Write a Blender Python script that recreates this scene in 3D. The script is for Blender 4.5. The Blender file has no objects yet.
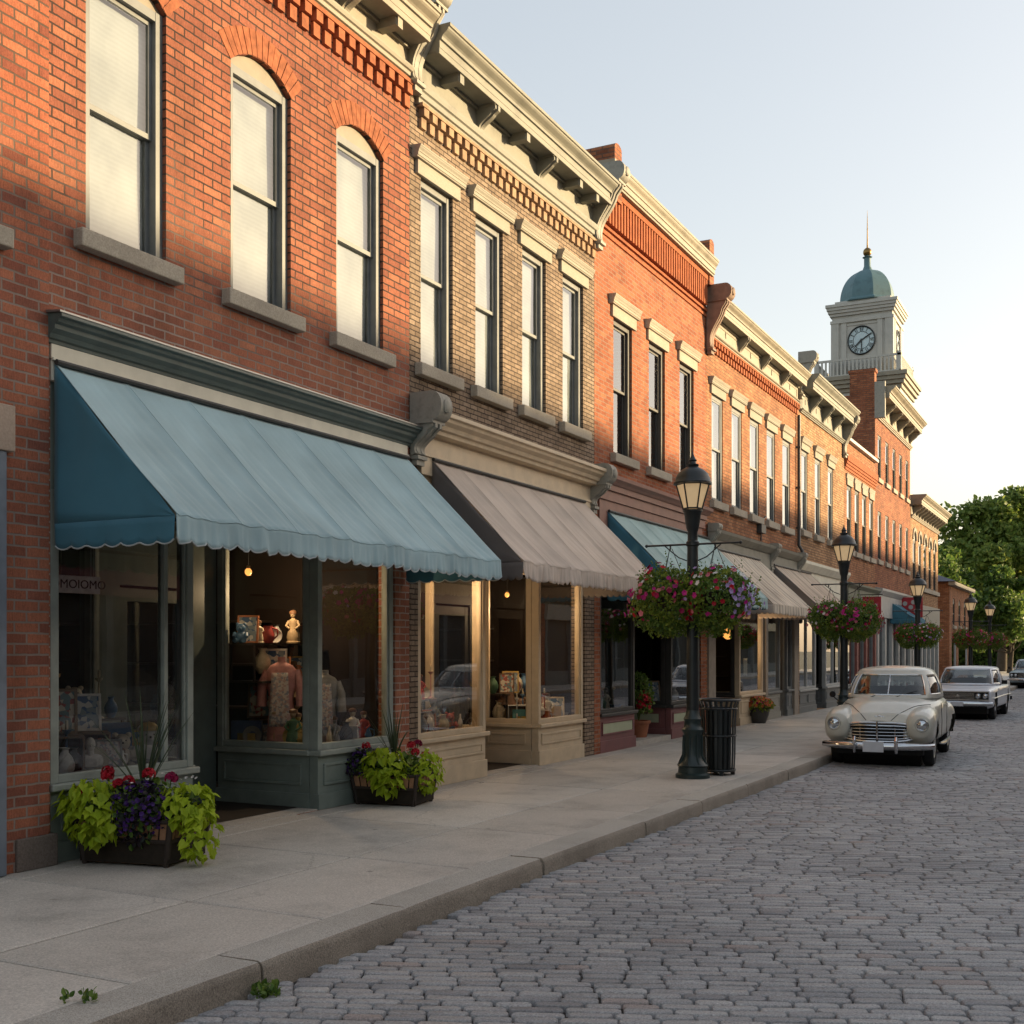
import bpy, math, random
from mathutils import Vector, Matrix, noise as mn
R = math.radians
sc = bpy.context.scene
COL = sc.collection
rnd = random.Random(7)

# ------------------------------------------------------------------ camera, sky, sun, exposure
CAMX, CAMZ = 7.72, 1.9
cam = bpy.data.cameras.new('camera')
cam.sensor_width = 36.0
cam.lens = 1168 / 1024 * 36
cam.shift_y = 138 / 1024
cam.clip_start = 0.1
cam.clip_end = 3000
co = bpy.data.objects.new('camera', cam)
co.location = (CAMX, 0, CAMZ)
co.rotation_euler = (R(90), 0, math.atan(603 / 1168))
COL.objects.link(co)
sc.camera = co

SKY_GAIN = 0.57
SUN_EL, SUN_AZ = 8.0, 38.0          # azimuth measured from +X (across the street) towards +Y (down the street)
w = bpy.data.worlds.new('World')
sc.world = w
w.use_nodes = True
nt = w.node_tree
bg = nt.nodes['Background']
sky = nt.nodes.new('ShaderNodeTexSky')
sky.sky_type = 'NISHITA'
sky.sun_disc = False
sky.sun_elevation = R(SUN_EL)
sky.sun_rotation = R(90 - SUN_AZ)
sky.air_density = 1.0
sky.dust_density = 2.6
sky.ozone_density = 1.6
hsv = nt.nodes.new('ShaderNodeHueSaturation')
hsv.inputs['Saturation'].default_value = 0.85
nt.links.new(sky.outputs[0], hsv.inputs['Color'])
gam = nt.nodes.new('ShaderNodeGamma')          # hazy evening air: evens the sky out
gam.inputs[1].default_value = 0.60
nt.links.new(hsv.outputs[0], gam.inputs[0])
scl = nt.nodes.new('ShaderNodeVectorMath'); scl.operation = 'MULTIPLY'
scl.inputs[1].default_value = (SKY_GAIN * 1.06, SKY_GAIN * 0.965, SKY_GAIN * 0.885)
nt.links.new(gam.outputs[0], scl.inputs[0])
nt.links.new(scl.outputs[0], bg.inputs[0])
bg.inputs[1].default_value = 0.15
sl = bpy.data.lights.new('sun', 'SUN')
sl.energy = 2.0
sl.angle = R(1.6)
sl.color = (0.72, 0.54, 0.30)
so = bpy.data.objects.new('sun', sl)
sd = Vector((math.cos(R(SUN_EL)) * math.cos(R(SUN_AZ)), math.cos(R(SUN_EL)) * math.sin(R(SUN_AZ)), math.sin(R(SUN_EL))))
so.rotation_euler = sd.to_track_quat('Z', 'Y').to_euler()
so.location = sd * 80
COL.objects.link(so)
sc.view_settings.view_transform = 'Standard'
sc.view_settings.look = 'None'
sc.view_settings.exposure = 2.88
sc.view_settings.gamma = 1
sc.render.engine = 'CYCLES'
sc.cycles.max_bounces = 8
sc.cycles.transparent_max_bounces = 16
sc.cycles.sample_clamp_indirect = 6

# ------------------------------------------------------------------ node helpers and materials
def mat(name):
    m = bpy.data.materials.new(name)
    m.use_nodes = True
    n = m.node_tree
    b = n.nodes['Principled BSDF']
    return m, n, b

def nd(n, t, **k):
    x = n.nodes.new('ShaderNode' + t)
    for a, v in k.items():
        if a[0] == 'i' and a[1:].isdigit():
            x.inputs[int(a[1:])].default_value = v
        elif a.startswith('in_'):
            x.inputs[a[3:].replace('_', ' ')].default_value = v
        else:
            setattr(x, a, v)
    return x

def c4(c):
    return (c[0], c[1], c[2], 1)

def ramp(n, stops, interp='LINEAR'):
    r = n.nodes.new('ShaderNodeValToRGB')
    r.color_ramp.interpolation = interp
    e = r.color_ramp.elements
    while len(e) < len(stops):
        e.new(0.5)
    for i, (p, c) in enumerate(stops):
        e[i].position = p
        e[i].color = c4(c) if not isinstance(c, (int, float)) else (c, c, c, 1)
    return r

def mixc(n, bt, fac, a, b):
    x = n.nodes.new('ShaderNodeMix')
    x.data_type = 'RGBA'
    x.blend_type = bt
    for s, v in ((0, fac), (6, a), (7, b)):
        if hasattr(v, 'links') or hasattr(v, 'is_linked'):
            n.links.new(v, x.inputs[s])
        elif s == 0:
            x.inputs[0].default_value = v
        else:
            x.inputs[s].default_value = c4(v)
    return x.outputs[2]

def mth(n, op, a, b=0.0, c=0.0):
    x = n.nodes.new('ShaderNodeMath')
    x.operation = op
    for i, v in enumerate((a, b, c)):
        if hasattr(v, 'is_linked'):
            n.links.new(v, x.inputs[i])
        else:
            x.inputs[i].default_value = v
    return x.outputs[0]

def bump(n, b, h, strength=0.3, dist=0.01, prev=None):
    x = n.nodes.new('ShaderNodeBump')
    x.inputs['Strength'].default_value = strength
    x.inputs['Distance'].default_value = dist
    n.links.new(h, x.inputs['Height'])
    if prev:
        n.links.new(prev, x.inputs['Normal'])
    n.links.new(x.outputs[0], b.inputs['Normal'])
    return x.outputs[0]

def brick_mat(name, cols, mortar, bw=0.25, bh=0.09, ms=0.011, seed=0.0, grime=0.35, light_mortar=None):
    """cols: four fired-clay colours dark to light, one drawn per brick"""
    cols = [tuple(min(.6, q * 1.32) for q in c) for c in cols]
    m, n, b = mat(name)
    L = n.links.new
    g = nd(n, 'NewGeometry')
    sp = nd(n, 'SeparateXYZ'); L(g.outputs['Position'], sp.inputs[0])
    sn = nd(n, 'SeparateXYZ'); L(g.outputs['True Normal'], sn.inputs[0])
    side = mth(n, 'GREATER_THAN', mth(n, 'ABSOLUTE', sn.outputs[1]), 0.6)
    u = mth(n, 'ADD', mth(n, 'MULTIPLY', sp.outputs[0], side), mth(n, 'MULTIPLY', sp.outputs[1], mth(n, 'SUBTRACT', 1.0, side)))
    wob = nd(n, 'TexNoise', in_Scale=9.0, in_Detail=2.0); L(g.outputs['Position'], wob.inputs['Vector'])
    wv = mth(n, 'MULTIPLY', mth(n, 'SUBTRACT', wob.outputs[0], 0.5), 0.014)
    cb = nd(n, 'CombineXYZ')
    L(mth(n, 'ADD', mth(n, 'ADD', u, seed), wv), cb.inputs[0])
    L(mth(n, 'ADD', sp.outputs[2], mth(n, 'ADD', wv, 0.03)), cb.inputs[1])
    bt = nd(n, 'TexBrick')
    bt.offset = 0.5
    L(cb.outputs[0], bt.inputs['Vector'])
    for k, v in (('Color1', (0, 0, 0, 1)), ('Color2', (1, 1, 1, 1)), ('Mortar', (0.5, 0.5, 0.5, 1)), ('Scale', 1.0), ('Mortar Size', ms), ('Mortar Smooth', 0.25), ('Bias', 0.0), ('Brick Width', bw), ('Row Height', bh)):
        bt.inputs[k].default_value = v
    rp = ramp(n, [(0.0, cols[0]), (0.3, cols[1]), (0.68, cols[2]), (1.0, cols[3])])
    L(bt.outputs[0], rp.inputs[0])
    fine = nd(n, 'TexNoise', in_Scale=70.0, in_Detail=6.0, in_Roughness=0.7); L(g.outputs['Position'], fine.inputs['Vector'])
    fr = ramp(n, [(0.25, 0.62), (0.75, 1.25)]); L(fine.outputs[0], fr.inputs[0])
    big = nd(n, 'TexNoise', in_Scale=0.9, in_Detail=5.0, in_Roughness=0.65); L(g.outputs['Position'], big.inputs['Vector'])
    br = ramp(n, [(0.3, 1 - grime), (0.7, 1.12)]); L(big.outputs[0], br.inputs[0])
    c = mixc(n, 'MULTIPLY', 1.0, rp.outputs[0], fr.outputs[0])
    sv = nd(n, 'CombineXYZ'); L(mth(n, 'MULTIPLY', u, 85.0), sv.inputs[0]); L(mth(n, 'MULTIPLY', sp.outputs[2], 14.0), sv.inputs[1])
    sc2_ = nd(n, 'TexNoise', in_Scale=1.0, in_Detail=5.0, in_Roughness=0.7); L(sv.outputs[0], sc2_.inputs['Vector'])
    sr2 = ramp(n, [(0.3, 0.58), (0.52, 1.0), (0.72, 1.4)]); L(sc2_.outputs[0], sr2.inputs[0])
    c = mixc(n, 'MULTIPLY', 0.8, c, sr2.outputs[0])
    mo = mixc(n, 'MULTIPLY', 0.6, mortar, fr.outputs[0])
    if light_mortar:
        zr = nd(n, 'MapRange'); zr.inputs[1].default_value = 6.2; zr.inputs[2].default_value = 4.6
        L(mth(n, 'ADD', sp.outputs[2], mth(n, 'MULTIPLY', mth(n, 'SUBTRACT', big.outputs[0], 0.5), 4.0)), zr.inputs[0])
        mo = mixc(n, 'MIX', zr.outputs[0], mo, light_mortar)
        c = mixc(n, 'MIX', mth(n, 'MULTIPLY', zr.outputs[0], 0.10), c, (0.62, 0.36, 0.26))      # brightness painted into the lower brick, lifting the shaded part of the wall
    c = mixc(n, 'MIX', bt.outputs['Fac'], c, mo)
    c = mixc(n, 'MULTIPLY', 1.0, c, br.outputs[0])
    # rain streaks
    stv = nd(n, 'CombineXYZ'); L(mth(n, 'MULTIPLY', u, 5.0), stv.inputs[0]); L(mth(n, 'MULTIPLY', sp.outputs[2], 0.35), stv.inputs[1])
    st = nd(n, 'TexNoise', in_Scale=1.0, in_Detail=4.0); L(stv.outputs[0], st.inputs['Vector'])
    sr = ramp(n, [(0.42, 1.0), (0.75, 0.68)]); L(st.outputs[0], sr.inputs[0])
    c = mixc(n, 'MULTIPLY', 0.7, c, sr.outputs[0])
    L(c, b.inputs['Base Color'])
    b.inputs['Roughness'].default_value = 0.88
    b.inputs['Specular IOR Level'].default_value = 0.25
    h = mth(n, 'ADD', mth(n, 'MULTIPLY', mth(n, 'SUBTRACT', 1.0, bt.outputs['Fac']), 1.0), mth(n, 'MULTIPLY', fine.outputs[0], 0.45))
    bump(n, b, h, 0.7, 0.008)
    return m

def plain(name, col, rough=0.6, var=0.18, scale=6.0, bmp=0.08, metal=0.0, spec=0.4, coat=0.0, fine=60.0, dirt=None, dist=0.004):
    m, n, b = mat(name)
    L = n.links.new
    tc = nd(n, 'TexCoord')
    a = nd(n, 'TexNoise', in_Scale=scale, in_Detail=6.0, in_Roughness=0.6); L(tc.outputs['Object'], a.inputs['Vector'])
    r = ramp(n, [(0.3, 1 - var), (0.7, 1 + var * 0.7)]); L(a.outputs[0], r.inputs[0])
    c = mixc(n, 'MULTIPLY', 1.0, col, r.outputs[0])
    f = nd(n, 'TexNoise', in_Scale=fine, in_Detail=4.0); L(tc.outputs['Object'], f.inputs['Vector'])
    if dirt:
        dr = ramp(n, [(0.5, 0.0), (0.72, 1.0)]); L(a.outputs[0], dr.inputs[0])
        c = mixc(n, 'MIX', mth(n, 'MULTIPLY', dr.outputs[0], 0.6), c, dirt)
    L(c, b.inputs['Base Color'])
    rr = nd(n, 'MapRange'); rr.inputs[3].default_value = rough - 0.08; rr.inputs[4].default_value = min(1, rough + 0.1)
    L(a.outputs[0], rr.inputs[0]); L(rr.outputs[0], b.inputs['Roughness'])
    b.inputs['Metallic'].default_value = metal
    b.inputs['Specular IOR Level'].default_value = spec
    b.inputs['Coat Weight'].default_value = coat
    b.inputs['Coat Roughness'].default_value = 0.08
    if bmp:
        bump(n, b, f.outputs[0], bmp, dist)
    return m

def stone_mat(name, col, speck=0.35, scale=90.0, dirt=(0.09, 0.08, 0.065), dirt_amt=0.5, rough=0.9, bmp=0.35):
    m, n, b = mat(name)
    L = n.links.new
    g = nd(n, 'NewGeometry')
    f = nd(n, 'TexNoise', in_Scale=scale, in_Detail=5.0, in_Roughness=0.75); L(g.outputs['Position'], f.inputs['Vector'])
    r = ramp(n, [(0.32, 1 - speck), (0.5, 1.0), (0.68, 1 + speck)]); L(f.outputs[0], r.inputs[0])
    c = mixc(n, 'MULTIPLY', 1.0, col, r.outputs[0])
    a = nd(n, 'TexNoise', in_Scale=1.1, in_Detail=8.0, in_Roughness=0.68); L(g.outputs['Position'], a.inputs['Vector'])
    dr = ramp(n, [(0.45, 0.0), (0.8, 1.0)]); L(a.outputs[0], dr.inputs[0])
    c = mixc(n, 'MIX', mth(n, 'MULTIPLY', dr.outputs[0], dirt_amt), c, dirt)
    L(c, b.inputs['Base Color'])
    b.inputs['Roughness'].default_value = rough
    b.inputs['Specular IOR Level'].default_value = 0.3
    bump(n, b, f.outputs[0], bmp, 0.006)
    return m

def fabric_mat(name, col, streak=0.02, stripes=None, weave=True):
    m, n, b = mat(name)
    L = n.links.new
    g = nd(n, 'NewGeometry')
    sp = nd(n, 'SeparateXYZ'); L(g.outputs['Position'], sp.inputs[0])
    v = nd(n, 'CombineXYZ'); L(mth(n, 'MULTIPLY', sp.outputs[1], 9.0), v.inputs[0]); L(mth(n, 'MULTIPLY', sp.outputs[2], 0.7), v.inputs[1]); L(mth(n, 'MULTIPLY', sp.outputs[0], 0.7), v.inputs[2])
    a = nd(n, 'TexNoise', in_Scale=1.0, in_Detail=5.0); L(v.outputs[0], a.inputs['Vector'])
    r = ramp(n, [(0.3, 1 - streak), (0.7, 1 + streak)]); L(a.outputs[0], r.inputs[0])
    base = col
    if stripes:
        s = mth(n, 'FRACT', mth(n, 'MULTIPLY', sp.outputs[1], 1 / stripes[1]))
        base = mixc(n, 'MIX', mth(n, 'GREATER_THAN', s, stripes[2]), col, stripes[0])
    c = mixc(n, 'MULTIPLY', 1.0, base, r.outputs[0])
    big = nd(n, 'TexNoise', in_Scale=1.3, in_Detail=6.0); L(g.outputs['Position'], big.inputs['Vector'])
    br = ramp(n, [(0.35, 0.84), (0.65, 1.08)]); L(big.outputs[0], br.inputs[0])
    c = mixc(n, 'MULTIPLY', 1.0, c, br.outputs[0])
    L(c, b.inputs['Base Color'])
    b.inputs['Roughness'].default_value = 0.85
    b.inputs['Specular IOR Level'].default_value = 0.2
    b.inputs['Sheen Weight'].default_value = 0.15
    wv = nd(n, 'TexNoise', in_Scale=260.0, in_Detail=2.0); L(g.outputs['Position'], wv.inputs['Vector'])
    p = bump(n, b, wv.outputs[0], 0.25, 0.003)
    bump(n, b, a.outputs[0], 0.08, 0.012, p)
    return m

def glass_mat(name, tint=(1, 1, 1), boost=1.6, rough=0.0, wavy=0.15, base=0.0):
    m = bpy.data.materials.new(name)
    m.use_nodes = True
    n = m.node_tree
    n.nodes.remove(n.nodes['Principled BSDF'])
    L = n.links.new
    out = n.nodes['Material Output']
    t = nd(n, 'BsdfTransparent'); t.inputs[0].default_value = c4(tint)
    gl = nd(n, 'BsdfGlossy'); gl.inputs['Roughness'].default_value = rough
    fr = nd(n, 'Fresnel'); fr.inputs[0].default_value = 1.5
    g = nd(n, 'NewGeometry')
    if wavy:
        no = nd(n, 'TexNoise', in_Scale=1.4, in_Detail=1.0); L(g.outputs['Position'], no.inputs['Vector'])
        bp = nd(n, 'Bump'); bp.inputs['Strength'].default_value = wavy; bp.inputs['Distance'].default_value = 0.02
        L(no.outputs[0], bp.inputs['Height']); L(bp.outputs[0], gl.inputs['Normal'])
    f = mth(n, 'MINIMUM', mth(n, 'ADD', mth(n, 'MULTIPLY', fr.outputs[0], boost), base), 0.9)
    mx = nd(n, 'MixShader'); L(f, mx.inputs[0]); L(t.outputs[0], mx.inputs[1]); L(gl.outputs[0], mx.inputs[2])
    L(mx.outputs[0], out.inputs[0])
    return m

def leaf_mat(name, cols, trans=0.35, rough=0.5):
    m, n, b = mat(name)
    L = n.links.new
    g = nd(n, 'NewGeometry')
    r = ramp(n, [(i / (len(cols) - 1), c) for i, c in enumerate(cols)])
    L(g.outputs['Random Per Island'], r.inputs[0])
    L(r.outputs[0], b.inputs['Base Color'])
    b.inputs['Roughness'].default_value = rough
    b.inputs['Specular IOR Level'].default_value = 0.3
    tr = nd(n, 'BsdfTranslucent'); L(r.outputs[0], tr.inputs[0])
    mx = nd(n, 'MixShader'); mx.inputs[0].default_value = trans
    L(b.outputs[0], mx.inputs[1]); L(tr.outputs[0], mx.inputs[2])
    L(mx.outputs[0], n.nodes['Material Output'].inputs[0])
    return m

def emit_mat(name, col, s):
    m, n, b = mat(name)
    b.inputs['Base Color'].default_value = c4(col)
    b.inputs['Emission Color'].default_value = c4(col)
    b.inputs['Emission Strength'].default_value = s
    return m

M = {}
RED = [(0.205, 0.068, 0.042), (0.245, 0.083, 0.048), (0.275, 0.098, 0.054), (0.31, 0.12, 0.066)]
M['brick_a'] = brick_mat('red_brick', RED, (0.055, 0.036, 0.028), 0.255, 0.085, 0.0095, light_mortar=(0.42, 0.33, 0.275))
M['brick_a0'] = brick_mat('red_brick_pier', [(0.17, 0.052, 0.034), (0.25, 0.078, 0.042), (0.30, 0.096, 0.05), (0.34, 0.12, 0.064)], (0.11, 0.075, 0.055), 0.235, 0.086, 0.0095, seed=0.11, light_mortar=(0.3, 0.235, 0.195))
M['brick_b'] = brick_mat('tan_brick', [(0.165, 0.118, 0.083), (0.20, 0.145, 0.10), (0.23, 0.168, 0.118), (0.265, 0.198, 0.142)], (0.05, 0.036, 0.03), 0.2, 0.064, 0.008, seed=0.07, grime=0.25)
M['brick_c'] = brick_mat('orange_brick', [(0.215, 0.062, 0.028), (0.265, 0.08, 0.036), (0.31, 0.099, 0.044), (0.35, 0.125, 0.058)], (0.30, 0.19, 0.135), 0.22, 0.074, 0.010, seed=0.13, grime=0.22)
M['brick_d'] = brick_mat('amber_brick', [(0.24, 0.095, 0.045), (0.30, 0.122, 0.056), (0.345, 0.15, 0.07), (0.39, 0.18, 0.09)], (0.20, 0.12, 0.08), 0.22, 0.074, 0.010, seed=0.03)
M['brick_e'] = brick_mat('buff_brick', [(0.24, 0.125, 0.06), (0.32, 0.175, 0.085), (0.37, 0.21, 0.105), (0.42, 0.25, 0.135)], (0.17, 0.11, 0.08), 0.22, 0.074, 0.010, seed=0.17)
M['brick_f'] = brick_mat('russet_brick', [(0.19, 0.066, 0.034), (0.26, 0.09, 0.044), (0.31, 0.112, 0.052), (0.35, 0.14, 0.066)], (0.17, 0.10, 0.075), 0.22, 0.074, 0.010, seed=0.2)
M['arch_brick'] = plain('rubbed_arch_brick', (0.30, 0.105, 0.052), 0.9, 0.4, 9.0, 0.4, spec=0.2)
M['brick_trim'] = plain('corbelled_brick', (0.33, 0.115, 0.056), 0.9, 0.35, 7.0, 0.4, spec=0.2)
M['brick_trim_tan'] = plain('corbelled_tan_brick', (0.35, 0.235, 0.15), 0.9, 0.35, 7.0, 0.4, spec=0.2)
M['brick_trim_or'] = plain('corbelled_orange_brick', (0.34, 0.11, 0.05), 0.9, 0.3, 7.0, 0.4, spec=0.2)
M['sill'] = stone_mat('limestone', (0.40, 0.355, 0.285), 0.25, 60.0, dirt_amt=0.45)
M['lintel'] = stone_mat('pale_limestone', (0.34, 0.315, 0.26), 0.12, 40.0, dirt_amt=0.25)
M['cornice_cream'] = plain('cream_cornice_paint', (0.29, 0.26, 0.2), 0.6, 0.3, 2.0, 0.12, dirt=(0.15, 0.125, 0.09))
M['cornice_grey'] = plain('weathered_cornice_paint', (0.235, 0.23, 0.19), 0.62, 0.35, 2.0, 0.15, dirt=(0.14, 0.13, 0.11))
M['console'] = plain('console_paint', (0.31, 0.295, 0.25), 0.6, 0.3, 8.0, 0.2, dirt=(0.1, 0.1, 0.09))
M['green'] = plain('sage_green_paint', (0.20, 0.24, 0.215), 0.45, 0.15, 4.0, 0.06)
M['green_dk'] = plain('dark_green_cornice_paint', (0.10, 0.13, 0.12), 0.4, 0.25, 3.0, 0.08)
M['cream'] = plain('cream_shop_paint', (0.58, 0.465, 0.32), 0.5, 0.14, 4.0, 0.06)
M['fascia_cream'] = plain('pale_fascia_paint', (0.66, 0.63, 0.52), 0.55, 0.14, 3.0, 0.06)
M['maroon'] = plain('maroon_paint', (0.19, 0.075, 0.075), 0.5, 0.15, 4.0, 0.06)
M['maroon_fascia'] = plain('faded_maroon_fascia', (0.29, 0.155, 0.12), 0.6, 0.2, 4.0, 0.06)
M['sage_panel'] = plain('pale_green_panel', (0.40, 0.43, 0.29), 0.5, 0.1, 4.0, 0.05)
M['frame'] = plain('grey_window_paint', (0.15, 0.16, 0.16), 0.45, 0.2, 5.0, 0.08)
M['frame_tan'] = plain('tan_window_paint', (0.21, 0.175, 0.125), 0.5, 0.2, 5.0, 0.08)
M['frame_dk'] = plain('dark_window_paint', (0.05, 0.048, 0.045), 0.45, 0.2, 5.0, 0.08)
M['frame_lt'] = plain('pale_window_paint', (0.42, 0.42, 0.40), 0.5, 0.15, 5.0, 0.08)
M['blind_old'] = plain('white_roller_blind', (0.62, 0.61, 0.58), 0.85, 0.05, 1.5, 0.1, spec=0.15, fine=120)
def blind_mat():
    m, n, b = mat('white_slatted_blind')
    tc = nd(n, 'TexCoord')
    wv = nd(n, 'TexWave', wave_type='BANDS', bands_direction='Z', in_Scale=7.0, in_Distortion=1.2, in_Detail=2.0); n.links.new(tc.outputs['Object'], wv.inputs['Vector'])
    no = nd(n, 'TexNoise', in_Scale=2.2, in_Detail=5.0); n.links.new(tc.outputs['Object'], no.inputs['Vector'])
    r = ramp(n, [(0.35, (0.34, 0.37, 0.39)), (0.65, (0.46, 0.49, 0.51))]); n.links.new(no.outputs[0], r.inputs[0])
    c = mixc(n, 'MULTIPLY', 0.06, r.outputs[0], wv.outputs[0]); n.links.new(c, b.inputs['Base Color'])
    b.inputs['Roughness'].default_value = .8
    bump(n, b, wv.outputs[0], .12, .006)
    return m
M['blind'] = blind_mat()
M['curtain'] = plain('pale_net_curtain', (0.5, 0.48, 0.45), 0.9, 0.15, 3.0, 0.1, spec=0.1)
M['pane'] = glass_mat('upper_window_glass', (0.94, 0.96, 0.95), 2.6, 0.0, 0.12)
M['pane_shop'] = glass_mat('shop_window_glass', (0.95, 0.96, 0.95), 2.4, 0.0, 0.05, 0.02)
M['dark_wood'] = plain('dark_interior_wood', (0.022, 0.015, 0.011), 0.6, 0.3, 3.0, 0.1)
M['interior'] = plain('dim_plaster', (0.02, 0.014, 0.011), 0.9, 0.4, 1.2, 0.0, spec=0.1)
M['roof'] = plain('tar_roof', (0.06, 0.06, 0.06), 0.95, 0.2, 2.0, 0.2)
M['slate'] = plain('blue_slate', (0.075, 0.085, 0.12), 0.6, 0.3, 5.0, 0.3)
M['iron'] = plain('black_iron_paint', (0.013, 0.017, 0.018), 0.38, 0.3, 8.0, 0.25, spec=0.5, fine=40)
M['iron_green'] = plain('dark_green_iron_paint', (0.012, 0.026, 0.026), 0.38, 0.3, 8.0, 0.25, spec=0.5, fine=40)
M['lantern'] = plain('frosted_lantern_glass', (0.62, 0.50, 0.33), 0.3, 0.12, 3.0, 0.0, spec=0.6)
_b = M['lantern'].node_tree.nodes['Principled BSDF']; _b.inputs['Emission Color'].default_value = (1.0, 0.66, 0.32, 1); _b.inputs['Emission Strength'].default_value = 0.04
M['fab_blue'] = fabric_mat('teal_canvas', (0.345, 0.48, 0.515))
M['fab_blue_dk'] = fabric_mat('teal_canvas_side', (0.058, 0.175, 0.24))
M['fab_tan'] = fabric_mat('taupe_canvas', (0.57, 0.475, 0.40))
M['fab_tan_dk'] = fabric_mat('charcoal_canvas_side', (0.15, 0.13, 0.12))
M['fab_teal'] = fabric_mat('sea_green_canvas', (0.36, 0.49, 0.48))
M['fab_cream'] = fabric_mat('cream_striped_canvas', (0.66, 0.57, 0.46), stripes=((0.42, 0.35, 0.28), 0.24, 0.62))
M['fab_tan2'] = fabric_mat('sand_striped_canvas', (0.58, 0.47, 0.37), stripes=((0.46, 0.37, 0.29), 0.3, 0.6))
M['trim'] = plain('pale_awning_binding', (0.42, 0.45, 0.45), 0.8, 0.1)
M['concrete'] = None
M['metal'] = plain('zinc', (0.3, 0.3, 0.3), 0.4, 0.1, metal=0.8)
M['brass'] = plain('aged_brass', (0.25, 0.16, 0.06), 0.35, 0.2, metal=1.0)

# ------------------------------------------------------------------ mesh helpers
class MB:
    def __init__(s):
        s.v = []; s.f = []; s.m = []; s.s = []
    def add(s, vs, fs, mi=0, sm=False):
        o = len(s.v)
        s.v.extend([tuple(p) for p in vs])
        for f in fs:
            s.f.append([i + o for i in f]); s.m.append(mi); s.s.append(sm)
        return s
    def quad(s, a, b, c, d, mi=0):
        return s.add([a, b, c, d], [(0, 1, 2, 3)], mi)
    def box(s, x0, x1, y0, y1, z0, z1, mi=0):
        v = [(x, y, z) for x in (x0, x1) for y in (y0, y1) for z in (z0, z1)]
        return s.add(v, [(0, 1, 3, 2), (4, 6, 7, 5), (0, 4, 5, 1), (2, 3, 7, 6), (0, 2, 6, 4), (1, 5, 7, 3)], mi)
    def obox(s, p0, p1, s0, s1, t0, t1, z0, z1, mi=0):
        d = Vector((p1[0] - p0[0], p1[1] - p0[1])); d.normalize()
        n = Vector((d.y, -d.x))
        v = []
        for a in (s0, s1):
            for t in (t0, t1):
                q = Vector(p0) + d * a + n * t
                for z in (z0, z1):
                    v.append((q.x, q.y, z))
        return s.add(v, [(0, 1, 3, 2), (4, 6, 7, 5), (0, 4, 5, 1), (2, 3, 7, 6), (0, 2, 6, 4), (1, 5, 7, 3)], mi)
    def prism(s, poly, a0, a1, axis='y', mi=0, sm=False):
        """poly in the plane across axis: axis y -> (x,z); x -> (y,z); z -> (x,y)"""
        n = len(poly)
        def P(q, a):
            return (q[0], a, q[1]) if axis == 'y' else ((a, q[0], q[1]) if axis == 'x' else (q[0], q[1], a))
        v = [P(q, a0) for q in poly] + [P(q, a1) for q in poly]
        s.add(v, [(i, (i + 1) % n, (i + 1) % n + n, i + n) for i in range(n)], mi, sm)
        return s.add(v, [tuple(range(n - 1, -1, -1)), tuple(range(n, 2 * n))], mi)
    def lathe(s, prof, c=(0, 0, 0), seg=24, mi=0, sm=True, rot=0.0, squash=(1, 1)):
        v = []; f = []
        for (r, z) in prof:
            for k in range(seg):
                a = 2 * math.pi * k / seg + rot
                v.append((c[0] + r * math.cos(a) * squash[0], c[1] + r * math.sin(a) * squash[1], c[2] + z))
        for i in range(len(prof) - 1):
            for k in range(seg):
                k2 = (k + 1) % seg
                f.append((i * seg + k, i * seg + k2, (i + 1) * seg + k2, (i + 1) * seg + k))
        f.append(tuple(range(seg - 1, -1, -1)))
        f.append(tuple(range((len(prof) - 1) * seg, len(prof) * seg)))
        return s.add(v, f, mi, sm)
    def tube(s, pts, r, seg=8, mi=0, sm=True, close=False):
        pts = [Vector(p) for p in pts]
        rs = r if isinstance(r, (list, tuple)) else [r] * len(pts)
        v = []; n = len(pts)
        up = None
        for i, p in enumerate(pts):
            if close:
                t = pts[(i + 1) % n] - pts[(i - 1) % n]
            else:
                t = pts[min(i + 1, n - 1)] - pts[max(i - 1, 0)]
            if t.length < 1e-9:
                t = Vector((0, 0, 1))
            t.normalize()
            if up is None:
                up = Vector((0, 0, 1)) if abs(t.z) < 0.9 else Vector((1, 0, 0))
            a = t.cross(up)
            if a.length < 1e-6:
                a = t.cross(Vector((1, 0, 0)))
            a.normalize()
            b = a.cross(t); b.normalize(); up = b
            for k in range(seg):
                q = 2 * math.pi * k / seg
                v.append(p + (a * math.cos(q) + b * math.sin(q)) * rs[i])
        f = []
        for i in range(n if close else n - 1):
            j = (i + 1) % n
            for k in range(seg):
                k2 = (k + 1) % seg
                f.append((i * seg + k, i * seg + k2, j * seg + k2, j * seg + k))
        if not close:
            f.append(tuple(range(seg - 1, -1, -1))); f.append(tuple(range((n - 1) * seg, n * seg)))
        return s.add(v, f, mi, sm)
    def ball(s, c, r, mi=0, seg=16, rings=10, sq=(1, 1, 1)):
        v = []; f = []
        for i in range(1, rings):
            a = math.pi * i / rings
            for k in range(seg):
                b = 2 * math.pi * k / seg
                v.append((c[0] + r * sq[0] * math.sin(a) * math.cos(b), c[1] + r * sq[1] * math.sin(a) * math.sin(b), c[2] + r * sq[2] * math.cos(a)))
        t = len(v); v.append((c[0], c[1], c[2] + r * sq[2])); v.append((c[0], c[1], c[2] - r * sq[2]))
        for i in range(rings - 2):
            for k in range(seg):
                k2 = (k + 1) % seg
                f.append((i * seg + k, (i + 1) * seg + k, (i + 1) * seg + k2, i * seg + k2))
        for k in range(seg):
            k2 = (k + 1) % seg
            f.append((t, k, k2)); f.append((t + 1, (rings - 2) * seg + k2, (rings - 2) * seg + k))
        return s.add(v, f, mi, True)
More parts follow.
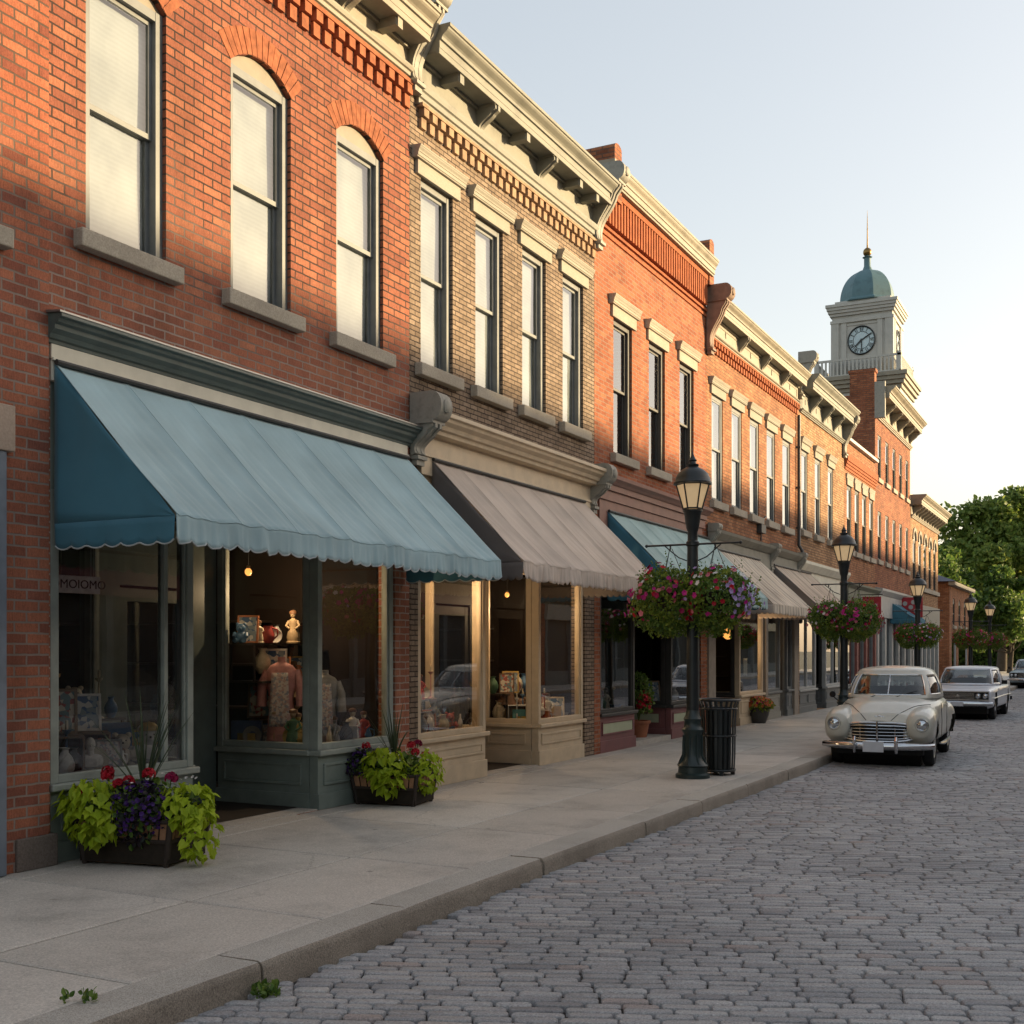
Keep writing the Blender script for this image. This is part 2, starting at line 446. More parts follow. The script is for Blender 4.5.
    def grid(s, fn, nu, nv, mi=0, sm=True, skip=None):
        v = [fn(i / nu, j / nv) for j in range(nv + 1) for i in range(nu + 1)]
        f = []
        for j in range(nv):
            for i in range(nu):
                if skip and skip((i + .5) / nu, (j + .5) / nv):
                    continue
                a = j * (nu + 1) + i
                f.append((a, a + 1, a + nu + 2, a + nu + 1))
        return s.add(v, f, mi, sm)
    def build(s, name, mats, parent=None, bev=0.0, solid=0.0, angle=38, sub=0, offset=None):
        me = bpy.data.meshes.new(name)
        off = Vector(offset) if offset is not None else wloc(parent)
        me.from_pydata([Vector(p) - off for p in s.v], [], s.f)
        if not isinstance(mats, (list, tuple)):
            mats = [mats]
        for m in mats:
            me.materials.append(m)
        me.polygons.foreach_set('material_index', s.m)
        me.polygons.foreach_set('use_smooth', s.s)
        me.update()
        if any(s.s) and angle:
            me.set_sharp_from_angle(angle=R(angle))
        o = bpy.data.objects.new(name, me)
        if parent:
            o.parent = parent
        elif offset is not None:
            o.location = off
        COL.objects.link(o)
        if bev:
            b = o.modifiers.new('bevel', 'BEVEL'); b.width = bev; b.segments = 2; b.limit_method = 'ANGLE'; b.angle_limit = R(50)
        if solid:
            b = o.modifiers.new('solid', 'SOLIDIFY'); b.thickness = solid; b.offset = 0
        if sub:
            b = o.modifiers.new('sub', 'SUBSURF'); b.levels = sub; b.render_levels = sub
        return o

def wloc(o):
    p = Vector((0, 0, 0))
    while o:
        p = p + o.location
        o = o.parent
    return p

def thing(name, label, cat, loc=(0, 0, 0), group=None, rotz=0.0):
    o = bpy.data.objects.new(name, None)
    o.empty_display_size = 0.2
    o.location = loc
    o.rotation_euler = (0, 0, rotz)
    o['label'] = label
    o['category'] = cat
    if group:
        o['group'] = group
    COL.objects.link(o)
    return o

def tag(o, label, cat, group=None):
    o['label'] = label; o['category'] = cat
    if group:
        o['group'] = group
    return o

def struct(o):
    o['kind'] = 'structure'
    return o

def dup(root, loc, rotz=0.0, label=None, group=None, scale=1.0):
    def rec(o, par):
        c = o.copy()
        COL.objects.link(c)
        c.parent = par
        for ch in list(o.children):
            rec(ch, c)
        return c
    r = rec(root, None)
    r.location = loc
    r.rotation_euler = (0, 0, rotz)
    r.scale = (scale, scale, scale)
    if label:
        r['label'] = label
    if group:
        r['group'] = group
    return r

def text_mesh(txt, size, depth=0.004):
    cu = bpy.data.curves.new('lettering', 'FONT')
    cu.body = txt; cu.size = size; cu.extrude = depth; cu.align_x = 'CENTER'; cu.align_y = 'CENTER'
    o = bpy.data.objects.new('lettering', cu)
    COL.objects.link(o)
    dg = bpy.context.evaluated_depsgraph_get()
    me = bpy.data.meshes.new_from_object(o.evaluated_get(dg))
    vs = [v.co.copy() for v in me.vertices]; fs = [tuple(p.vertices) for p in me.polygons]
    bpy.data.objects.remove(o); bpy.data.curves.remove(cu); bpy.data.meshes.remove(me)
    return vs, fs

# ------------------------------------------------------------------ ground, sidewalk, kerb, road
g = MB(); g.quad((-400, -200, -0.06), (400, -200, -0.06), (400, 1200, -0.06), (-400, 1200, -0.06))
M['earth'] = stone_mat('bare_earth', (0.09, 0.085, 0.06), 0.3, 20.0)
struct(g.build('ground', M['earth']))

KX = 3.46                             # outer face of the near kerb
M['grout'] = stone_mat('sandy_joint', (0.045, 0.041, 0.038), 0.4, 120.0)
M['road_far'] = brick_mat('distant_setts', [(0.10, 0.10, 0.105), (0.13, 0.13, 0.135), (0.155, 0.152, 0.155), (0.19, 0.185, 0.185)], (0.05, 0.048, 0.046), 0.2, 0.33, 0.014)
g = MB()
g.quad((KX, -40, -0.036), (13.6, -40, -0.036), (13.6, 76, -0.036), (KX, 76, -0.036), 0)
g.quad((KX, 76, -0.004), (13.6, 76, -0.004), (13.6, 420, -0.004), (KX, 420, -0.004), 1)
g.quad((9.7, -40, -0.004), (13.6, -40, -0.004), (13.6, 76, -0.004), (9.7, 76, -0.004), 1)
g.quad((KX, -40, -0.004), (11, -40, -0.004), (11, 0.8, -0.004), (KX, 0.8, -0.004), 1)
struct(g.build('road_bed', [M['grout'], M['road_far']]))

def sett_material():
    m, n, b = mat('granite_setts')
    L = n.links.new
    at = nd(n, 'Attribute'); at.attribute_name = 'tint'
    r = ramp(n, [(0.0, (0.22, 0.217, 0.225)), (0.35, (0.295, 0.29, 0.294)), (0.7, (0.355, 0.347, 0.347)), (0.93, (0.42, 0.408, 0.40)), (1.0, (0.31, 0.265, 0.25))])
    L(at.outputs['Fac'], r.inputs[0])
    ge = nd(n, 'NewGeometry')
    f = nd(n, 'TexNoise', in_Scale=75.0, in_Detail=6.0, in_Roughness=0.75); L(ge.outputs['Position'], f.inputs['Vector'])
    fr = ramp(n, [(0.3, 0.42), (0.5, 1.0), (0.7, 1.6)]); L(f.outputs[0], fr.inputs[0])
    c = mixc(n, 'MULTIPLY', 1.0, r.outputs[0], fr.outputs[0])
    a = nd(n, 'TexNoise', in_Scale=0.5, in_Detail=6.0, in_Roughness=0.6); L(ge.outputs['Position'], a.inputs['Vector'])
    ar = ramp(n, [(0.3, 0.78), (0.7, 1.12)]); L(a.outputs[0], ar.inputs[0])
    c = mixc(n, 'MULTIPLY', 1.0, c, ar.outputs[0])
    L(c, b.inputs['Base Color'])
    rr = nd(n, 'MapRange'); rr.inputs[3].default_value = 0.5; rr.inputs[4].default_value = 0.8
    L(f.outputs[0], rr.inputs[0]); L(rr.outputs[0], b.inputs['Roughness'])
    b.inputs['Specular IOR Level'].default_value = 0.45
    m2 = nd(n, 'TexNoise', in_Scale=16.0, in_Detail=3.0); L(ge.outputs['Position'], m2.inputs['Vector'])
    p = bump(n, b, m2.outputs[0], 0.35, 0.02)
    bump(n, b, f.outputs[0], 0.55, 0.006, p)
    return m
M['sett'] = sett_material()

def setts():
    """hand-cut granite setts laid in slightly skewed courses; each one a small chamfered block"""
    rr = random.Random(3)
    V = []; F = []; T = []
    th = R(23); ct_, st_ = math.cos(th), math.sin(th)
    v = -6.0
    while v < 76:
        ph = rr.uniform(0.086, 0.104)
        # span of this course inside the street strip
        u0 = (KX - 0.2 + v * st_) / ct_; u1 = (9.8 + v * st_) / ct_
        u = u0 - rr.uniform(0, 0.25)
        while u < u1:
            pw = rr.uniform(0.2, 0.31)
            uc, vc = u + pw / 2, v + ph / 2
            u += pw
            cx, cy = uc * ct_ - vc * st_, uc * st_ + vc * ct_
            if cx < KX - 0.03 or cx > 9.8 or cy < 0.9 or cy > 75:
                continue
            hx, hy = pw / 2 - 0.004 - rr.uniform(0, 0.005), ph / 2 - 0.005 - rr.uniform(0, 0.004)
            yaw = th + rr.gauss(0, 0.006); z0 = rr.gauss(0, 0.0019)
            tx, ty = rr.gauss(0, 0.008), rr.gauss(0, 0.013)
            und = 0.02 * mn.noise(Vector((cx * 0.5, cy * 0.4, 1.7)))
            base = len(V)
            ks = [rr.choice((0.008, 0.012, 0.018, 0.024, 0.03)) for _ in range(4)]
            cs, sn = math.cos(yaw), math.sin(yaw)
            rings = ((0.0, -0.05), (0.001, -0.006), (0.006, 0.0)) if cy < 40 else ((0.0, -0.02), (0.006, 0.0))
            for (inset, z) in rings:
                ax, ay = max(hx - inset, 0.01), max(hy - inset, 0.01)
                q = [min(k, ax * 0.6, ay * 0.6) for k in ks]
                for (px, py) in ((ax - q[0], -ay), (ax, -ay + q[0]), (ax, ay - q[1]), (ax - q[1], ay), (-ax + q[2], ay), (-ax, ay - q[2]), (-ax, -ay + q[3]), (-ax + q[3], -ay)):
                    V.append((cx + px * cs - py * sn, cy + px * sn + py * cs, z + z0 + und + px * tx + py * ty))
            nr = len(rings)
            for ring in range(nr - 1):
                for q in range(8):
                    q2 = (q + 1) % 8
                    F.append((base + ring * 8 + q, base + ring * 8 + q2, base + ring * 8 + 8 + q2, base + ring * 8 + 8 + q))
            F.append(tuple(base + (nr - 1) * 8 + q for q in range(8)))
            t = min(0.98, max(0, rr.gauss(0.45, 0.2)))
            if rr.random() < 0.03:
                t = 1.0
            T.extend([t] * (8 * (nr - 1) + 1))
        v += ph
    me = bpy.data.meshes.new('road')
    me.from_pydata(V, [], F)
    me.materials.append(M['sett'])
    a = me.attributes.new('tint', 'FLOAT', 'FACE')
    a.data.foreach_set('value', T)
    me.polygons.foreach_set('use_smooth', [True] * len(F))
    me.set_sharp_from_angle(angle=R(50))
    o = bpy.data.objects.new('road', me)
    COL.objects.link(o)
    struct(o)
setts()

def concrete_material():
    m, n, b = mat('sidewalk_concrete')
    L = n.links.new
    ge = nd(n, 'NewGeometry')
    f = nd(n, 'TexNoise', in_Scale=75.0, in_Detail=6.0, in_Roughness=0.85); L(ge.outputs['Position'], f.inputs['Vector'])
    fr = ramp(n, [(0.3, 0.5), (0.53, 1.0), (0.72, 1.5)]); L(f.outputs[0], fr.inputs[0])
    at = nd(n, 'Attribute'); at.attribute_name = 'tint'
    r = ramp(n, [(0.0, (0.47, 0.43, 0.38)), (1.0, (0.54, 0.495, 0.44))]); L(at.outputs['Fac'], r.inputs[0])
    c = mixc(n, 'MULTIPLY', 1.0, r.outputs[0], fr.outputs[0])
    a = nd(n, 'TexNoise', in_Scale=1.1, in_Detail=8.0, in_Roughness=0.7); L(ge.outputs['Position'], a.inputs['Vector'])
    ar = ramp(n, [(0.32, 0.74), (0.5, 1.0), (0.7, 1.1)]); L(a.outputs[0], ar.inputs[0])
    c = mixc(n, 'MULTIPLY', 1.0, c, ar.outputs[0])
    sp = nd(n, 'TexVoronoi', in_Scale=1.6); L(ge.outputs['Position'], sp.inputs['Vector'])
    sr = ramp(n, [(0.03, 0.45), (0.06, 1.0)]); L(sp.outputs[0], sr.inputs[0])
    c = mixc(n, 'MULTIPLY', 0.8, c, sr.outputs[0])
    wn = nd(n, 'TexNoise', in_Scale=1.7, in_Detail=4.0); L(ge.outputs['Position'], wn.inputs['Vector'])
    wm = nd(n, 'VectorMath', operation='SCALE'); wm.inputs['Scale'].default_value = 0.55; L(wn.outputs['Color'], wm.inputs[0])
    wa = nd(n, 'VectorMath', operation='ADD'); L(ge.outputs['Position'], wa.inputs[0]); L(wm.outputs[0], wa.inputs[1])
    ck = nd(n, 'TexVoronoi', feature='DISTANCE_TO_EDGE', in_Scale=0.42); L(wa.outputs[0], ck.inputs['Vector'])
    cr_ = ramp(n, [(0.0005, 0.75), (0.0015, 1.0)]); L(ck.outputs[0], cr_.inputs[0])
    pt = nd(n, 'TexNoise', in_Scale=0.55, in_Detail=2.0); L(ge.outputs['Position'], pt.inputs['Vector'])
    pr_ = ramp(n, [(0.5, 0.0), (0.56, 1.0)]); L(pt.outputs[0], pr_.inputs[0])
    c = mixc(n, 'MULTIPLY', pr_.outputs[0], c, cr_.outputs[0])
    L(c, b.inputs['Base Color'])
    b.inputs['Roughness'].default_value = 0.8
    b.inputs['Specular IOR Level'].default_value = 0.35
    bump(n, b, f.outputs[0], 0.5, 0.004)
    return m
M['concrete'] = concrete_material()
M['joint'] = plain('joint_dirt', (0.012, 0.011, 0.01), 0.95, 0.3)

def sidewalk():
    ys = [-12, -8, -4.5, -1.2, 1.2, 2.85, 4.53, 6.2, 8.15, 10.0, 11.8, 13.6, 15.5, 17.4]
    while ys[-1] < 130:
        ys.append(ys[-1] + 1.85)
    xs = [-2.0, 0.28, 1.98, 3.13]
    V = []; F = []; T = []
    rr = random.Random(5)
    for i in range(len(ys) - 1):
        for j in range(3):
            g = 0.011
            x0, x1 = xs[j] + (g if j else 0), xs[j + 1] - (g if j < 2 else 0.003)
            y0, y1 = ys[i] + g, ys[i + 1] - g
            e = 0.016; o = len(V)
            z = 0.15 + rr.gauss(0, 0.0012)
            for (ins, zz) in ((0, 0.06), (0, z - 0.008), (e, z)):
                V += [(x0 + ins, y0 + ins, zz), (x1 - ins, y0 + ins, zz), (x1 - ins, y1 - ins, zz), (x0 + ins, y1 - ins, zz)]
            for rg in range(2):
                for q in range(4):
                    F.append((o + rg * 4 + q, o + rg * 4 + (q + 1) % 4, o + rg * 4 + 4 + (q + 1) % 4, o + rg * 4 + 4 + q))
            F.append((o + 8, o + 9, o + 10, o + 11))
            T += [rr.random()] * 9
    me = bpy.data.meshes.new('sidewalk')
    me.from_pydata(V, [], F)
    me.materials.append(M['concrete'])
    a = me.attributes.new('tint', 'FLOAT', 'FACE'); a.data.foreach_set('value', T)
    o = bpy.data.objects.new('sidewalk', me); COL.objects.link(o); struct(o)
    b = MB(); b.quad((-2.2, -12, 0.115), (3.14, -12, 0.115), (3.14, 130, 0.115), (-2.2, 130, 0.115))
    struct(b.build('sidewalk_bed', M['joint']))
sidewalk()

M['kerb'] = stone_mat('granite_kerb', (0.43, 0.40, 0.355), 0.55, 130.0, dirt_amt=0.35, bmp=0.7)
M['kerb_face'] = stone_mat('stained_kerb_face', (0.33, 0.28, 0.225), 0.6, 110.0, dirt=(0.06, 0.05, 0.04), dirt_amt=0.6, bmp=0.8)
def kerb(x_in, x_out, name):
    ys = [-14, -9, -5, -1.5, 1.0, 3.1, 5.2, 6.75, 8.85, 11.25, 13.1, 15.0]
    while ys[-1] < 130:
        ys.append(ys[-1] + 2.1)
    d = 1 if x_out > x_in else -1
    k = MB()
    prof = [(x_in, -0.1), (x_in, 0.15), (x_out - d * 0.05, 0.151), (x_out - d * 0.022, 0.146), (x_out - d * 0.008, 0.13), (x_out, 0.10), (x_out + d * 0.006, -0.1)]
    rr = random.Random(2)
    for i in range(len(ys) - 1):
        dz = rr.gauss(0, 0.003); dx = rr.gauss(0, 0.004)
        y0, y1 = ys[i] + 0.009, ys[i + 1] - 0.009
        steps = 8
        v = []
        for q in range(steps + 1):
            y = y0 + (y1 - y0) * q / steps
            sh = 0.006 if q in (0, steps) else 0
            for j, (px, pz) in enumerate(prof):
                wob = 0.006 * mn.noise(Vector((y * 3, j * 3.1, i))) if 2 <= j <= 5 else 0
                v.append((px + dx + d * wob - d * (sh if j > 2 else 0), y, pz + dz + (wob if j < 5 else 0) - (sh if 0 < j < 5 else 0)))
        n = len(prof); top = []; face = []
        for q in range(steps):
            for j in range(n - 1):
                (top if j < 3 else face).append((q * n + j, (q + 1) * n + j, (q + 1) * n + j + 1, q * n + j + 1))
        k.add(v, top, 0, True); k.add(v, face, 1, True)
        k.add(v, [tuple(range(n)), tuple(range(steps * n + n - 1, steps * n - 1, -1))], 1)
    struct(k.build(name, [M['kerb'], M['kerb_face']], angle=60))
kerb(3.135, KX, 'kerb')
kerb(13.9, 13.6, 'far_kerb')
g = MB(); g.box(13.9, 17.2, -30, 130, 0.0, 0.15)
struct(g.build('far_sidewalk', M['concrete']))

# ------------------------------------------------------------------ architecture helpers
def facade(mb, y0, y1, z0, z1, holes, depth=0.24, x=0.0, mi=0, seg=10):
    """front wall on the plane x with openings (ya, yb, za, zb, rise); rise > 0 is a segmental arch whose crown is zb"""
    ys = sorted(set([y0, y1] + [h[0] for h in holes] + [h[1] for h in holes]))
    zs = sorted(set([z0, z1] + [h[2] for h in holes] + [h[3] for h in holes]))
    for i in range(len(ys) - 1):
        for j in range(len(zs) - 1):
            cy, cz = (ys[i] + ys[i + 1]) / 2, (zs[j] + zs[j + 1]) / 2
            if any(h[0] < cy < h[1] and h[2] < cz < h[3] for h in holes):
                continue
            mb.quad((x, ys[i], zs[j]), (x, ys[i + 1], zs[j]), (x, ys[i + 1], zs[j + 1]), (x, ys[i], zs[j + 1]), mi)
    for (ya, yb, za, zb, rise) in holes:
        zsp = zb - rise
        b = x - depth
        mb.quad((x, ya, za), (x, ya, zsp), (b, ya, zsp), (b, ya, za), mi)
        mb.quad((x, yb, za), (b, yb, za), (b, yb, zsp), (x, yb, zsp), mi)
        mb.quad((x, ya, za), (b, ya, za), (b, yb, za), (x, yb, za), mi)
        pts = arch_pts(ya, yb, zb, rise, seg)
        for k in range(len(pts) - 1):
            (p, zp), (q, zq) = pts[k], pts[k + 1]
            mb.quad((x, p, zp), (b, p, zp), (b, q, zq), (x, q, zq), mi)
            if rise:
                mb.quad((x, p, zp), (x, q, zq), (x, q, zb), (x, p, zb), mi)

def arch_pts(ya, yb, zb, rise, seg=10):
    if rise <= 0:
        return [(ya, zb), (yb, zb)]
    h = (yb - ya) / 2
    r = (h * h + rise * rise) / (2 * rise)
    c = (ya + yb) / 2
    a = math.asin(min(1, h / r))
    return [(c + r * math.sin(-a + 2 * a * k / seg), zb - r + r * math.cos(-a + 2 * a * k / seg)) for k in range(seg + 1)]

def hull(mb, y0, y1, z0, z1, D=9.0, x=0.0, mi=0, roof=1):
    """side, back and roof of a building behind its facade"""
    mb.quad((x, y0, z0), (x, y0, z1), (-D, y0, z1), (-D, y0, z0), mi)
    mb.quad((x, y1, z0), (-D, y1, z0), (-D, y1, z1), (x, y1, z1), mi)
    mb.quad((-D, y0, z0), (-D, y0, z1), (-D, y1, z1), (-D, y1, z0), mi)
    mb.quad((x, y0, z1), (x, y1, z1), (-D, y1, z1), (-D, y0, z1), roof)

def extrude(mb, prof, y0, y1, mi=0):
    mb.prism(prof, y0, y1, 'y', mi)

def bracket_poly(p, h, x=0.0, z=0.0, t=0.10):
    """S-scrolled bracket in the (x, z) plane, top at z + h"""
    pts = [(x, z + h), (x + p, z + h), (x + p, z + h - t)]
    for k in range(1, 11):
        s = k / 10
        xx = p * (0.86 * (1 - s) ** 1.4 + 0.22 * s + 0.10 * math.sin(s * math.pi * 2) * (1 - s * 0.3))
        pts.append((x + max(0.05, xx * 0.98), z + (h - t) * (1 - s) * 0.96 + 0.0))
    pts += [(x + p * 0.24, z - 0.02), (x, z - 0.05)]
    return pts

def console_mb(p, h, y0, y1, x=0.0, z=0.0, bf=0.74):
    """large end console: scrolled body, fluted face, rounded cap block"""
    m = MB()
    m.prism(bracket_poly(p, h * bf, x, z, 0.07), y0, y1)
    wd = y1 - y0
    for k in range(2):
        yy = y0 + wd * (0.28 + 0.44 * k)
        m.prism(bracket_poly(p + 0.025, h * bf - 0.02, x, z + 0.01, 0.07), yy - wd * 0.1, yy + wd * 0.1)
    # cap with round front
    zt = z + h
    zb = z + h * bf
    cap = [(x, zb), (x + p * 1.0, zb)]
    rr = (zt - zb) / 2
    for k in range(9):
        a = -math.pi / 2 + math.pi * k / 8
        cap.append((x + p * 1.0 + rr * 0.8 * math.cos(a), zb + rr + rr * math.sin(a)))
    cap.append((x, zt))
    m.prism(cap, y0 - 0.015, y1 + 0.015)
    m.box(x, x + p * 1.08, y0 - 0.03, y1 + 0.03, zb - 0.03, zb + 0.015)
    # rosette on the face of the cap
    c = (x + p + rr * 0.8, (y0 + y1) / 2, zb + rr)
    m.ball(c, rr * 0.5, 0, 10, 6, (0.35, min(1, wd / (rr * 1.4)), 1))
    # drop under the scroll
    m.box(x, x + p * 0.34, y0 + 0.01, y1 - 0.01, z - 0.09, z - 0.045)
    m.box(x, x + p * 0.24, y0 + 0.03, y1 - 0.03, z - 0.16, z - 0.085)
    return m

def crown_prof(x0, p, zb, zt, kind=0):
    """classical crown: fillet, ogee, drip"""
    h = zt - zb
    pts = [(x0 - 0.02, zb), (x0 + p * 0.62, zb), (x0 + p * 0.62, zb + h * 0.12), (x0 + p * 0.70, zb + h * 0.12), (x0 + p * 0.70, zb + h * 0.42), (x0 + p * 0.76, zb + h * 0.42)]
    for k in range(7):
        s = k / 6
        pts.append((x0 + p * (0.76 + 0.20 * (s - 0.11 * math.sin(2 * math.pi * s))), zb + h * (0.47 + 0.38 * s)))
    pts += [(x0 + p, zb + h * 0.86), (x0 + p, zt), (x0 - 0.02, zt + 0.01)]
    return pts

def sash_window(bld, yc, wd, z0, z1, rise=0.0, x=0.0, rec=0.045, frame='frame', blind='blind', blind_rng=(0.0, 1.0), low=1.0, sill=True, sillw=0.14, hood=None, head=None, arch_panel=None, detail=True, gap=0.0):
    ya, yb = yc - wd / 2, yc + wd / 2
    zt = z1 - rise
    xf = x - rec
    f = MB()
    t = 0.085
    o1, o2 = (-.05, -.087) if detail else (-.012, -.038)
    if not detail:
        xf = x - .02
    # outer casing
    f.box(xf - 0.12, xf, ya, ya + t, z0, zt)
    f.box(xf - 0.12, xf, yb - t, yb, z0, zt)
    f.box(xf - 0.10, xf - 0.003, ya + t, yb - t, zt - t, zt)
    f.box(xf - 0.10, xf + 0.02, ya + t, yb - t, z0, z0 + 0.05)
    if rise:
        pts = arch_pts(ya + 0.003, yb - 0.003, z1 - 0.004, rise - 0.002, 10)
        f.prism([(ya + 0.003, zt)] + [p for p in pts] + [(yb - 0.003, zt)], xf - 0.09, xf - 0.012, 'x', 1)
    zm = z0 + (zt - z0) * 0.5
    st = 0.042
    # upper sash in front, lower sash behind
    for (a, b, xo) in ((zm - 0.02, zt - t, o1), (z0 + 0.05, zm + 0.02, o2)):
        f.box(xf + xo - 0.035, xf + xo, ya + t, ya + t + st, a, b)
        f.box(xf + xo - 0.035, xf + xo, yb - t - st, yb - t, a, b)
        f.box(xf + xo - 0.035, xf + xo - 0.002, ya + t + st, yb - t - st, b - st, b)
        f.box(xf + xo - 0.035, xf + xo - 0.002, ya + t + st, yb - t - st, a, a + st * 1.2)
    w = f.build('window', [M[frame], M[head or frame]], bld, bev=0.006 if detail else 0)
    p = MB()
    ia, ib = ya + t + st, yb - t - st
    for (a, b, xo) in ((zm - 0.02 + st, zt - t - st, o1 - .012), (z0 + 0.05 + st, zm + 0.02 - st, o2 - .012)):
        p.quad((xf + xo, ia, a), (xf + xo, ib, a), (xf + xo, ib, b), (xf + xo, ia, b))
    p.build('pane', M['pane'], w)
    if blind:
        b = MB()
        ba, bb = ya + wd * blind_rng[0], ya + wd * blind_rng[1]
        zb = z0 + 0.03 + (zt - z0) * (1 - low)
        ph = rnd.uniform(0, 6)
        def fn(u, v):
            return (xf - 0.125 - gap + 0.006 * math.sin(v * 7 + ph + u * 2) + 0.003 * math.sin(u * 25 + ph), ba + (bb - ba) * u, zb + (zt - zb) * v)
        b.grid(fn, 8, 10)
        b.build('blind', M[blind], w, solid=0.003)
    if sill:
        s = MB()
        s.box(x - 0.2, x + sillw * 0.75, ya - 0.13, yb + 0.13, z0 - 0.155, z0 + 0.0)
        s.build('window_sill', M['sill'], w, bev=0.012 if detail else 0)
    if hood:
        mt, hz, over, p_ = hood        # material, height, overhang, projection
        s = MB()
        s.box(x - 0.02, x + 0.045, ya - over, yb + over, z1 + 0.0, z1 + hz * 0.55)
        cr = crown_prof(x, p_, z1 + hz * 0.55, z1 + hz)
        s.prism(cr, ya - over - 0.07, yb + over + 0.07)
        s.build('window_hood', M[mt], w, bev=0.006 if detail else 0)
    return w

def brick_arch(bld, yc, wd, z1, rise, x=0.0):
    ya, yb = yc - wd / 2, yc + wd / 2
    h = wd / 2
    r = (h * h + rise * rise) / (2 * rise)
    a = math.asin(min(1, h / r))
    zc = z1 - r
    m = MB()
    rr = random.Random(int(yc * 100))
    n = int(2 * a * (r + 0.12) / 0.082)
    for ring, (ra, rb) in enumerate(((0.004, 0.26),)):
        ext = a * 1.02
        for k in range(n):
            t0 = -ext + 2 * ext * k / n + 0.006
            t1 = -ext + 2 * ext * (k + 1) / n - 0.006
            px = x + 0.004 + rr.uniform(0, 0.006)
            v = []
            for xx in (x - 0.05, px):
                for (t, q) in ((t0, ra), (t1, ra), (t1, rb), (t0, rb)):
                    v.append((xx, yc + (r + q) * math.sin(t), zc + (r + q) * math.cos(t)))
            m.add(v, [(0, 3, 2, 1), (4, 5, 6, 7), (0, 1, 5, 4), (1, 2, 6, 5), (2, 3, 7, 6), (3, 0, 4, 7)])
    return m.build('window_arch', M['arch_brick'], bld)

def dentil_band(bld, y0, y1, z0, z1, pitch, wd, p, mt, name='corbel_band', two=True):
    m = MB()
    n = int((y1 - y0) / pitch)
    h = z1 - z0
    for k in range(n):
        ya = y0 + (k + 0.25) * (y1 - y0) / n
        if two:
            m.box(-0.01, p, ya, ya + wd, z0 + h * 0.50, z1 - h * 0.16)
            m.box(-0.01, p * 0.52, ya, ya + wd, z0 + h * 0.04, z0 + h * 0.47)
        else:
            m.box(-0.01, p, ya, ya + wd, z0 + h * 0.02, z1 - h * 0.08)
    m.box(-0.01, p * 1.12, y0, y1, z1 - h * 0.15, z1)
    return m.build(name, M[mt], bld)

def shop_front(bld, p0, p1, zs, zt, fm, bm, zb=0.15, mull=(), panel=True, post=0.08, base_t=0.12, name='display_window', panel_mat=None, transom=None, skirt=0.17):
    L = math.hypot(p1[0] - p0[0], p1[1] - p0[1])
    f = MB()
    f.obox(p0, p1, 0, post, -0.12, 0.0, zs, zt)
    f.obox(p0, p1, L - post, L, -0.12, 0.0, zs, zt)
    f.obox(p0, p1, post, L - post, -0.11, -0.004, zt - 0.09, zt)
    f.obox(p0, p1, post, L - post, -0.11, -0.004, zs, zs + 0.07)
    # glazing beads
    f.obox(p0, p1, post, post + 0.025, -0.075, -0.02, zs + 0.07, zt - 0.09)
    f.obox(p0, p1, L - post - 0.025, L - post, -0.075, -0.02, zs + 0.07, zt - 0.09)
    for s in mull:
        f.obox(p0, p1, s - 0.025, s + 0.025, -0.09, -0.008, zs + 0.07, zt - 0.09)
    if transom:
        f.obox(p0, p1, post, L - post, -0.09, -0.008, transom - 0.03, transom + 0.03)
    w = f.build(name, M[fm], bld, bev=0.006)
    g = MB()
    d = Vector((p1[0] - p0[0], p1[1] - p0[1])).normalized(); n = Vector((d.y, -d.x))
    a = Vector(p0) + d * post - n * 0.05; b = Vector(p0) + d * (L - post) - n * 0.05
    g.quad((a.x, a.y, zs + 0.07), (b.x, b.y, zs + 0.07), (b.x, b.y, zt - 0.09), (a.x, a.y, zt - 0.09))
    g.build('pane', M['pane_shop'], w)
    b = MB()
    b.obox(p0, p1, 0.004, L - 0.004, -base_t, -0.004, zb, zs - 0.06)
    b.obox(p0, p1, -0.012, L + 0.012, -0.06, 0.022, zb, zb + skirt)
    if panel:
        z0, z1 = zb + skirt + 0.09, zs - 0.06 - 0.09
        npan = max(1, round(L / 1.3))
        for k in range(npan):
            s0 = 0.10 + (L - 0.1) * k / npan; s1 = (L - 0.1) * (k + 1) / npan
            if s1 - s0 < 0.2 or z1 - z0 < 0.08:
                continue
            for (q0, q1, y0, y1) in ((s0, s1, z1 - 0.03, z1), (s0, s1, z0, z0 + 0.03), (s0, s0 + 0.03, z0 + 0.03, z1 - 0.03), (s1 - 0.03, s1, z0 + 0.03, z1 - 0.03)):
                b.obox(p0, p1, q0, q1, -0.01, 0.016, y0, y1)
            b.obox(p0, p1, s0 + 0.03, s1 - 0.03, -0.01, 0.001 if not panel_mat else 0.004, z0 + 0.03, z1 - 0.03, 1 if panel_mat else 0)
    bb = b.build('bulkhead', [M[bm]] + ([M[panel_mat]] if panel_mat else []), bld, bev=0.005)
    s = MB()
    s.obox(p0, p1, -0.03, L + 0.03, -0.14, 0.06, zs - 0.06, zs)
    s.build('sill', M[fm], bb, bev=0.012)
    return w

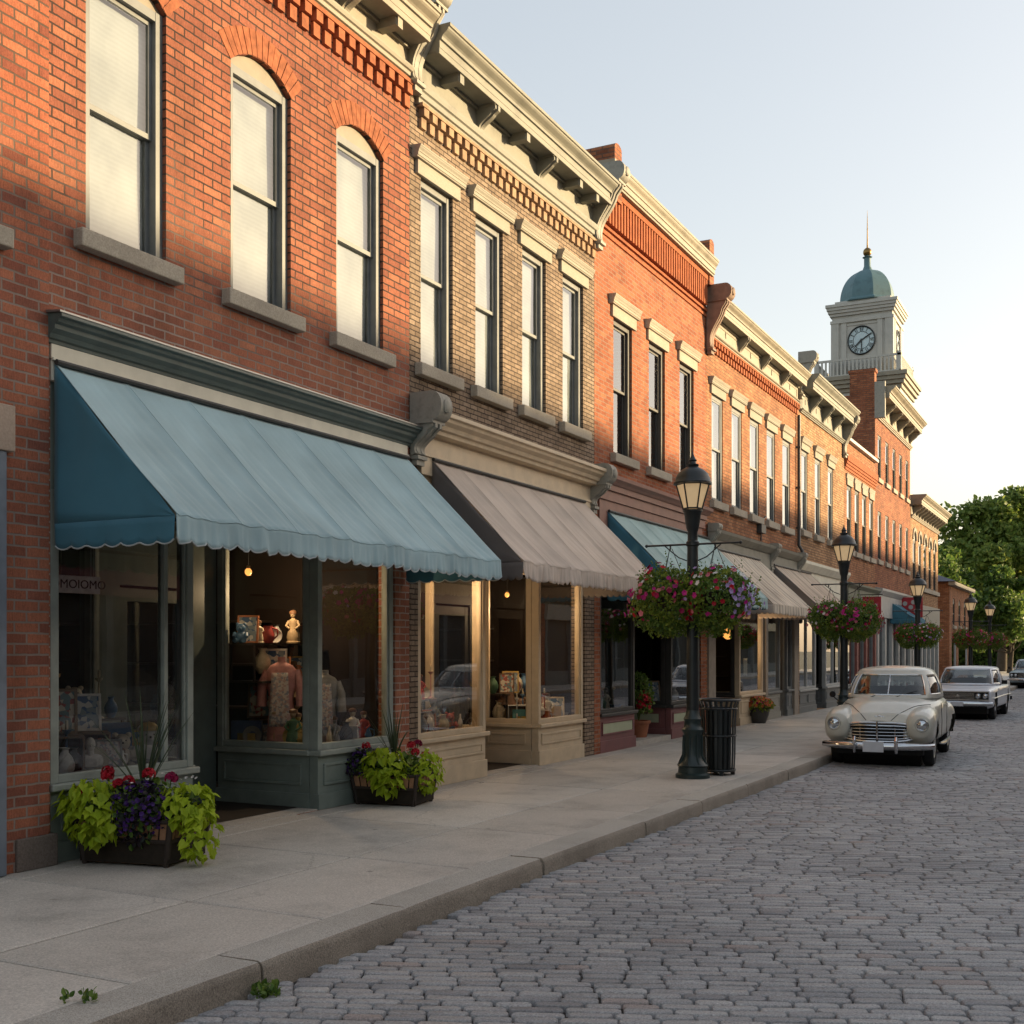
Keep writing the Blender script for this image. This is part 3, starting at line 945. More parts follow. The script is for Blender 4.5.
def shop_inside(bld, y0, y1, depth=5.0, zc=3.5, xf=-0.27):
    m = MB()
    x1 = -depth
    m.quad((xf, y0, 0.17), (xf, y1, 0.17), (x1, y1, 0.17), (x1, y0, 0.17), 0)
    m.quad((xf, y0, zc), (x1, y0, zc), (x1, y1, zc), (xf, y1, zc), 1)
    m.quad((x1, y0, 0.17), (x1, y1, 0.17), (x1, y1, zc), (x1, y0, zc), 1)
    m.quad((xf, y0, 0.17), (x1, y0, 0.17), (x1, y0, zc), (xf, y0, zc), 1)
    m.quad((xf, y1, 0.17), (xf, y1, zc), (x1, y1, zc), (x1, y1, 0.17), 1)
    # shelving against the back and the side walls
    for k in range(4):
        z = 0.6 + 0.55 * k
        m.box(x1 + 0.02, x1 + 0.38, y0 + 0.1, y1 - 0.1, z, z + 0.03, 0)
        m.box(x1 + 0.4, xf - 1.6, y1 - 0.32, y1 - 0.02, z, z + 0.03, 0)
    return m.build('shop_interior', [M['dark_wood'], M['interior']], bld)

def awning(y0, y1, p, zt, zb, vh, front, side, label, seams, trim=True, pleat=0.010, scal=0.18, group=None, x=0.03):
    t = thing('awning', label, 'awning', (x, y0, zb), group)
    L = y1 - y0
    sl = Vector((p, 0, zb - zt)); nrm = Vector((zt - zb, 0, p)).normalized()
    rs = random.Random(int(y0 * 10))
    seed = rs.uniform(0, 50)
    def fn(u, v):
        y = y0 + L * u
        s = (u * seams) % 1.0
        sag = -0.042 * math.sin(math.pi * v) * (math.sin(math.pi * s) ** 0.7 if 0 < s < 1 else 0)
        w1 = 0.026 * mn.noise(Vector((y * 7 + v * 2.2, v * 1.1, seed))) * (v ** 1.5) * 1.1
        # pulls running down from the seams towards the hem
        w2 = 0.016 * mn.noise(Vector((y * 16 - v * 3, v * 0.6, seed + 9))) * v
        ridge = 0.009 * math.exp(-((min(s, 1 - s)) * L / seams / 0.03) ** 2)
        q = Vector((x, y, zt)) + sl * v + nrm * (sag + w1 + w2 + ridge)
        return (q.x, y, q.z)
    c = MB()
    c.grid(fn, max(60, int(L * 60 / seams) * seams), 30)
    cn = c.build('canopy', M[front], t, solid=0.004, angle=80)
    for k in range(1, seams):
        sm_ = MB(); sm_.tube([Vector(fn(k / seams, j / 20)) + nrm * 0.001 for j in range(21)], 0.004, 5)
        sm_.build('seam', M[front], cn)
    # valance with scalloped hem and gathered folds
    ns = max(4, round(L / scal))
    vf = MB()
    def vfn(u, v):
        y = y0 + L * u
        sc_ = abs(math.sin(math.pi * u * ns))
        drop = vh * 0.84 + vh * 0.16 * sc_ ** 0.6
        wob = 0.006 * v + 1.7 * pleat * min(1.0, v * 4) * (mn.noise(Vector((y * 22, 0.3 * v, seed))) + 0.6 * mn.noise(Vector((y * 9, v, seed + 3)))) * (0.25 + v)
        top = fn(u, 1.0)
        return (top[0] - 0.006 + wob, y, top[2] + 0.012 - (drop + 0.012) * v)
    vf.grid(vfn, ns * 10, 6)
    val = vf.build('valance', M[front], t, solid=0.004, angle=80)
    if trim:
        tb = MB(); tb.tube([vfn(i / (ns * 10), 1.0) for i in range(ns * 10 + 1)], 0.0065, 5)
        tb.build('scallop_trim', M['trim'], val)
    for (yy, sg) in ((y0, -1), (y1, 1)):
        sp = MB()
        nsd = max(3, round(p / scal))
        def sfn(u, v, yy=yy, sg=sg):
            # u from the wall to the hem corner, v from the slope down to the hem line
            zt_ = zt + (zb - zt) * u
            fold = 0.022 * math.sin(u * 9 + v * 2 + seed) * (1 - v) * u * (1 - u) * 4 + 0.008 * mn.noise(Vector((u * 6, v * 3, seed)))
            return (x + p * u, yy + sg * (0.002 + fold), zt_ + (zb - zt_) * v)
        sp.grid(sfn, 24, 12)
        def svn(u, v, yy=yy, sg=sg):
            drop = vh * 0.84 + vh * 0.16 * abs(math.sin(math.pi * u * nsd)) ** 0.6
            return (x + p * u, yy + sg * (0.004 + 0.012 * v * math.sin(u * 17 + seed)), zb - drop * v)
        sp.grid(svn, nsd * 10, 4)
        pnl = sp.build('side_panel', M[side], t, solid=0.003, angle=80)
        if trim:
            tb = MB(); tb.tube([svn(i / 40, 1.0) for i in range(41)], 0.0065, 5)
            tb.build('scallop_trim', M['trim'], pnl)
    fr = MB()
    fr.tube([(x + p - 0.045, y0 + .02, zb - 0.025), (x + p - 0.045, y1 - .02, zb - 0.025)], 0.016, 8)
    fr.tube([(x + 0.03, y0 - 0.01, zt + 0.012), (x + 0.03, y1 + 0.01, zt + 0.012)], 0.024, 8)
    for yy in (y0 + 0.03, (y0 + y1) / 2, y1 - 0.03):
        fr.tube([(x + p - 0.045, yy, zb - 0.03), (x + 0.01, yy, zb - 0.03)], 0.012, 6)
        fr.tube([(x + p - 0.06, yy, zb - 0.04), (x + 0.6 * p, yy, zb + 0.4 * (zt - zb) - 0.09), (x + 0.02, yy, zt - 0.11)], 0.012, 6)
    fr.build('awning_frame', M['frame_dk'], t)
    return t

def frieze_cornice(bld, y0, y1, zm0, zm1, zs, zt, p, mt, brk=(), brk2=(), panels=False, name='cornice'):
    """bed moulding zm0..zm1, frieze to the soffit zs, crown zs..zt projecting p"""
    m = MB()
    h = zm1 - zm0
    m.prism([(-0.02, zm0), (0.05, zm0), (0.05, zm0 + h * 0.3), (0.08, zm0 + h * 0.34), (0.08, zm0 + h * 0.6), (0.105, zm0 + h * 0.66), (0.12, zm0 + h * 0.85), (0.12, zm1), (-0.02, zm1)], y0, y1)
    m.box(-0.02, 0.03, y0, y1, zm1, zs)
    m.box(-0.02, 0.075, y0, y1, zs - 0.06, zs)
    m.prism(crown_prof(0.0, p, zs, zt), y0, y1)
    # soffit board reaching out under the crown
    m.box(0.0, p * 0.66, y0 + 0.004, y1 - 0.004, zs - 0.02, zs + 0.004)
    m.box(p * 0.6, p * 0.69, y0, y1, zs - 0.035, zs + 0.04)
    if panels:
        ed = sorted([y0] + list(brk) + [y1])
        for a, b in zip(ed[:-1], ed[1:]):
            if b - a > 0.5:
                for (q0, q1, z0, z1) in ((a + .14, b - .14, zs - .14, zs - .11), (a + .14, b - .14, zm1 + .05, zm1 + .08), (a + .14, a + .17, zm1 + .08, zs - .14), (b - .17, b - .14, zm1 + .08, zs - .14)):
                    m.box(0.0, 0.042, q0, q1, z0, z1)
                m.ball((0.03, (a + b) / 2, (zm1 + zs) / 2), 0.05, 0, 8, 6, (0.5, 1, 1.6))
    c = m.build(name, M[mt], bld, bev=0.006)
    for yy in brk:
        b = MB()
        b.prism(bracket_poly(p * 0.62, zs - zm1 - 0.03, 0.02, zm1 + 0.005, 0.07), yy - 0.07, yy + 0.07)
        b.prism(bracket_poly(p * 0.62 + 0.02, zs - zm1 - 0.05, 0.02, zm1 + 0.005, 0.07), yy - 0.025, yy + 0.025)
        b.box(0.02, p * 0.66, yy - 0.085, yy + 0.085, zs - 0.05, zs - 0.021)
        b.build('bracket', M[mt], c)
    for yy in brk2:
        b = MB()
        b.box(0.03, p * 0.6, yy - 0.065, yy + 0.065, zs - 0.13, zs - 0.021)
        b.box(p * 0.6, p * 0.64, yy - 0.05, yy + 0.05, zs - 0.15, zs - 0.03)
        b.build('modillion', M[mt], c)
    return c

# ------------------------------------------------------------------ the row of buildings on the left
E = 0.003
BY = [1.0, 6.69, 12.2, 17.95, 23.95, 31.95, 38.2, 43.6, 51.75, 60.5]

# building at the left edge of the frame
b0 = thing('brick_building', 'red brick building cut off by the left edge, with a grey blue pilaster', 'building', (0, 1.0, 0.15))
m = MB()
X0 = 0.045
h0 = [(2.0, 2.95, 5.16, 7.9, .28), (3.75, 4.7, 5.16, 7.9, .28), (5.2, 6.14, 5.16, 7.9, .28), (1.4, 6.02, .15, 4.0, 0)]
facade(m, 1.0, 6.69 - E, 0.0, 9.8, h0, x=X0)
hull(m, 1.0, 6.69 - E, 0.0, 9.8, x=X0)
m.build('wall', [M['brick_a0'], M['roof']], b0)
for h in h0[:3]:
    sash_window(b0, (h[0] + h[1]) / 2, .94, h[2], h[3], .24, x=X0, head='frame_tan')
    brick_arch(b0, (h[0] + h[1]) / 2, .94, h[3], .28, x=X0)
frieze_cornice(b0, 1.0, 6.6, 8.9, 9.05, 9.6, 9.95, .5, 'cornice_cream', (2.2, 4.2, 6.2))
m = MB(); m.box(X0 - .03, X0 + .05, 6.02, 6.245, .15, 3.44)
m.build('pilaster', plain('grey_blue_paint', (0.17, 0.2, 0.24), 0.6, 0.2, 5), b0, bev=.008)
m = MB(); m.box(X0 - .03, X0 + .07, 5.95, 6.31, 3.44, 3.80)
m.build('capital', stone_mat('pinkish_sandstone', (0.42, 0.33, 0.26), 0.15, 50), b0, bev=.01)
shop_front(b0, (-.05, 1.45), (-.05, 6.0), .8, 3.4, 'frame', 'green', mull=(2.3,))
shop_inside(b0, 1.05, 6.6)
m = MB(); m.box(-.1, .02, 1.4, 6.01, 3.41, 4.0); m.build('fascia', M['fascia_cream'], b0)

M['frame_sage'] = plain('pale_sage_frame_paint', (0.27, 0.30, 0.27), .5, .2, 5.0, .08)
# first shop: red brick with arched windows
b1 = thing('brick_building', 'red brick building with three tall arched upper windows above the blue awning', 'building', (0, 6.69, 0.15))
WY = (7.58, 9.40, 11.15)
hs = [(y - .47, y + .47, 5.42, 7.90, .19) for y in WY] + [(6.74, 11.88, .15, 4.2, 0)]
m = MB()
facade(m, 6.69 + E, 12.2 - E, 0.0, 9.3, hs)
hull(m, 6.69 + E, 12.2 - E, 0.0, 9.3)
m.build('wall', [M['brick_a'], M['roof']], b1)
for y in WY:
    sash_window(b1, y, .94, 5.42, 7.90, .19, head='frame_tan')
    brick_arch(b1, y, .94, 7.90, .19)
M['pier_base'] = stone_mat('pier_base_stone', (0.16, 0.13, 0.11), 0.3, 60)
for (a, b) in ((6.36, 6.76), (11.86, 12.3)):
    m = MB(); m.box(-.03, .072 if a < 7 else .018, a, b, .15, .41); m.build('pier_base', M['pier_base'], b1, bev=.01)
dentil_band(b1, 6.72, 12.18, 8.52, 8.86, .2, .115, .085, 'brick_trim')
c1 = frieze_cornice(b1, 6.70, 12.13, 8.85, 9.02, 9.30, 9.62, .5, 'cornice_cream', (8.0, 9.3, 10.75), (7.3, 8.65, 10.05, 11.5))
console_mb(.40, 1.12, 12.12, 12.34, .02, 8.92).build('end_console', M['console'], c1, bev=.006)
# shop cornice and fascia
m = MB()
m.prism([(-.02, 4.40), (.03, 4.40), (.035, 4.43), (.06, 4.435), (.075, 4.47), (.12, 4.50), (.125, 4.535), (.16, 4.55), (.17, 4.58), (.20, 4.585), (.20, 4.615), (-.02, 4.635)], 6.68, 12.18)
sc1 = m.build('shop_cornice', M['green_dk'], b1, bev=.004)
m = MB(); m.prism([(-.02, 4.637), (.205, 4.617), (.205, 4.632), (-.02, 4.66)], 6.66, 12.19); m.build('flashing', M['metal'], sc1)
m = MB(); m.box(-.12, .025, 6.73, 12.12, 4.1, 4.40); m.box(-.1, .05, 6.73, 12.12, 4.26, 4.285)
m.build('fascia', M['fascia_cream'], b1, bev=.004)
m = MB(); m.box(-.14, -.02, 6.75, 11.87, 3.22, 4.1); m.build('transom_board', M['green'], b1)
# the recessed front
shop_front(b1, (-.02, 6.76), (-.02, 8.43), .80, 3.22, 'frame_sage', 'green', mull=(1.32,))
shop_front(b1, (-1.45, 8.427), (-.146, 8.427), .80, 3.22, 'frame_sage', 'green')
shop_front(b1, (-.02, 10.37), (-.02, 11.87), .80, 3.22, 'frame_sage', 'green')
shop_front(b1, (-1.45, 10.373), (-.146, 10.373), .80, 3.22, 'frame_sage', 'green')
def shop_door(bld, x, y0, y1, z1, fm, name='door'):
    d = MB()
    d.box(x - .06, x, y0, y0 + .12, .17, z1); d.box(x - .06, x, y1 - .12, y1, .17, z1)
    d.box(x - .06, x - .003, y0 + .12, y1 - .12, z1 - .14, z1); d.box(x - .06, x - .003, y0 + .12, y1 - .12, .17, .85)
    d.box(x - .002, x + .012, y0 + .2, y1 - .2, .3, .72)
    dd = d.build(name, M[fm], bld, bev=.005)
    q = MB(); q.quad((x - .03, y0 + .12, .85), (x - .03, y1 - .12, .85), (x - .03, y1 - .12, z1 - .14), (x - .03, y0 + .12, z1 - .14)); q.build('pane', M['pane_shop'], dd)
    q = MB(); q.lathe([(.0, 0), (.03, .004), (.033, .03), (.015, .05), (0, .052)], seg=12); 
    v = [(x + a[2] , y1 - .06 + a[0], 1.15 + a[1]) for a in q.v]; q.v = v
    q.build('handle', M['brass'], dd)
    return dd
shop_door(b1, -1.47, 8.9, 9.9, 2.55, 'green_dk')
m = MB(); m.box(-1.53, -1.45, 8.44, 8.9, .17, 3.22); m.box(-1.53, -1.45, 9.9, 10.36, .17, 3.22); m.box(-1.53, -1.45, 8.9, 9.9, 2.58, 3.22)
m.build('door_surround', M['green_dk'], b1)
m = MB()
for (a, b) in ((6.8, 8.36), (10.44, 11.83)):
    m.box(-1.38, -.16, a, b, .55, .80)
m.build('display_platform', plain('display_board', (0.16, 0.14, 0.12), .8, .2), b1)
m = MB(); m.box(-1.45, -.02, 8.44, 10.36, .10, .165); m.build('entry_step', M['concrete'], b1)
m = MB(); m.quad((-1.5, 6.75, 3.21), (-1.5, 11.88, 3.21), (-.02, 11.88, 3.21), (-.02, 6.75, 3.21)); m.build('entry_ceiling', M['dark_wood'], b1)
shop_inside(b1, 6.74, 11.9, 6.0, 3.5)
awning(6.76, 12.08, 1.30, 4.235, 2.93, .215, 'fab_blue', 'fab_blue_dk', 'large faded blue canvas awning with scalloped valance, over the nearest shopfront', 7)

# second shop: tan brick, four windows with stone hoods
b2 = thing('brick_building', 'tan brick building with four hooded sash windows above the taupe awning', 'building', (0, 12.2, 0.15))
WY = (12.86, 14.27, 15.68, 17.09)
hs = [(y - .40, y + .40, 5.47, 7.82, 0) for y in WY] + [(12.40, 17.55, .15, 4.3, 0)]
m = MB()
facade(m, 12.2 + E, 17.95 - E, 0.0, 9.2, hs); hull(m, 12.2 + E, 17.95 - E, 0.0, 9.2)
m.build('wall', [M['brick_b'], M['roof']], b2)
for y in WY:
    sash_window(b2, y, .80, 5.47, 7.82, 0, head='frame_tan', hood=('lintel', .32, .13, .13))
dentil_band(b2, 12.36, 17.93, 8.40, 8.70, .2, .115, .085, 'brick_trim_tan')
c2 = frieze_cornice(b2, 12.34, 17.88, 8.68, 8.93, 9.27, 9.58, .50, 'cornice_grey', (13.9, 15.75), (12.95, 14.85, 16.7, 17.35))
for y in (16.75,):
    pass
console_mb(.46, 1.2, 17.80, 18.04, .02, 8.72).build('end_console', M['console'], c2, bev=.006)
m = MB()
m.prism([(-.02, 4.58), (.05, 4.58), (.05, 4.60), (.16, 4.61), (.17, 4.66), (.21, 4.67), (.23, 4.72), (.29, 4.76), (.30, 4.80), (.34, 4.81), (.34, 4.86), (-.02, 4.90)], 12.42, 17.72)
sc2 = m.build('shop_cornice', M['cream'], b2, bev=.004)
console_mb(.31, .72, 12.19, 12.43, .02, 4.34, .5).build('shop_console', M['console'], sc2, bev=.005)
console_mb(.29, .64, 17.69, 17.89, .02, 4.32, .5).build('shop_console', M['console'], sc2, bev=.005)
m = MB(); m.box(-.12, .04, 12.42, 17.70, 4.1, 4.58); m.box(-.1, .06, 12.42, 17.7, 4.33, 4.36); m.build('fascia', M['cream'], b2, bev=.004)
m = MB(); m.box(-.14, -.02, 12.41, 17.54, 3.15, 4.1); m.build('transom_board', M['cream'], b2)
shop_front(b2, (-.02, 12.42), (-.02, 14.20), .78, 3.15, 'cream', 'cream', skirt=.24)
shop_front(b2, (-1.0, 15.873), (-.146, 15.873), .78, 3.15, 'cream', 'cream', skirt=.22)
shop_front(b2, (-.02, 15.87), (-.02, 17.53), .78, 3.15, 'cream', 'cream', skirt=.22)
shop_front(b2, (-1.0, 14.197), (-.146, 14.197), .78, 3.15, 'cream', 'cream')
shop_door(b2, -1.02, 14.5, 15.5, 2.55, 'dark_wood')
m = MB(); m.box(-1.08, -1.0, 14.21, 14.5, .17, 3.15); m.box(-1.08, -1.0, 15.5, 15.86, .17, 3.15); m.box(-1.08, -1.0, 14.5, 15.5, 2.58, 3.15)
m.build('door_surround', M['dark_wood'], b2)
m = MB(); m.box(-1.0, -.02, 14.21, 15.86, .10, .165); m.build('entry_step', M['concrete'], b2)
m = MB()
for (a, b) in ((12.46, 14.12), (15.95, 17.48)):
    m.box(-.98, -.16, a, b, .55, .78)
m.build('display_platform', plain('display_board_b', (0.16, 0.14, 0.12), .8, .2), b2)
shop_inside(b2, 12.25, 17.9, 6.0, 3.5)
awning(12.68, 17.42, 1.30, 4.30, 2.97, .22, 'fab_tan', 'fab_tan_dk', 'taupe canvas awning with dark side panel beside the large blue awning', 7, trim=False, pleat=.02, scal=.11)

# third shop: orange brick, corbelled parapet
b3 = thing('brick_building', 'orange brick building with corbelled parapet, end piers and three dark windows', 'building', (0, 17.95, 0.15))
WY = (19.22, 20.95, 22.68)
hs = [(y - .44, y + .44, 5.30, 7.66, 0) for y in WY] + [(18.2, 23.6, .15, 4.3, 0)]
m = MB()
facade(m, 17.95 + E, 23.95 - E, 0.0, 9.95, hs); hull(m, 17.95 + E, 23.95 - E, 0.0, 9.95)
m.build('wall', [M['brick_c'], M['roof']], b3)
for y in WY:
    sash_window(b3, y, .88, 5.30, 7.66, 0, frame='frame_dk', head='frame_tan', blind='curtain', blind_rng=(.0, .3), hood=('sill', .36, .12, .13), gap=.05)
dentil_band(b3, 18.2, 23.75, 9.14, 9.78, .135, .07, .10, 'brick_trim_or', two=False)
m = MB()
m.box(-.01, .045, 18.05, 23.9, 9.07, 9.12); m.box(-.01, .03, 18.05, 23.9, 8.96, 9.01)
m.build('string_course', M['brick_trim_or'], b3)
m = MB(); m.prism(crown_prof(0.0, .30, 9.79, 10.12), 18.12, 23.9)
m.build('cornice', M['cornice_cream'], b3, bev=.005)
for (ya, yb, zt) in ((18.5, 18.82, 10.5), (23.75, 24.05, 10.5)):
    m = MB(); m.box(-1.0, .14, ya, yb, 9.6, zt)
    ry = (yb - ya) / 2
    m.prism([(ya, zt)] + [((ya + yb) / 2 - ry * math.cos(a), zt + ry * 0.55 * math.sin(a)) for a in [math.pi * k / 8 for k in range(1, 8)]] + [(yb, zt)], -1.0, .14, 'x')
    m.build('parapet_pier', M['brick_f'], b3)
m = MB()
m.box(-.02, .06, 18.0, 23.7, 4.45, 4.62); m.box(-.02, .10, 18.0, 23.7, 4.62, 4.72)
m.prism([(-.02, 4.72), (.12, 4.72), (.16, 4.76), (.22, 4.80), (.23, 4.86), (-.02, 4.90)], 17.98, 23.75)
m.build('shop_cornice', M['maroon_fascia'], b3, bev=.004)
m = MB(); m.box(-.12, .03, 18.1, 23.6, 3.15, 4.45); m.build('fascia', M['maroon_fascia'], b3)
shop_front(b3, (-.02, 18.22), (-.02, 19.85), .82, 3.15, 'frame_dk', 'maroon', panel_mat='sage_panel', skirt=.2)
shop_front(b3, (-1.0, 21.803), (-.146, 21.803), .82, 3.15, 'frame_dk', 'maroon', panel_mat='sage_panel', skirt=.2)
shop_front(b3, (-.02, 21.8), (-.02, 23.58), .82, 3.15, 'frame_dk', 'maroon', panel_mat='sage_panel', skirt=.2)
shop_front(b3, (-1.0, 19.847), (-.146, 19.847), .82, 3.15, 'frame_dk', 'maroon')
shop_door(b3, -1.02, 20.3, 21.3, 2.55, 'frame_dk')
m = MB(); m.box(-1.0, -.02, 19.86, 21.79, .10, .24); m.build('entry_step', M['concrete'], b3)
m = MB(); m.box(-.98, -.16, 18.3, 19.8, .55, .8); m.box(-.98, -.16, 21.9, 23.5, .55, .8); m.build('display_platform', M['dark_wood'], b3)
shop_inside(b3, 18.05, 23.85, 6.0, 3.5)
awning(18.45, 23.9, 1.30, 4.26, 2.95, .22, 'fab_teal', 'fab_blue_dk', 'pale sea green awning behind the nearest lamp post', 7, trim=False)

# fourth: amber brick, five windows
b4 = thing('brick_building', 'amber brick building with five hooded windows and a panelled cream frieze', 'building', (0, 23.95, 0.15))
WY = (24.72, 26.2, 27.68, 29.2, 30.75)
hs = [(y - .40, y + .40, 5.12, 7.42, 0) for y in WY] + [(24.3, 31.6, .15, 4.0, 0)]
m = MB()
facade(m, 23.95 + E, 31.95 - E, 0.0, 9.2, hs); hull(m, 23.95 + E, 31.95 - E, 0.0, 9.2)
m.build('wall', [M['brick_d'], M['roof']], b4)
for y in WY:
    sash_window(b4, y, .80, 5.12, 7.42, 0, frame='frame', head='frame_tan', blind='blind', blind_rng=(.0, 1), hood=('lintel', .34, .12, .12), detail=False)
dentil_band(b4, 24.1, 31.9, 8.30, 8.60, .2, .11, .085, 'brick_trim_or')
c4_ = frieze_cornice(b4, 24.2, 31.9, 8.58, 8.68, 9.10, 9.40, .40, 'cornice_cream', (26.3, 28.2, 30.1), panels=True)
console_mb(.42, 1.28, 23.9, 24.16, .02, 8.35).build('end_console', plain('rusty_console_paint', (0.24, 0.16, 0.12), .7, .3, 6), c4_)
m = MB()
m.prism([(-.02, 4.30), (.08, 4.30), (.12, 4.34), (.2, 4.42), (.22, 4.48), (-.02, 4.54)], 24.05, 31.8)
sc4 = m.build('shop_cornice', M['cornice_grey'], b4)
m = MB(); m.box(-.12, .05, 24.1, 31.8, 3.1, 4.30); m.build('fascia', M['cornice_grey'], b4)
for (ya, yb, z) in ((23.98, 24.2, 4.05), (28.95, 29.2, 4.02), (31.8, 32.0, 4.0)):
    console_mb(.2, .55, ya, yb, .03, z).build('shop_console', M['console'], sc4)
M['concrete_post'] = plain('stone_pier_paint', (0.3, 0.25, 0.2), .7, .2)
for (a, b) in ((24.02, 24.5), (28.6, 28.8), (31.5, 31.95)):
    m = MB(); m.box(-.06, .04, a, b, .15, 3.2); m.build('pilaster', M['concrete_post'], b4)
shop_front(b4, (-1.1, 26.503), (-.146, 26.503), .85, 3.1, 'frame_dk', 'cream')
shop_front(b4, (-.02, 26.5), (-.02, 28.55), .85, 3.1, 'cream', 'cream')
shop_front(b4, (-.02, 28.85), (-.02, 30.2), .85, 3.1, 'frame', 'console')
shop_front(b4, (-1.0, 30.903), (-.146, 30.903), .85, 3.1, 'frame_dk', 'frame')
shop_front(b4, (-.02, 30.9), (-.02, 31.48), .85, 3.1, 'frame', 'frame')
shop_inside(b4, 24.05, 31.85, 5.0, 3.5)
awning(24.35, 27.95, 1.30, 4.08, 2.86, .20, 'fab_cream', 'fab_tan', 'cream and brown striped awning just beyond the nearest lamp post', 5, trim=False, scal=.12)
awning(29.3, 33.3, 1.30, 4.05, 2.85, .20, 'fab_tan2', 'fab_tan_dk', 'sand coloured awning with black side panel beyond the striped awning', 5, trim=False, scal=.12)

m = MB()
m.tube([(.07, 31.86, 8.3), (.07, 31.86, 4.75), (.16, 31.86, 4.6), (.16, 31.86, 4.45)], .045, 10)
for z in (5.2, 6.3, 7.4):
    m.box(-.01, .12, 31.80, 31.92, z, z + .05)
m.build('downpipe', M['frame_dk'], b4)
m = MB(); m.tube([(.05, 28.1, 4.56), (.05, 28.1, 5.0), (.05, 28.5, 5.2)], .02, 6); m.box(0, .12, 27.9, 28.3, 4.75, 4.95)
m.build('meter_box', M['frame_dk'], b4)

# fifth: buff brick
b5 = thing('brick_building', 'buff brick building with three windows and a deep bracketed cornice', 'building', (0, 31.95, 0.15))
WY = (32.78, 34.42, 36.15)
hs = [(y - .36, y + .36, 5.22, 7.46, 0) for y in WY] + [(32.2, 37.9, .15, 4.0, 0)]
m = MB()
facade(m, 31.95 + E, 38.2 - E, 0.0, 9.2, hs); hull(m, 31.95 + E, 38.2 - E, 0.0, 9.2)
m.build('wall', [M['brick_e'], M['roof']], b5)
for y in WY:
    sash_window(b5, y, .72, 5.22, 7.46, 0, frame='frame', head='frame_lt', blind='blind', blind_rng=(.0, 1), hood=('lintel', .33, .12, .12), detail=False)
c5 = frieze_cornice(b5, 32.2, 38.0, 8.45, 8.55, 9.08, 9.46, .55, 'cornice_grey', (33.3, 34.9, 36.4), panels=True)
console_mb(.36, 1.2, 37.85, 38.15, .02, 8.2).build('end_console', M['console'], c5)
console_mb(.4, 1.1, 31.98, 32.22, .02, 8.95).build('end_console', M['console'], c5)
m = MB(); m.prism([(-.02, 4.1), (.1, 4.1), (.22, 4.28), (.22, 4.36), (-.02, 4.42)], 32.0, 38.1); m.box(-.12, .05, 32.05, 38.1, 3.1, 4.1)
m.build('shop_cornice', M['fascia_cream'], b5)
shop_front(b5, (-.02, 32.2), (-.02, 34.3), .8, 3.1, 'frame_lt', 'frame', mull=(1.0,))
shop_front(b5, (-1.0, 35.603), (-.146, 35.603), .8, 3.1, 'frame_dk', 'frame')
shop_front(b5, (-.02, 35.6), (-.02, 37.9), .8, 3.1, 'frame_lt', 'frame', mull=(1.1,))
shop_inside(b5, 32.05, 38.1, 5.0, 3.5)

# sixth: lower russet building with stepped brick band
b6 = thing('brick_building', 'low russet brick building with plain parapet and white coping before the tall one', 'building', (0, 38.2, 0.15))
WY = (38.95, 40.25, 41.55, 42.85)
hs = [(y - .36, y + .36, 5.15, 7.25, 0) for y in WY] + [(38.5, 43.3, .15, 3.9, 0)]
m = MB()
facade(m, 38.2 + E, 43.6 - E, 0.0, 8.66, hs); hull(m, 38.2 + E, 43.6 - E, 0.0, 8.66)
m.build('wall', [M['brick_d'], M['roof']], b6)
for y in WY:
    sash_window(b6, y, .72, 5.15, 7.25, 0, frame='frame_dk', blind=None, hood=('lintel', .36, .1, .06), detail=False)
m = MB(); m.box(-.3, .14, 38.22, 43.58, 8.66, 8.76); m.build('coping', M['frame_lt'], b6)
m = MB()
for k in range(4):
    m.box(-.01, .03 + .03 * k, 38.22, 43.58, 7.72 + .09 * k, 7.81 + .09 * k)
m.box(-.01, .12, 38.22, 43.58, 8.08, 8.22)
m.build('corbel_band', M['brick_trim_or'], b6)
m = MB(); m.box(-.1, .12, 38.25, 43.5, 3.1, 3.9); m.prism([(-.02, 3.9), (.12, 3.9), (.22, 4.02), (.22, 4.08), (-.02, 4.12)], 38.25, 43.55); m.build('fascia', plain('dull_green_fascia', (0.13, 0.14, 0.1), .6, .2), b6)
M['red_post'] = plain('brick_red_paint', (0.25, 0.09, 0.07), .6, .2)
for y in (38.35, 40.1, 41.7, 43.4):
    m = MB(); m.box(-.1, .06, y - .12, y + .12, .15, 3.1); m.build('pilaster', M['red_post'], b6)
for (a, b) in ((38.5, 39.95), (40.25, 41.55), (41.85, 43.25)):
    shop_front(b6, (-.02, a), (-.02, b), .7, 3.1, 'frame', 'frame_dk', panel=False)
shop_inside(b6, 38.3, 43.5, 5.0, 3.5)

# seventh: tall russet building
b7 = thing('brick_building', 'tall russet brick building with a dark blank side wall and bracketed cornice', 'building', (0, 43.6, 0.15))
WY = (44.5, 46.1, 47.7, 49.3, 50.9)
hs = [(y - .34, y + .34, 8.2, 9.8, 0) for y in WY] + [(y - .34, y + .34, 5.2, 7.0, 0) for y in WY] + [(43.9, 51.4, .15, 3.9, 0)]
m = MB()
facade(m, 43.6 + E, 51.75 - E, 0.0, 11.0, hs); hull(m, 43.6 + E, 51.75 - E, 0.0, 11.2, 9.5)
m.build('wall', [M['brick_f'], M['roof']], b7)
for y in WY:
    for (a, b) in ((8.2, 9.8), (5.2, 7.0)):
        sash_window(b7, y, .68, a, b, 0, frame='frame_dk', blind=None, detail=False, sillw=.1)
c7 = frieze_cornice(b7, 43.75, 51.72, 10.35, 10.5, 11.05, 11.45, .7, 'cornice_cream', (45.2, 46.8, 48.4, 50.0, 51.3), panels=True)
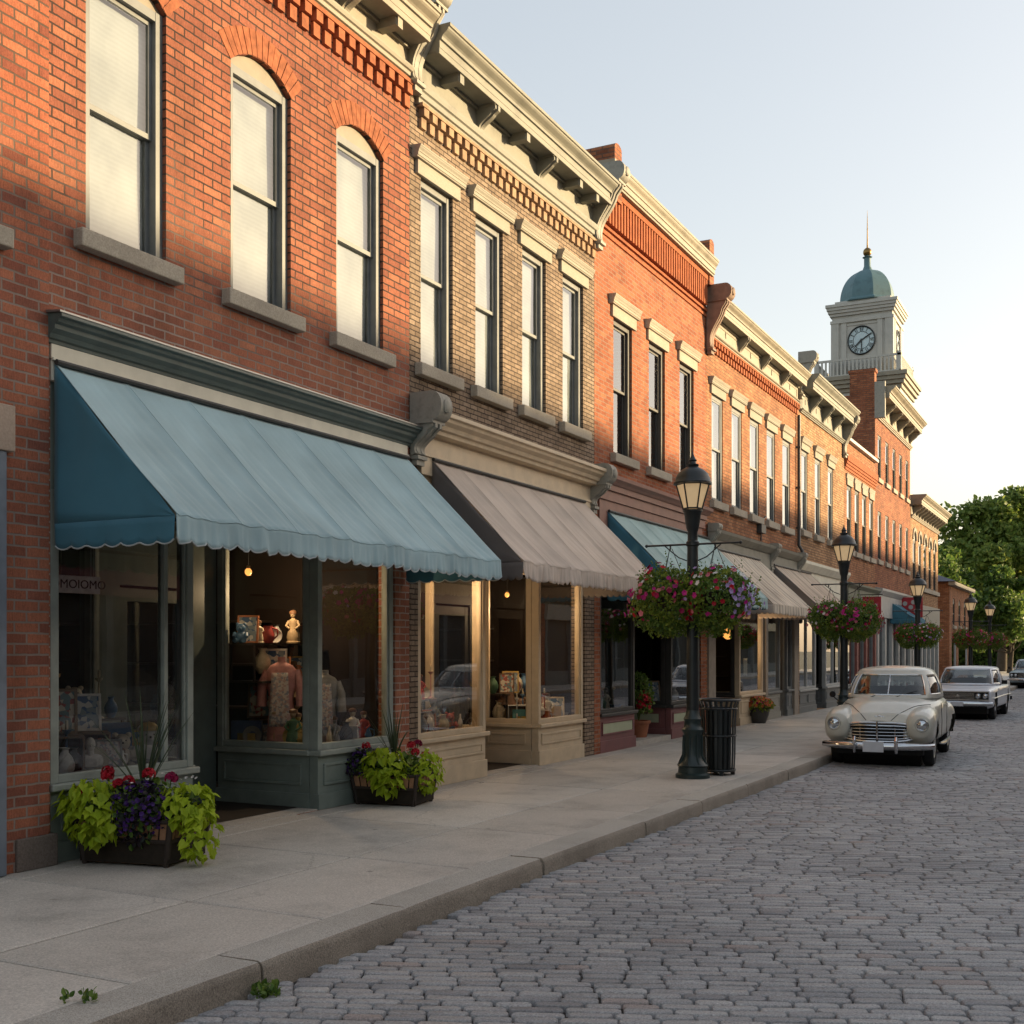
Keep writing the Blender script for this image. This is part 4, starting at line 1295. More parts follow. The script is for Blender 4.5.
m = MB(); m.box(-.9, -.02, 43.62, 44.0, 11.2, 12.0); m.box(-.95, .02, 43.6, 44.05, 12.0, 12.12); m.build('chimney', M['brick_f'], b7)
m = MB(); m.box(-.02, .35, 43.6, 43.76, 10.3, 11.62); m.build('end_block', M['console'], b7, bev=.01)
m = MB(); m.box(-.1, .12, 43.7, 51.6, 3.1, 3.9); m.prism([(-.02, 3.9), (.14, 3.9), (.26, 4.06), (.26, 4.14), (-.02, 4.2)], 43.65, 51.7); m.build('fascia', M['frame_lt'], b7)
for k in range(6):
    y = 43.85 + k * 1.52
    m = MB(); m.box(-.1, .08, y - .16, y + .16, .15, 3.1); m.build('pilaster', M['frame_lt'], b7)
for k in range(5):
    shop_front(b7, (-.02, 44.02 + k * 1.52), (-.02, 45.2 + k * 1.52), .6, 3.1, 'frame', 'frame_dk' if k % 2 else 'maroon', panel=False)
shop_inside(b7, 43.7, 51.6, 5.0, 3.5)

# eighth: arched windows
b8 = thing('brick_building', 'brick building with five round arched windows and a heavy cornice below the clock tower', 'building', (0, 51.75, 0.15))
WY = (52.9, 54.5, 56.1, 57.7, 59.3)
hs = [(y - .42, y + .42, 4.72, 7.05, .4) for y in WY] + [(52.0, 60.2, .15, 3.8, 0)]
m = MB()
facade(m, 51.75 + E, 60.5, 0.0, 8.3, hs); hull(m, 51.75 + E, 60.5, 0.0, 8.3)
m.build('wall', [M['brick_e'], M['roof']], b8)
for y in WY:
    sash_window(b8, y, .84, 4.72, 7.05, .4, frame='frame_dk', head='frame_lt', blind=None, sill=False, detail=False)
    m = MB()
    pts = arch_pts(y - .42, y + .42, 7.05, .4, 8); po = arch_pts(y - .55, y + .55, 7.2, .5, 8)
    for k in range(8):
        m.add([(x_, p[0], p[1]) for x_ in (-.01, .05) for p in (pts[k], pts[k + 1], po[k + 1], po[k])], [(0, 3, 2, 1), (4, 5, 6, 7), (0, 1, 5, 4), (2, 3, 7, 6)])
    m.build('arch_moulding', M['lintel'], b8)
m = MB(); m.box(-.02, .1, 51.8, 60.45, 4.52, 4.7); m.build('sill_course', M['sill'], b8)
frieze_cornice(b8, 51.9, 60.45, 7.55, 7.68, 8.1, 8.5, .65, 'cornice_cream', [52.4 + .82 * k for k in range(10)])
m = MB(); m.box(-.1, .1, 51.9, 60.4, 3.0, 3.9); m.build('fascia', M['console'], b8)
for k in range(7):
    y = 52.1 + k * 1.33
    m = MB(); m.box(-.1, .08, y - .14, y + .14, .15, 3.0); m.build('pilaster', M['frame_lt'], b8)
for k in range(6):
    shop_front(b8, (-.02, 52.25 + k * 1.33), (-.02, 53.28 + k * 1.33), .6, 3.0, 'frame', 'maroon' if k % 2 else 'frame_dk', panel=False)
shop_inside(b8, 51.85, 60.4, 5.0, 3.4)

# ninth: small corner building with slate roof
b9 = thing('brick_building', 'small low brick building with hipped slate roof at the end of the row', 'building', (0, 65.0, 0.15))
hs = [(66.4, 67.3, 3.2, 4.7, .2), (69.0, 69.9, 3.2, 4.7, .2), (71.6, 72.5, 3.2, 4.7, .2), (66.0, 68.0, .5, 2.6, 0), (69.0, 73.5, .5, 2.6, 0)]
m = MB()
facade(m, 65.0, 74.5, 0.0, 5.5, hs); hull(m, 65.0, 74.5, 0.0, 5.5, 7)
m.build('wall', [M['brick_d'], M['roof']], b9)
for h in hs[:3]:
    sash_window(b9, (h[0] + h[1]) / 2, .9, h[2], h[3], .2, frame='frame_dk', blind=None, detail=False)
for (a, b) in ((66.0, 68.0), (69.0, 73.5)):
    shop_front(b9, (-.02, a), (-.02, b), .7, 2.6, 'frame_lt', 'frame', zb=.5, panel=False, skirt=.05)
m = MB()
m.add([(.35, 64.6, 5.5), (.35, 74.9, 5.5), (-7.3, 74.9, 5.5), (-7.3, 64.6, 5.5), (-3.4, 68.0, 7.0), (-3.4, 71.5, 7.0)], [(0, 1, 5, 4), (1, 2, 5), (2, 3, 4, 5), (3, 0, 4), (3, 2, 1, 0)])
m.build('roof', M['slate'], b9)
m = MB(); m.box(-.02, .3, 64.7, 74.8, 5.3, 5.49); m.build('cornice', M['cornice_cream'], b9)

# ------------------------------------------------------------------ clock tower
M['tower'] = plain('pale_grey_tower_paint', (0.47, 0.46, 0.42), .6, .15, 2.0, .1, dirt=(.3, .29, .26))
M['copper'] = plain('verdigris_copper', (0.10, 0.19, 0.215), .55, .3, 2.5, .15, dirt=(.06, .1, .11))
ct = thing('clock_tower', 'pale clock tower with verdigris dome and spire rising behind the tall brick building', 'clock tower', (-2.1, 54.6, 8.2))
ct.scale = (1, 1, 1.07)
tx0, tx1, ty0, ty1 = -4.0, -.45, 53.0, 56.4
m = MB()
m.box(tx0, tx1, ty0, ty1, 8.2, 13.0)
m.build('brick_stage', M['brick_f'], ct)
m = MB()
m.box(tx0 - .06, tx0 + .45, ty0 - .06, ty1 + .06, 8.2, 13.0); m.box(tx1 - .45, tx1 + .06, ty0 - .06, ty1 + .06, 8.2, 13.0)
m.box(tx0 - .05, tx1 + .05, ty0 - .05, ty1 + .05, 12.3, 13.0)
m.build('corner_pilaster', M['tower'], ct)
m = MB()
m.box(tx1 - .1, tx1 + .02, 54.2, 55.2, 10.8, 12.0)
m.build('louvre', M['dark_wood'], ct)
def ring_cornice(mb, x0, x1, y0, y1, z0, z1, p):
    for k in range(4):
        a, b = z0 + (z1 - z0) * k / 4, z0 + (z1 - z0) * (k + 1) / 4
        q = p * (0.35 + 0.65 * (k / 3) ** 0.8)
        mb.box(x0 - q, x1 + q, y0 - q, y1 + q, a + (.001 if k else 0), b)
m = MB(); ring_cornice(m, tx0, tx1, ty0, ty1, 13.0, 13.65, .4); m.build('cornice', M['cornice_cream'], ct)
m = MB()
bx0, bx1, by0, by1 = tx0 - .1, tx1 + .1, ty0 - .1, ty1 + .1
for (a, b) in (((bx0, by0), (bx1, by0)), ((bx1, by0), (bx1, by1)), ((bx1, by1), (bx0, by1)), ((bx0, by1), (bx0, by0))):
    L = math.hypot(b[0] - a[0], b[1] - a[1])
    m.obox(a, b, 0, L, -.07, .0, 14.33, 14.42); m.obox(a, b, 0, L, -.07, .0, 13.66, 13.76)
    m.obox(a, b, -.0, .16, -.16, .0, 13.76, 14.5)
    n = int(L / .17)
    for k in range(1, n):
        m.obox(a, b, L * k / n - .04, L * k / n + .04, -.06, -.01, 13.76, 14.33)
m.build('balustrade', M['tower'], ct)
cx0, cx1, cy0, cy1 = -3.4, -.78, 53.35, 55.9
m = MB()
m.box(cx0, cx1, cy0, cy1, 13.65, 16.3)
for (xa, xb) in ((cx0 - .04, cx0 + .3), (cx1 - .3, cx1 + .04)):
    for (ya, yb) in ((cy0 - .06, cy0 + .3), (cy1 - .3, cy1 + .06)):
        m.box(xa, xb, ya, yb, 13.65, 16.0)
for xa in (cx0 + .42, cx1 - .64):
    m.box(xa, xa + .22, cy0 - .05, cy0 + .05, 13.65, 16.0)
for ya in (cy0 + .42, cy1 - .64):
    m.box(cx1 - .05, cx1 + .05, ya, ya + .22, 13.65, 16.0)
m.box(cx0 - .07, cx1 + .07, cy0 - .08, cy1 + .08, 16.0, 16.12)
m.box(cx0 + .66, cx1 - .66, cy0 - .03, cy0 + .02, 15.86, 15.93)
m.build('clock_stage', M['tower'], ct)
m = MB(); ring_cornice(m, cx0, cx1, cy0, cy1, 16.3, 16.78, .25)
m.box(cx0 + .1, cx1 - .1, cy0 + .1, cy1 - .1, 16.78, 16.95); m.build('upper_cornice', M['tower'], ct)
def clock(parent, c, r, ax):
    """dial facing -Y (ax 0) or +X (ax 1)"""
    def T(a, b, d):
        return (c[0] + a, c[1] - d, c[2] + b) if ax == 0 else (c[0] + d, c[1] + a, c[2] + b)
    m = MB(); n = 40
    m.add([T(0, 0, .02)] + [T(r * math.cos(2 * math.pi * k / n), r * math.sin(2 * math.pi * k / n), .02) for k in range(n)], [(0, 1 + k, 1 + (k + 1) % n) for k in range(n)])
    dial = m.build('clock_face', plain('milky_blue_dial', (0.48, 0.60, 0.64), .3, .2, 2.5, 0.0), parent)
    m = MB()
    m.tube([T(r * math.cos(2 * math.pi * k / n), r * math.sin(2 * math.pi * k / n), .03) for k in range(n)], .035, 6, close=True)
    m.build('clock_rim', M['iron'], dial)
    def bar(m, ang, r0, r1, w, d):
        s, q = math.sin(ang), math.cos(ang)
        P = [(r0 * s - w * q, r0 * q + w * s), (r0 * s + w * q, r0 * q - w * s), (r1 * s + w * q, r1 * q - w * s), (r1 * s - w * q, r1 * q + w * s)]
        m.add([T(a, b, d) for a, b in P] + [T(a, b, d + .012) for a, b in P], [(4, 5, 6, 7), (0, 1, 5, 4), (1, 2, 6, 5), (2, 3, 7, 6), (3, 0, 4, 7)])
    m = MB()
    rom = ['XII', 'I', 'II', 'III', 'IIII', 'V', 'VI', 'VII', 'VIII', 'IX', 'X', 'XI']
    for k in range(12):
        ang = 2 * math.pi * k / 12
        wd = {'I': .045, 'V': .09, 'X': .09}
        tot = sum(wd[ch] for ch in rom[k]); o = -tot / 2
        for ch in rom[k]:
            mid = o + wd[ch] / 2; o += wd[ch]
            da = mid / (r * .8)
            if ch == 'I':
                bar(m, ang + da, r * .68, r * .92, .011, .022)
            else:
                for sg in (-1, 1):
                    a0 = (ang + da + sg * .03 / (r * .7)); 
                    bar(m, a0 if ch == 'V' else ang + da + sg * .012, r * .68, r * .92, .011, .022)
    m.tube([T(r * .62 * math.cos(2 * math.pi * k / n), r * .62 * math.sin(2 * math.pi * k / n), .024) for k in range(n)], .012, 4, close=True)
    m.build('numerals', M['iron'], dial)
    m = MB(); bar(m, R(60), -.1, r * .82, .028, .045); bar(m, R(176), -.06, r * .8, .022, .06); bar(m, R(228), -.05, r * .62, .032, .05)
    m.add([T(.05 * math.cos(2 * math.pi * k / 10), .05 * math.sin(2 * math.pi * k / 10), .08) for k in range(10)], [tuple(range(10))])
    m.build('clock_hands', M['iron'], dial)
ct.location.x = -2.1
clock(ct, ((cx0 + cx1) / 2 - .02, cy0, 15.2), .58, 0)
clock(ct, (cx1, (cy0 + cy1) / 2, 15.2), .52, 1)
m = MB()
mx, my = (cx0 + cx1) / 2, (cy0 + cy1) / 2
m.lathe([(1.42, 16.93), (1.42, 17.0), (1.22, 17.08)] + [(1.22 * math.cos(a) ** .85, 17.08 + 1.35 * math.sin(a)) for a in [R(q) for q in range(6, 84, 7)]] + [(.15, 18.46)], (mx, my, 0), 8, 0, False, R(22.5))
m.build('dome', M['copper'], ct, bev=.02)
m = MB()
m.lathe([(.26, 18.36), (.2, 18.5), (.15, 18.62), (.15, 18.95), (.22, 19.0), (.1, 19.06)], (mx, my, 0), 16)
m.build('lantern_neck', M['copper'], ct)
m = MB(); m.ball((mx, my, 19.22), .19); m.lathe([(.04, 19.4), (.03, 19.6), (.015, 20.6), (.004, 21.0)], (mx, my, 0), 8); m.ball((mx, my, 20.2), .03)
m.build('spire', M['brass'], ct)

ct.location.x -= .2

# ------------------------------------------------------------------ the other side of the street (it shades the road and is mirrored in the shop glass)
opp = [(-34, -22, 8.7, 'brick_f'), (-22, -9, 8.6, 'brick_d'), (-9, 3, 8.8, 'brick_a'), (3, 14.5, 8.6, 'brick_c'), (14.5, 27, 8.7, 'brick_f'), (27, 38.5, 8.6, 'brick_a'), (38.5, 51, 8.7, 'brick_e'), (51, 64, 8.6, 'brick_c'), (64, 78, 8.6, 'brick_f'), (78, 98, 8.4, 'brick_d')]
signs = ['fascia_cream', 'maroon', 'lintel', 'green_dk', 'maroon', 'cream', 'maroon', 'lintel', 'green', 'cream', 'lintel']
oplab = ['with grey blue parapet', 'furthest behind the camera but one', 'behind the camera with a cream band', 'with a green fascia', 'with a maroon signboard and white windows', 'with a cream shopfront', 'of buff brick', 'of orange brick with a pale signboard', 'with green trim near the far cars', 'beside the far trees', 'last before the trees']
for i, (ya, yb, zt, bm) in enumerate(opp):
    o = thing('brick_shop', 'two storey brick shop across the street, ' + oplab[i], 'building', (16.9, ya, .15))
    ws = [ya + (yb - ya) * (k + .5) / 4 for k in range(4)]
    hs = [(-y - .5, -y + .5, 4.9, 7.0, 0) for y in ws] + [(-yb + .5, -ya - .5, .15, 3.4, 0)]
    m = MB()
    facade(m, -yb + E, -ya - E, 0.0, zt, hs)
    hull(m, -yb + E, -ya - E, 0.0, zt)
    m.v = [(16.9 - p[0], -p[1], p[2]) for p in m.v]
    m.build('wall', [M[bm], M['roof']], o)
    for y in ws:
        m = MB()
        m.box(17.0, 17.06, y - .5, y - .42, 4.9, 7.0); m.box(17.0, 17.06, y + .42, y + .5, 4.9, 7.0); m.box(17.0, 17.06, y - .42, y + .42, 6.9, 7.0); m.box(17.0, 17.06, y - .42, y + .42, 5.95, 6.03); m.box(16.8, 17.0, y - .6, y + .6, 4.75, 4.9)
        m.box(16.84, 16.9, y - .65, y + .65, 7.0, 7.25)
        w_ = m.build('window', M['frame_lt'], o)
        m = MB(); m.box(17.07, 17.08, y - .42, y + .42, 4.9, 6.9); m.build('pane', M['frame_dk'], w_)
    m = MB(); m.box(16.4, 16.92, ya + .05, yb - .05, zt - .5, zt - .05); m.box(16.6, 16.9, ya + .05, yb - .05, zt - .8, zt - .5); m.build('cornice', M['cornice_grey'], o)
    m = MB(); m.box(16.78, 17.0, ya + .4, yb - .4, 3.4, 4.3); m.build('signboard', M[signs[i]], o)
    m = MB()
    for k in range(5):
        y = ya + .6 + (yb - ya - 1.2) * k / 4
        m.box(16.85, 17.05, y - .14, y + .14, .15, 3.4)
    m.box(16.95, 17.05, ya + .5, yb - .5, .15, .85)
    m.box(17.06, 17.1, ya + .5, yb - .5, .85, 3.4, 1)
    m.build('shopfront', [M['frame'], M['frame_dk']], o)

# ------------------------------------------------------------------ foliage helpers
M['lime'] = leaf_mat('lime_leaf', [(0.26, 0.37, 0.016), (0.37, 0.48, 0.025), (0.48, 0.58, 0.04)], .4)
M['leaf'] = leaf_mat('green_leaf', [(0.05, 0.11, 0.02), (0.09, 0.165, 0.03), (0.14, 0.22, 0.04), (0.2, 0.28, 0.055)], .35)
M['leaf_yel'] = leaf_mat('yellow_green_leaf', [(0.10, 0.15, 0.02), (0.2, 0.27, 0.03), (0.27, 0.32, 0.05)], .35)
M['leaf_pur'] = leaf_mat('dark_purple_leaf', [(0.018, 0.014, 0.02), (0.03, 0.02, 0.03), (0.02, 0.04, 0.02)], .15)
M['spike'] = leaf_mat('spike_leaf', [(0.03, 0.05, 0.03), (0.06, 0.085, 0.045), (0.10, 0.12, 0.07)], .15)
M['tree_leaf'] = leaf_mat('tree_leaf', [(0.045, 0.095, 0.022), (0.08, 0.145, 0.03), (0.125, 0.19, 0.038), (0.18, 0.235, 0.05)], .5)
M['tree_leaf2'] = leaf_mat('pale_tree_leaf', [(0.085, 0.15, 0.032), (0.14, 0.215, 0.042), (0.2, 0.265, 0.055), (0.27, 0.31, 0.075)], .5)
M['bark'] = plain('bark', (0.07, 0.055, 0.04), .95, .3, 6, .5)
def petal(name, c, d=.55):
    return leaf_mat(name, [tuple(x * d for x in c), c], .2)
M['red'] = petal('red_petal', (0.55, 0.012, 0.03))
M['crimson'] = petal('crimson_petal', (0.33, 0.006, 0.07))
M['magenta'] = petal('magenta_petal', (0.62, 0.025, 0.28))
M['pink'] = petal('pink_petal', (0.70, 0.20, 0.25), .8)
M['white_p'] = petal('white_petal', (0.75, 0.72, 0.68), .85)
M['lavender'] = petal('lavender_petal', (0.46, 0.33, 0.60), .8)
M['violet'] = petal('violet_petal', (0.075, 0.022, 0.19))
M['orange_p'] = petal('orange_petal', (0.60, 0.17, 0.04))

def rdir(rr, zmin=-1.0):
    while True:
        v = Vector((rr.gauss(0, 1), rr.gauss(0, 1), rr.gauss(0, 1)))
        if v.length > 1e-3:
            v.normalize()
            if v.z >= zmin:
                return v

SHAPES = {
    'oval': [(0, 0), (.28, .25), (.32, .5), (.2, .8), (0, 1.0)],
    'heart': [(0, .08), (.30, -.08), (.50, .12), (.46, .42), (.24, .74), (0, 1.05)],
    'lobed': [(0, .06), (.34, -.10), (.54, .10), (.38, .30), (.46, .52), (.22, .66), (0, 1.1)],
    'round': [(0, 0), (.4, .15), (.48, .5), (.3, .85), (0, .95)],
}
def leaf(mb, p, d, n, size, shape='oval', mi=0, fold=.18, droop=.15):
    """one leaf: blade from p along d, upper side n, folded at the midrib"""
    d = d.normalized()
    s = d.cross(n)
    if s.length < 1e-4:
        s = d.cross(Vector((.3, .5, .8)))
    s.normalize(); n = s.cross(d)
    out = SHAPES[shape]
    v = []; k = len(out)
    for sg in (1, -1):
        for (a, b) in out:
            v.append(p + d * (b * size) + s * (sg * a * size) + n * (abs(a) * fold * size - droop * size * b * b))
    mb.add(v, [tuple(range(k)), tuple(range(2 * k - 1, k - 1, -1))], mi)

def flower(mb, p, n, r, mi, rr, petals=5, eye=None):
    n = n.normalized()
    s = n.cross(Vector((.31, .2, .9))).normalized(); t = n.cross(s)
    a0 = rr.uniform(0, 6)
    v = [p]
    m = petals * 2
    for k in range(m):
        a = a0 + 2 * math.pi * k / m
        q = r * (1.0 if k % 2 == 0 else .78)
        v.append(p + (s * math.cos(a) + t * math.sin(a)) * q + n * (r * .28 + rr.uniform(-.05, .05) * r))
    mb.add(v, [(0, 1 + k, 1 + (k + 1) % m) for k in range(m)], mi)

# ------------------------------------------------------------------ street lamps
def make_lamp():
    t = thing('street_lamp', 'black street lamp nearest the camera, with the litter bin behind it', 'street lamp', (0, 0, 0))
    m = MB()
    m.lathe([(.235, 0), (.235, .05), (.20, .075), (.195, .16), (.215, .18), (.20, .20), (.155, .26), (.135, .34), (.125, .62), (.145, .65), (.15, .68), (.135, .70), (.12, .72), (.112, .80), (.125, .83), (.10, .88), (.085, .95)], seg=24)
    for k in range(8):
        a = 2 * math.pi * k / 8
        m.tube([(.195 * math.cos(a), .195 * math.sin(a), .2), (.140 * math.cos(a), .140 * math.sin(a), .32), (.130 * math.cos(a), .130 * math.sin(a), .6)], .014, 6)
    m.build('lamp_base', M['iron_green'], t)
    m = MB()
    m.lathe([(.085, .94), (.082, 1.5), (.078, 2.6), (.074, 3.25), (.09, 3.26), (.09, 3.31), (.07, 3.33), (.068, 3.45), (.085, 3.5), (.105, 3.62), (.118, 3.72), (.135, 3.74), (.135, 3.76), (.05, 3.77)], seg=20)
    m.build('pole', M['iron'], t)
    m = MB()
    m.tube([(-.66, 0, 3.28), (.66, 0, 3.28)], .014, 8)
    m.ball((-.67, 0, 3.28), .024, 0, 8, 6); m.ball((.67, 0, 3.28), .024, 0, 8, 6)
    for sg in (-1, 1):
        m.tube([(sg * .08, 0, 3.05), (sg * .2, 0, 3.10), (sg * .32, 0, 3.20), (sg * .4, 0, 3.27)], .009, 6)
        m.tube([(sg * .32, .0, 3.27), (sg * .32, 0, 3.22)], .012, 6)
    m.build('cross_arm', M['iron'], t)
    # lantern: tapered six pane lantern, wider at the top
    m = MB()
    def hexr(r, z, k):
        a = 2 * math.pi * k / 6 + .3
        return Vector((r * math.cos(a), r * math.sin(a), z))
    for k in range(6):
        m.tube([hexr(.125, 3.77, k), hexr(.222, 4.12, k)], .011, 6)
        m.tube([hexr(.125, 3.78, k), hexr(.125, 3.78, k + 1)], .012, 6)
        m.tube([hexr(.222, 4.12, k), hexr(.222, 4.12, k + 1)], .013, 6)
    fr = m.build('lantern_frame', M['iron'], t)
    m = MB()
    v = [hexr(.12, 3.78, k) for k in range(6)] + [hexr(.216, 4.12, k) for k in range(6)]
    m.add(v, [(k, (k + 1) % 6, (k + 1) % 6 + 6, k + 6) for k in range(6)])
    m.build('lantern_glass', M['lantern'], fr)
    m = MB()
    m.lathe([(.21, 4.115), (.262, 4.12), (.262, 4.145), (.245, 4.16), (.235, 4.21), (.205, 4.27), (.155, 4.32), (.10, 4.35), (.075, 4.37), (.085, 4.385), (.085, 4.40), (.05, 4.41), (.045, 4.44), (.06, 4.46), (.035, 4.49), (.016, 4.54), (.004, 4.60)], seg=24)
    m.build('lantern_cap', M['iron'], t)
    return t
lamp0 = make_lamp()
LY = [15.35, 25.2, 35.6, 49.6, 57.6]
LX = [2.58, 2.62, 2.62, 2.62, 2.62]
LL = ['black street lamp nearest the camera, with the litter bin behind it',
      'second black street lamp, standing behind the cream vintage car',
      'third black street lamp, in front of the tall brick building',
      'fourth black street lamp, small against the dark trees',
      'smallest and farthest black street lamp before the trees']
lamp0.location = (LX[0], LY[0], .15); lamp0.scale = (1, 1, .975)
lamps = [lamp0]
for k in range(1, 5):
    q = dup(lamp0, (LX[k], LY[k], .15), 0, LL[k]); q.scale = (1, 1, .96 if k < 2 else .88)
    lamps.append(q)
for q in lamps:
    q['group'] = 'street lamps along the kerb'

# ------------------------------------------------------------------ hanging baskets
def make_basket(seed, mixw, lav=True):
    rr = random.Random(seed)
    t = thing('hanging_basket', 'flower basket', 'hanging basket', (0, 0, 0))
    m = MB()
    m.lathe([(.06, -.22), (.18, -.18), (.26, -.06), (.29, .04), (.27, .05), (.02, .02)], seg=18)
    m.build('bowl', M['dark_wood'], t)
    m = MB()
    for k in range(3):
        a = 2 * math.pi * k / 3 + .4
        m.tube([(.27 * math.cos(a), .27 * math.sin(a), .04), (.02 * math.cos(a), .02 * math.sin(a), .66)], .005, 5)
    m.tube([(0, 0, .64), (0, 0, .72)], .006, 5)
    m.build('chain', M['iron'], t)
    fo = MB(); fl = MB()
    clump = [(rdir(rr), rr.uniform(.8, 1.18)) for _ in range(26)]
    def rad(d):
        s = 1.0
        for (c, k) in clump:
            q = d.dot(c)
            if q > .82:
                s = max(s, 1 + (k - 1) * (q - .82) / .18) if k > 1 else min(s, 1 + (k - 1) * (q - .82) / .18)
        return s
    def pos(d, q):
        r = rad(d) * q
        zz = d.z * (.42 if d.z > 0 else .52)
        return Vector((d.x * .51 * r, d.y * .50 * r, zz * r - .02))
    for _ in range(4200):
        d = rdir(rr)
        q = rr.uniform(.66, 1.04) ** .7
        p = pos(d, q)
        n = (d + rdir(rr) * .8).normalized()
        dr = (rdir(rr) + Vector((0, 0, -.5)) + d * .4).normalized()
        mi = 0 if mn.noise(p * 4 + Vector((seed, 0, 0))) < .12 else 1
        leaf(fo, p, dr, n, rr.uniform(.035, .065), 'oval', mi)
    # trailing strands below
    for _ in range(20):
        a = rr.uniform(0, 6.28); r = rr.uniform(.1, .36)
        p = Vector((r * math.cos(a), r * math.sin(a), -.36))
        for k in range(rr.randint(3, 8)):
            p = p + Vector((rr.gauss(0, .014), rr.gauss(0, .014), -.024))
            for _ in range(2):
                leaf(fo, p, (rdir(rr) + Vector((0, 0, -.6))).normalized(), rdir(rr), rr.uniform(.03, .055), 'oval', 1 if rr.random() < .6 else 0)
    # stems poking up
    for _ in range(40):
        d = rdir(rr, .25); p = pos(d, 1.0)
        for k in range(rr.randint(2, 6)):
            p = p + d * .02 + Vector((0, 0, .016))
            leaf(fo, p, (rdir(rr) + d).normalized(), rdir(rr), rr.uniform(.025, .04), 'oval', 0)
    f = fo.build('foliage', [M['leaf'], M['leaf_yel']], t)
    for _ in range(110):
        d = rdir(rr, -.6); p = pos(d, rr.uniform(1.02, 1.12))
        mi = rr.choices(range(6), mixw)[0]
        flower(fl, p, (d + rdir(rr) * .4), rr.uniform(.028, .048), mi, rr)
    for c in range(3):                       # petunia clusters at the sides
        side = Vector((-1 if c == 0 else 1, rr.uniform(-.7, -.1), rr.uniform(-.3, .35))).normalized()
        for _ in range(17):
            d = (side + rdir(rr) * .34).normalized(); p = pos(d, rr.uniform(1.05, 1.2))
            flower(fl, p, d + rdir(rr) * .4, rr.uniform(.024, .04), 2 if c == 0 else (5 if lav else 0), rr)
    fl.build('flowers', [M['red'], M['pink'], M['magenta'], M['white_p'], M['crimson'], M['lavender']], t)['kind'] = 'stuff'
    return t
bk = [make_basket(11, (2, 4, 6, 3, 2, 0), False), make_basket(12, (3, 4, 6, 3, 1, 3), True), make_basket(13, (4, 4, 2, .5, 4, 0), False)]
BL = [[(0, 'pink and magenta flower basket on the near side of the nearest lamp', 0), (1, 'flower basket trailing lavender petunias on the kerb side of the nearest lamp', .0)],
      [(1, 'flower basket on the shop side of the second lamp behind the cream car', 2.2), (2, 'red and pink flower basket on the kerb side of the second lamp', 1.1)],
      [(0, 'dark green basket on the shop side of the third lamp', 3.3), (1, 'dark green basket on the kerb side of the third lamp', 4.0)],
      [(2, 'crimson flower basket on the shop side of the fourth lamp', 2.0), (2, 'crimson flower basket on the kerb side of the fourth lamp', 4.4)],
      [(2, 'small far red flower basket on the shop side of the last lamp', 5.2), (2, 'small far red flower basket on the kerb side of the last lamp', .7)]]
used = set()
for k in range(5):
    zz = .15 + 3.21 * lamps[k].scale[2]
    for j, sg in enumerate((-1, 1)):
        pi, lab, rz = BL[k][j]
        loc = (LX[k] + sg * (.32, .28, .25, .26, .26)[k], LY[k], zz - (.64, .64, .6, .58, .58)[k])
        s = (1.0, .9, .78, .82, .82)[k]
        if pi not in used:
            used.add(pi); o = bk[pi]; o.location = loc; o.rotation_euler = (0, 0, rz); o['label'] = lab; o.scale = (s, s, s)
        else:
            o = dup(bk[pi], loc, rz, lab, None, s)
        o['group'] = 'flower baskets on the street lamps'

# ------------------------------------------------------------------ litter bin
t = thing('litter_bin', 'black slatted iron litter bin with flared top on the pavement behind the nearest lamp', 'litter bin', (2.76, 15.95, .15))
n = 22
ox, oy = 2.76, 15.95
sl_ = MB()
for k in range(n):
    a = 2 * math.pi * k / n
    def P(r, z, da=0):
        return Vector((ox + r * math.cos(a + da), oy + r * math.sin(a + da), .15 + z))
    prof = [(.225, .06), (.235, .3), (.24, .7), (.25, .88), (.262, .97), (.29, 1.045)]
    v = []
    for (r, z) in prof:
        h = .0185 / r
        v += [P(r, z, -h), P(r, z, h), P(r - .008, z, h), P(r - .008, z, -h)]
    f = []
    for i in range(len(prof) - 1):
        for q in range(4):
            f.append((i * 4 + q, i * 4 + (q + 1) % 4, i * 4 + 4 + (q + 1) % 4, i * 4 + 4 + q))
    sl_.add(v, f)
sl_.build('slats', M['iron'], t)
for (r, z) in ((.228, .07), (.24, .55), (.252, .93), (.295, 1.05)):
    m = MB(); m.tube([(ox + r * math.cos(2 * math.pi * k / 32), oy + r * math.sin(2 * math.pi * k / 32), .15 + z) for k in range(32)], .014 if z < 1 else .018, 8, close=True); m.build('hoop', M['iron'], t)
m = MB(); m.lathe([(.17, .05), (.175, .9), (.165, .9), (.16, .08), (.02, .07)], (ox, oy, .15), 24); m.build('liner', M['iron'], t)
m = MB()
for k in range(4):
    a = 2 * math.pi * k / 4 + .5
    m.box(ox + .2 * math.cos(a) - .025, ox + .2 * math.cos(a) + .025, oy + .2 * math.sin(a) - .025, oy + .2 * math.sin(a) + .025, .15, .21)
m.lathe([(.22, .045), (.22, .065)], (ox, oy, .15), 24)
m.build('foot', M['iron'], t)

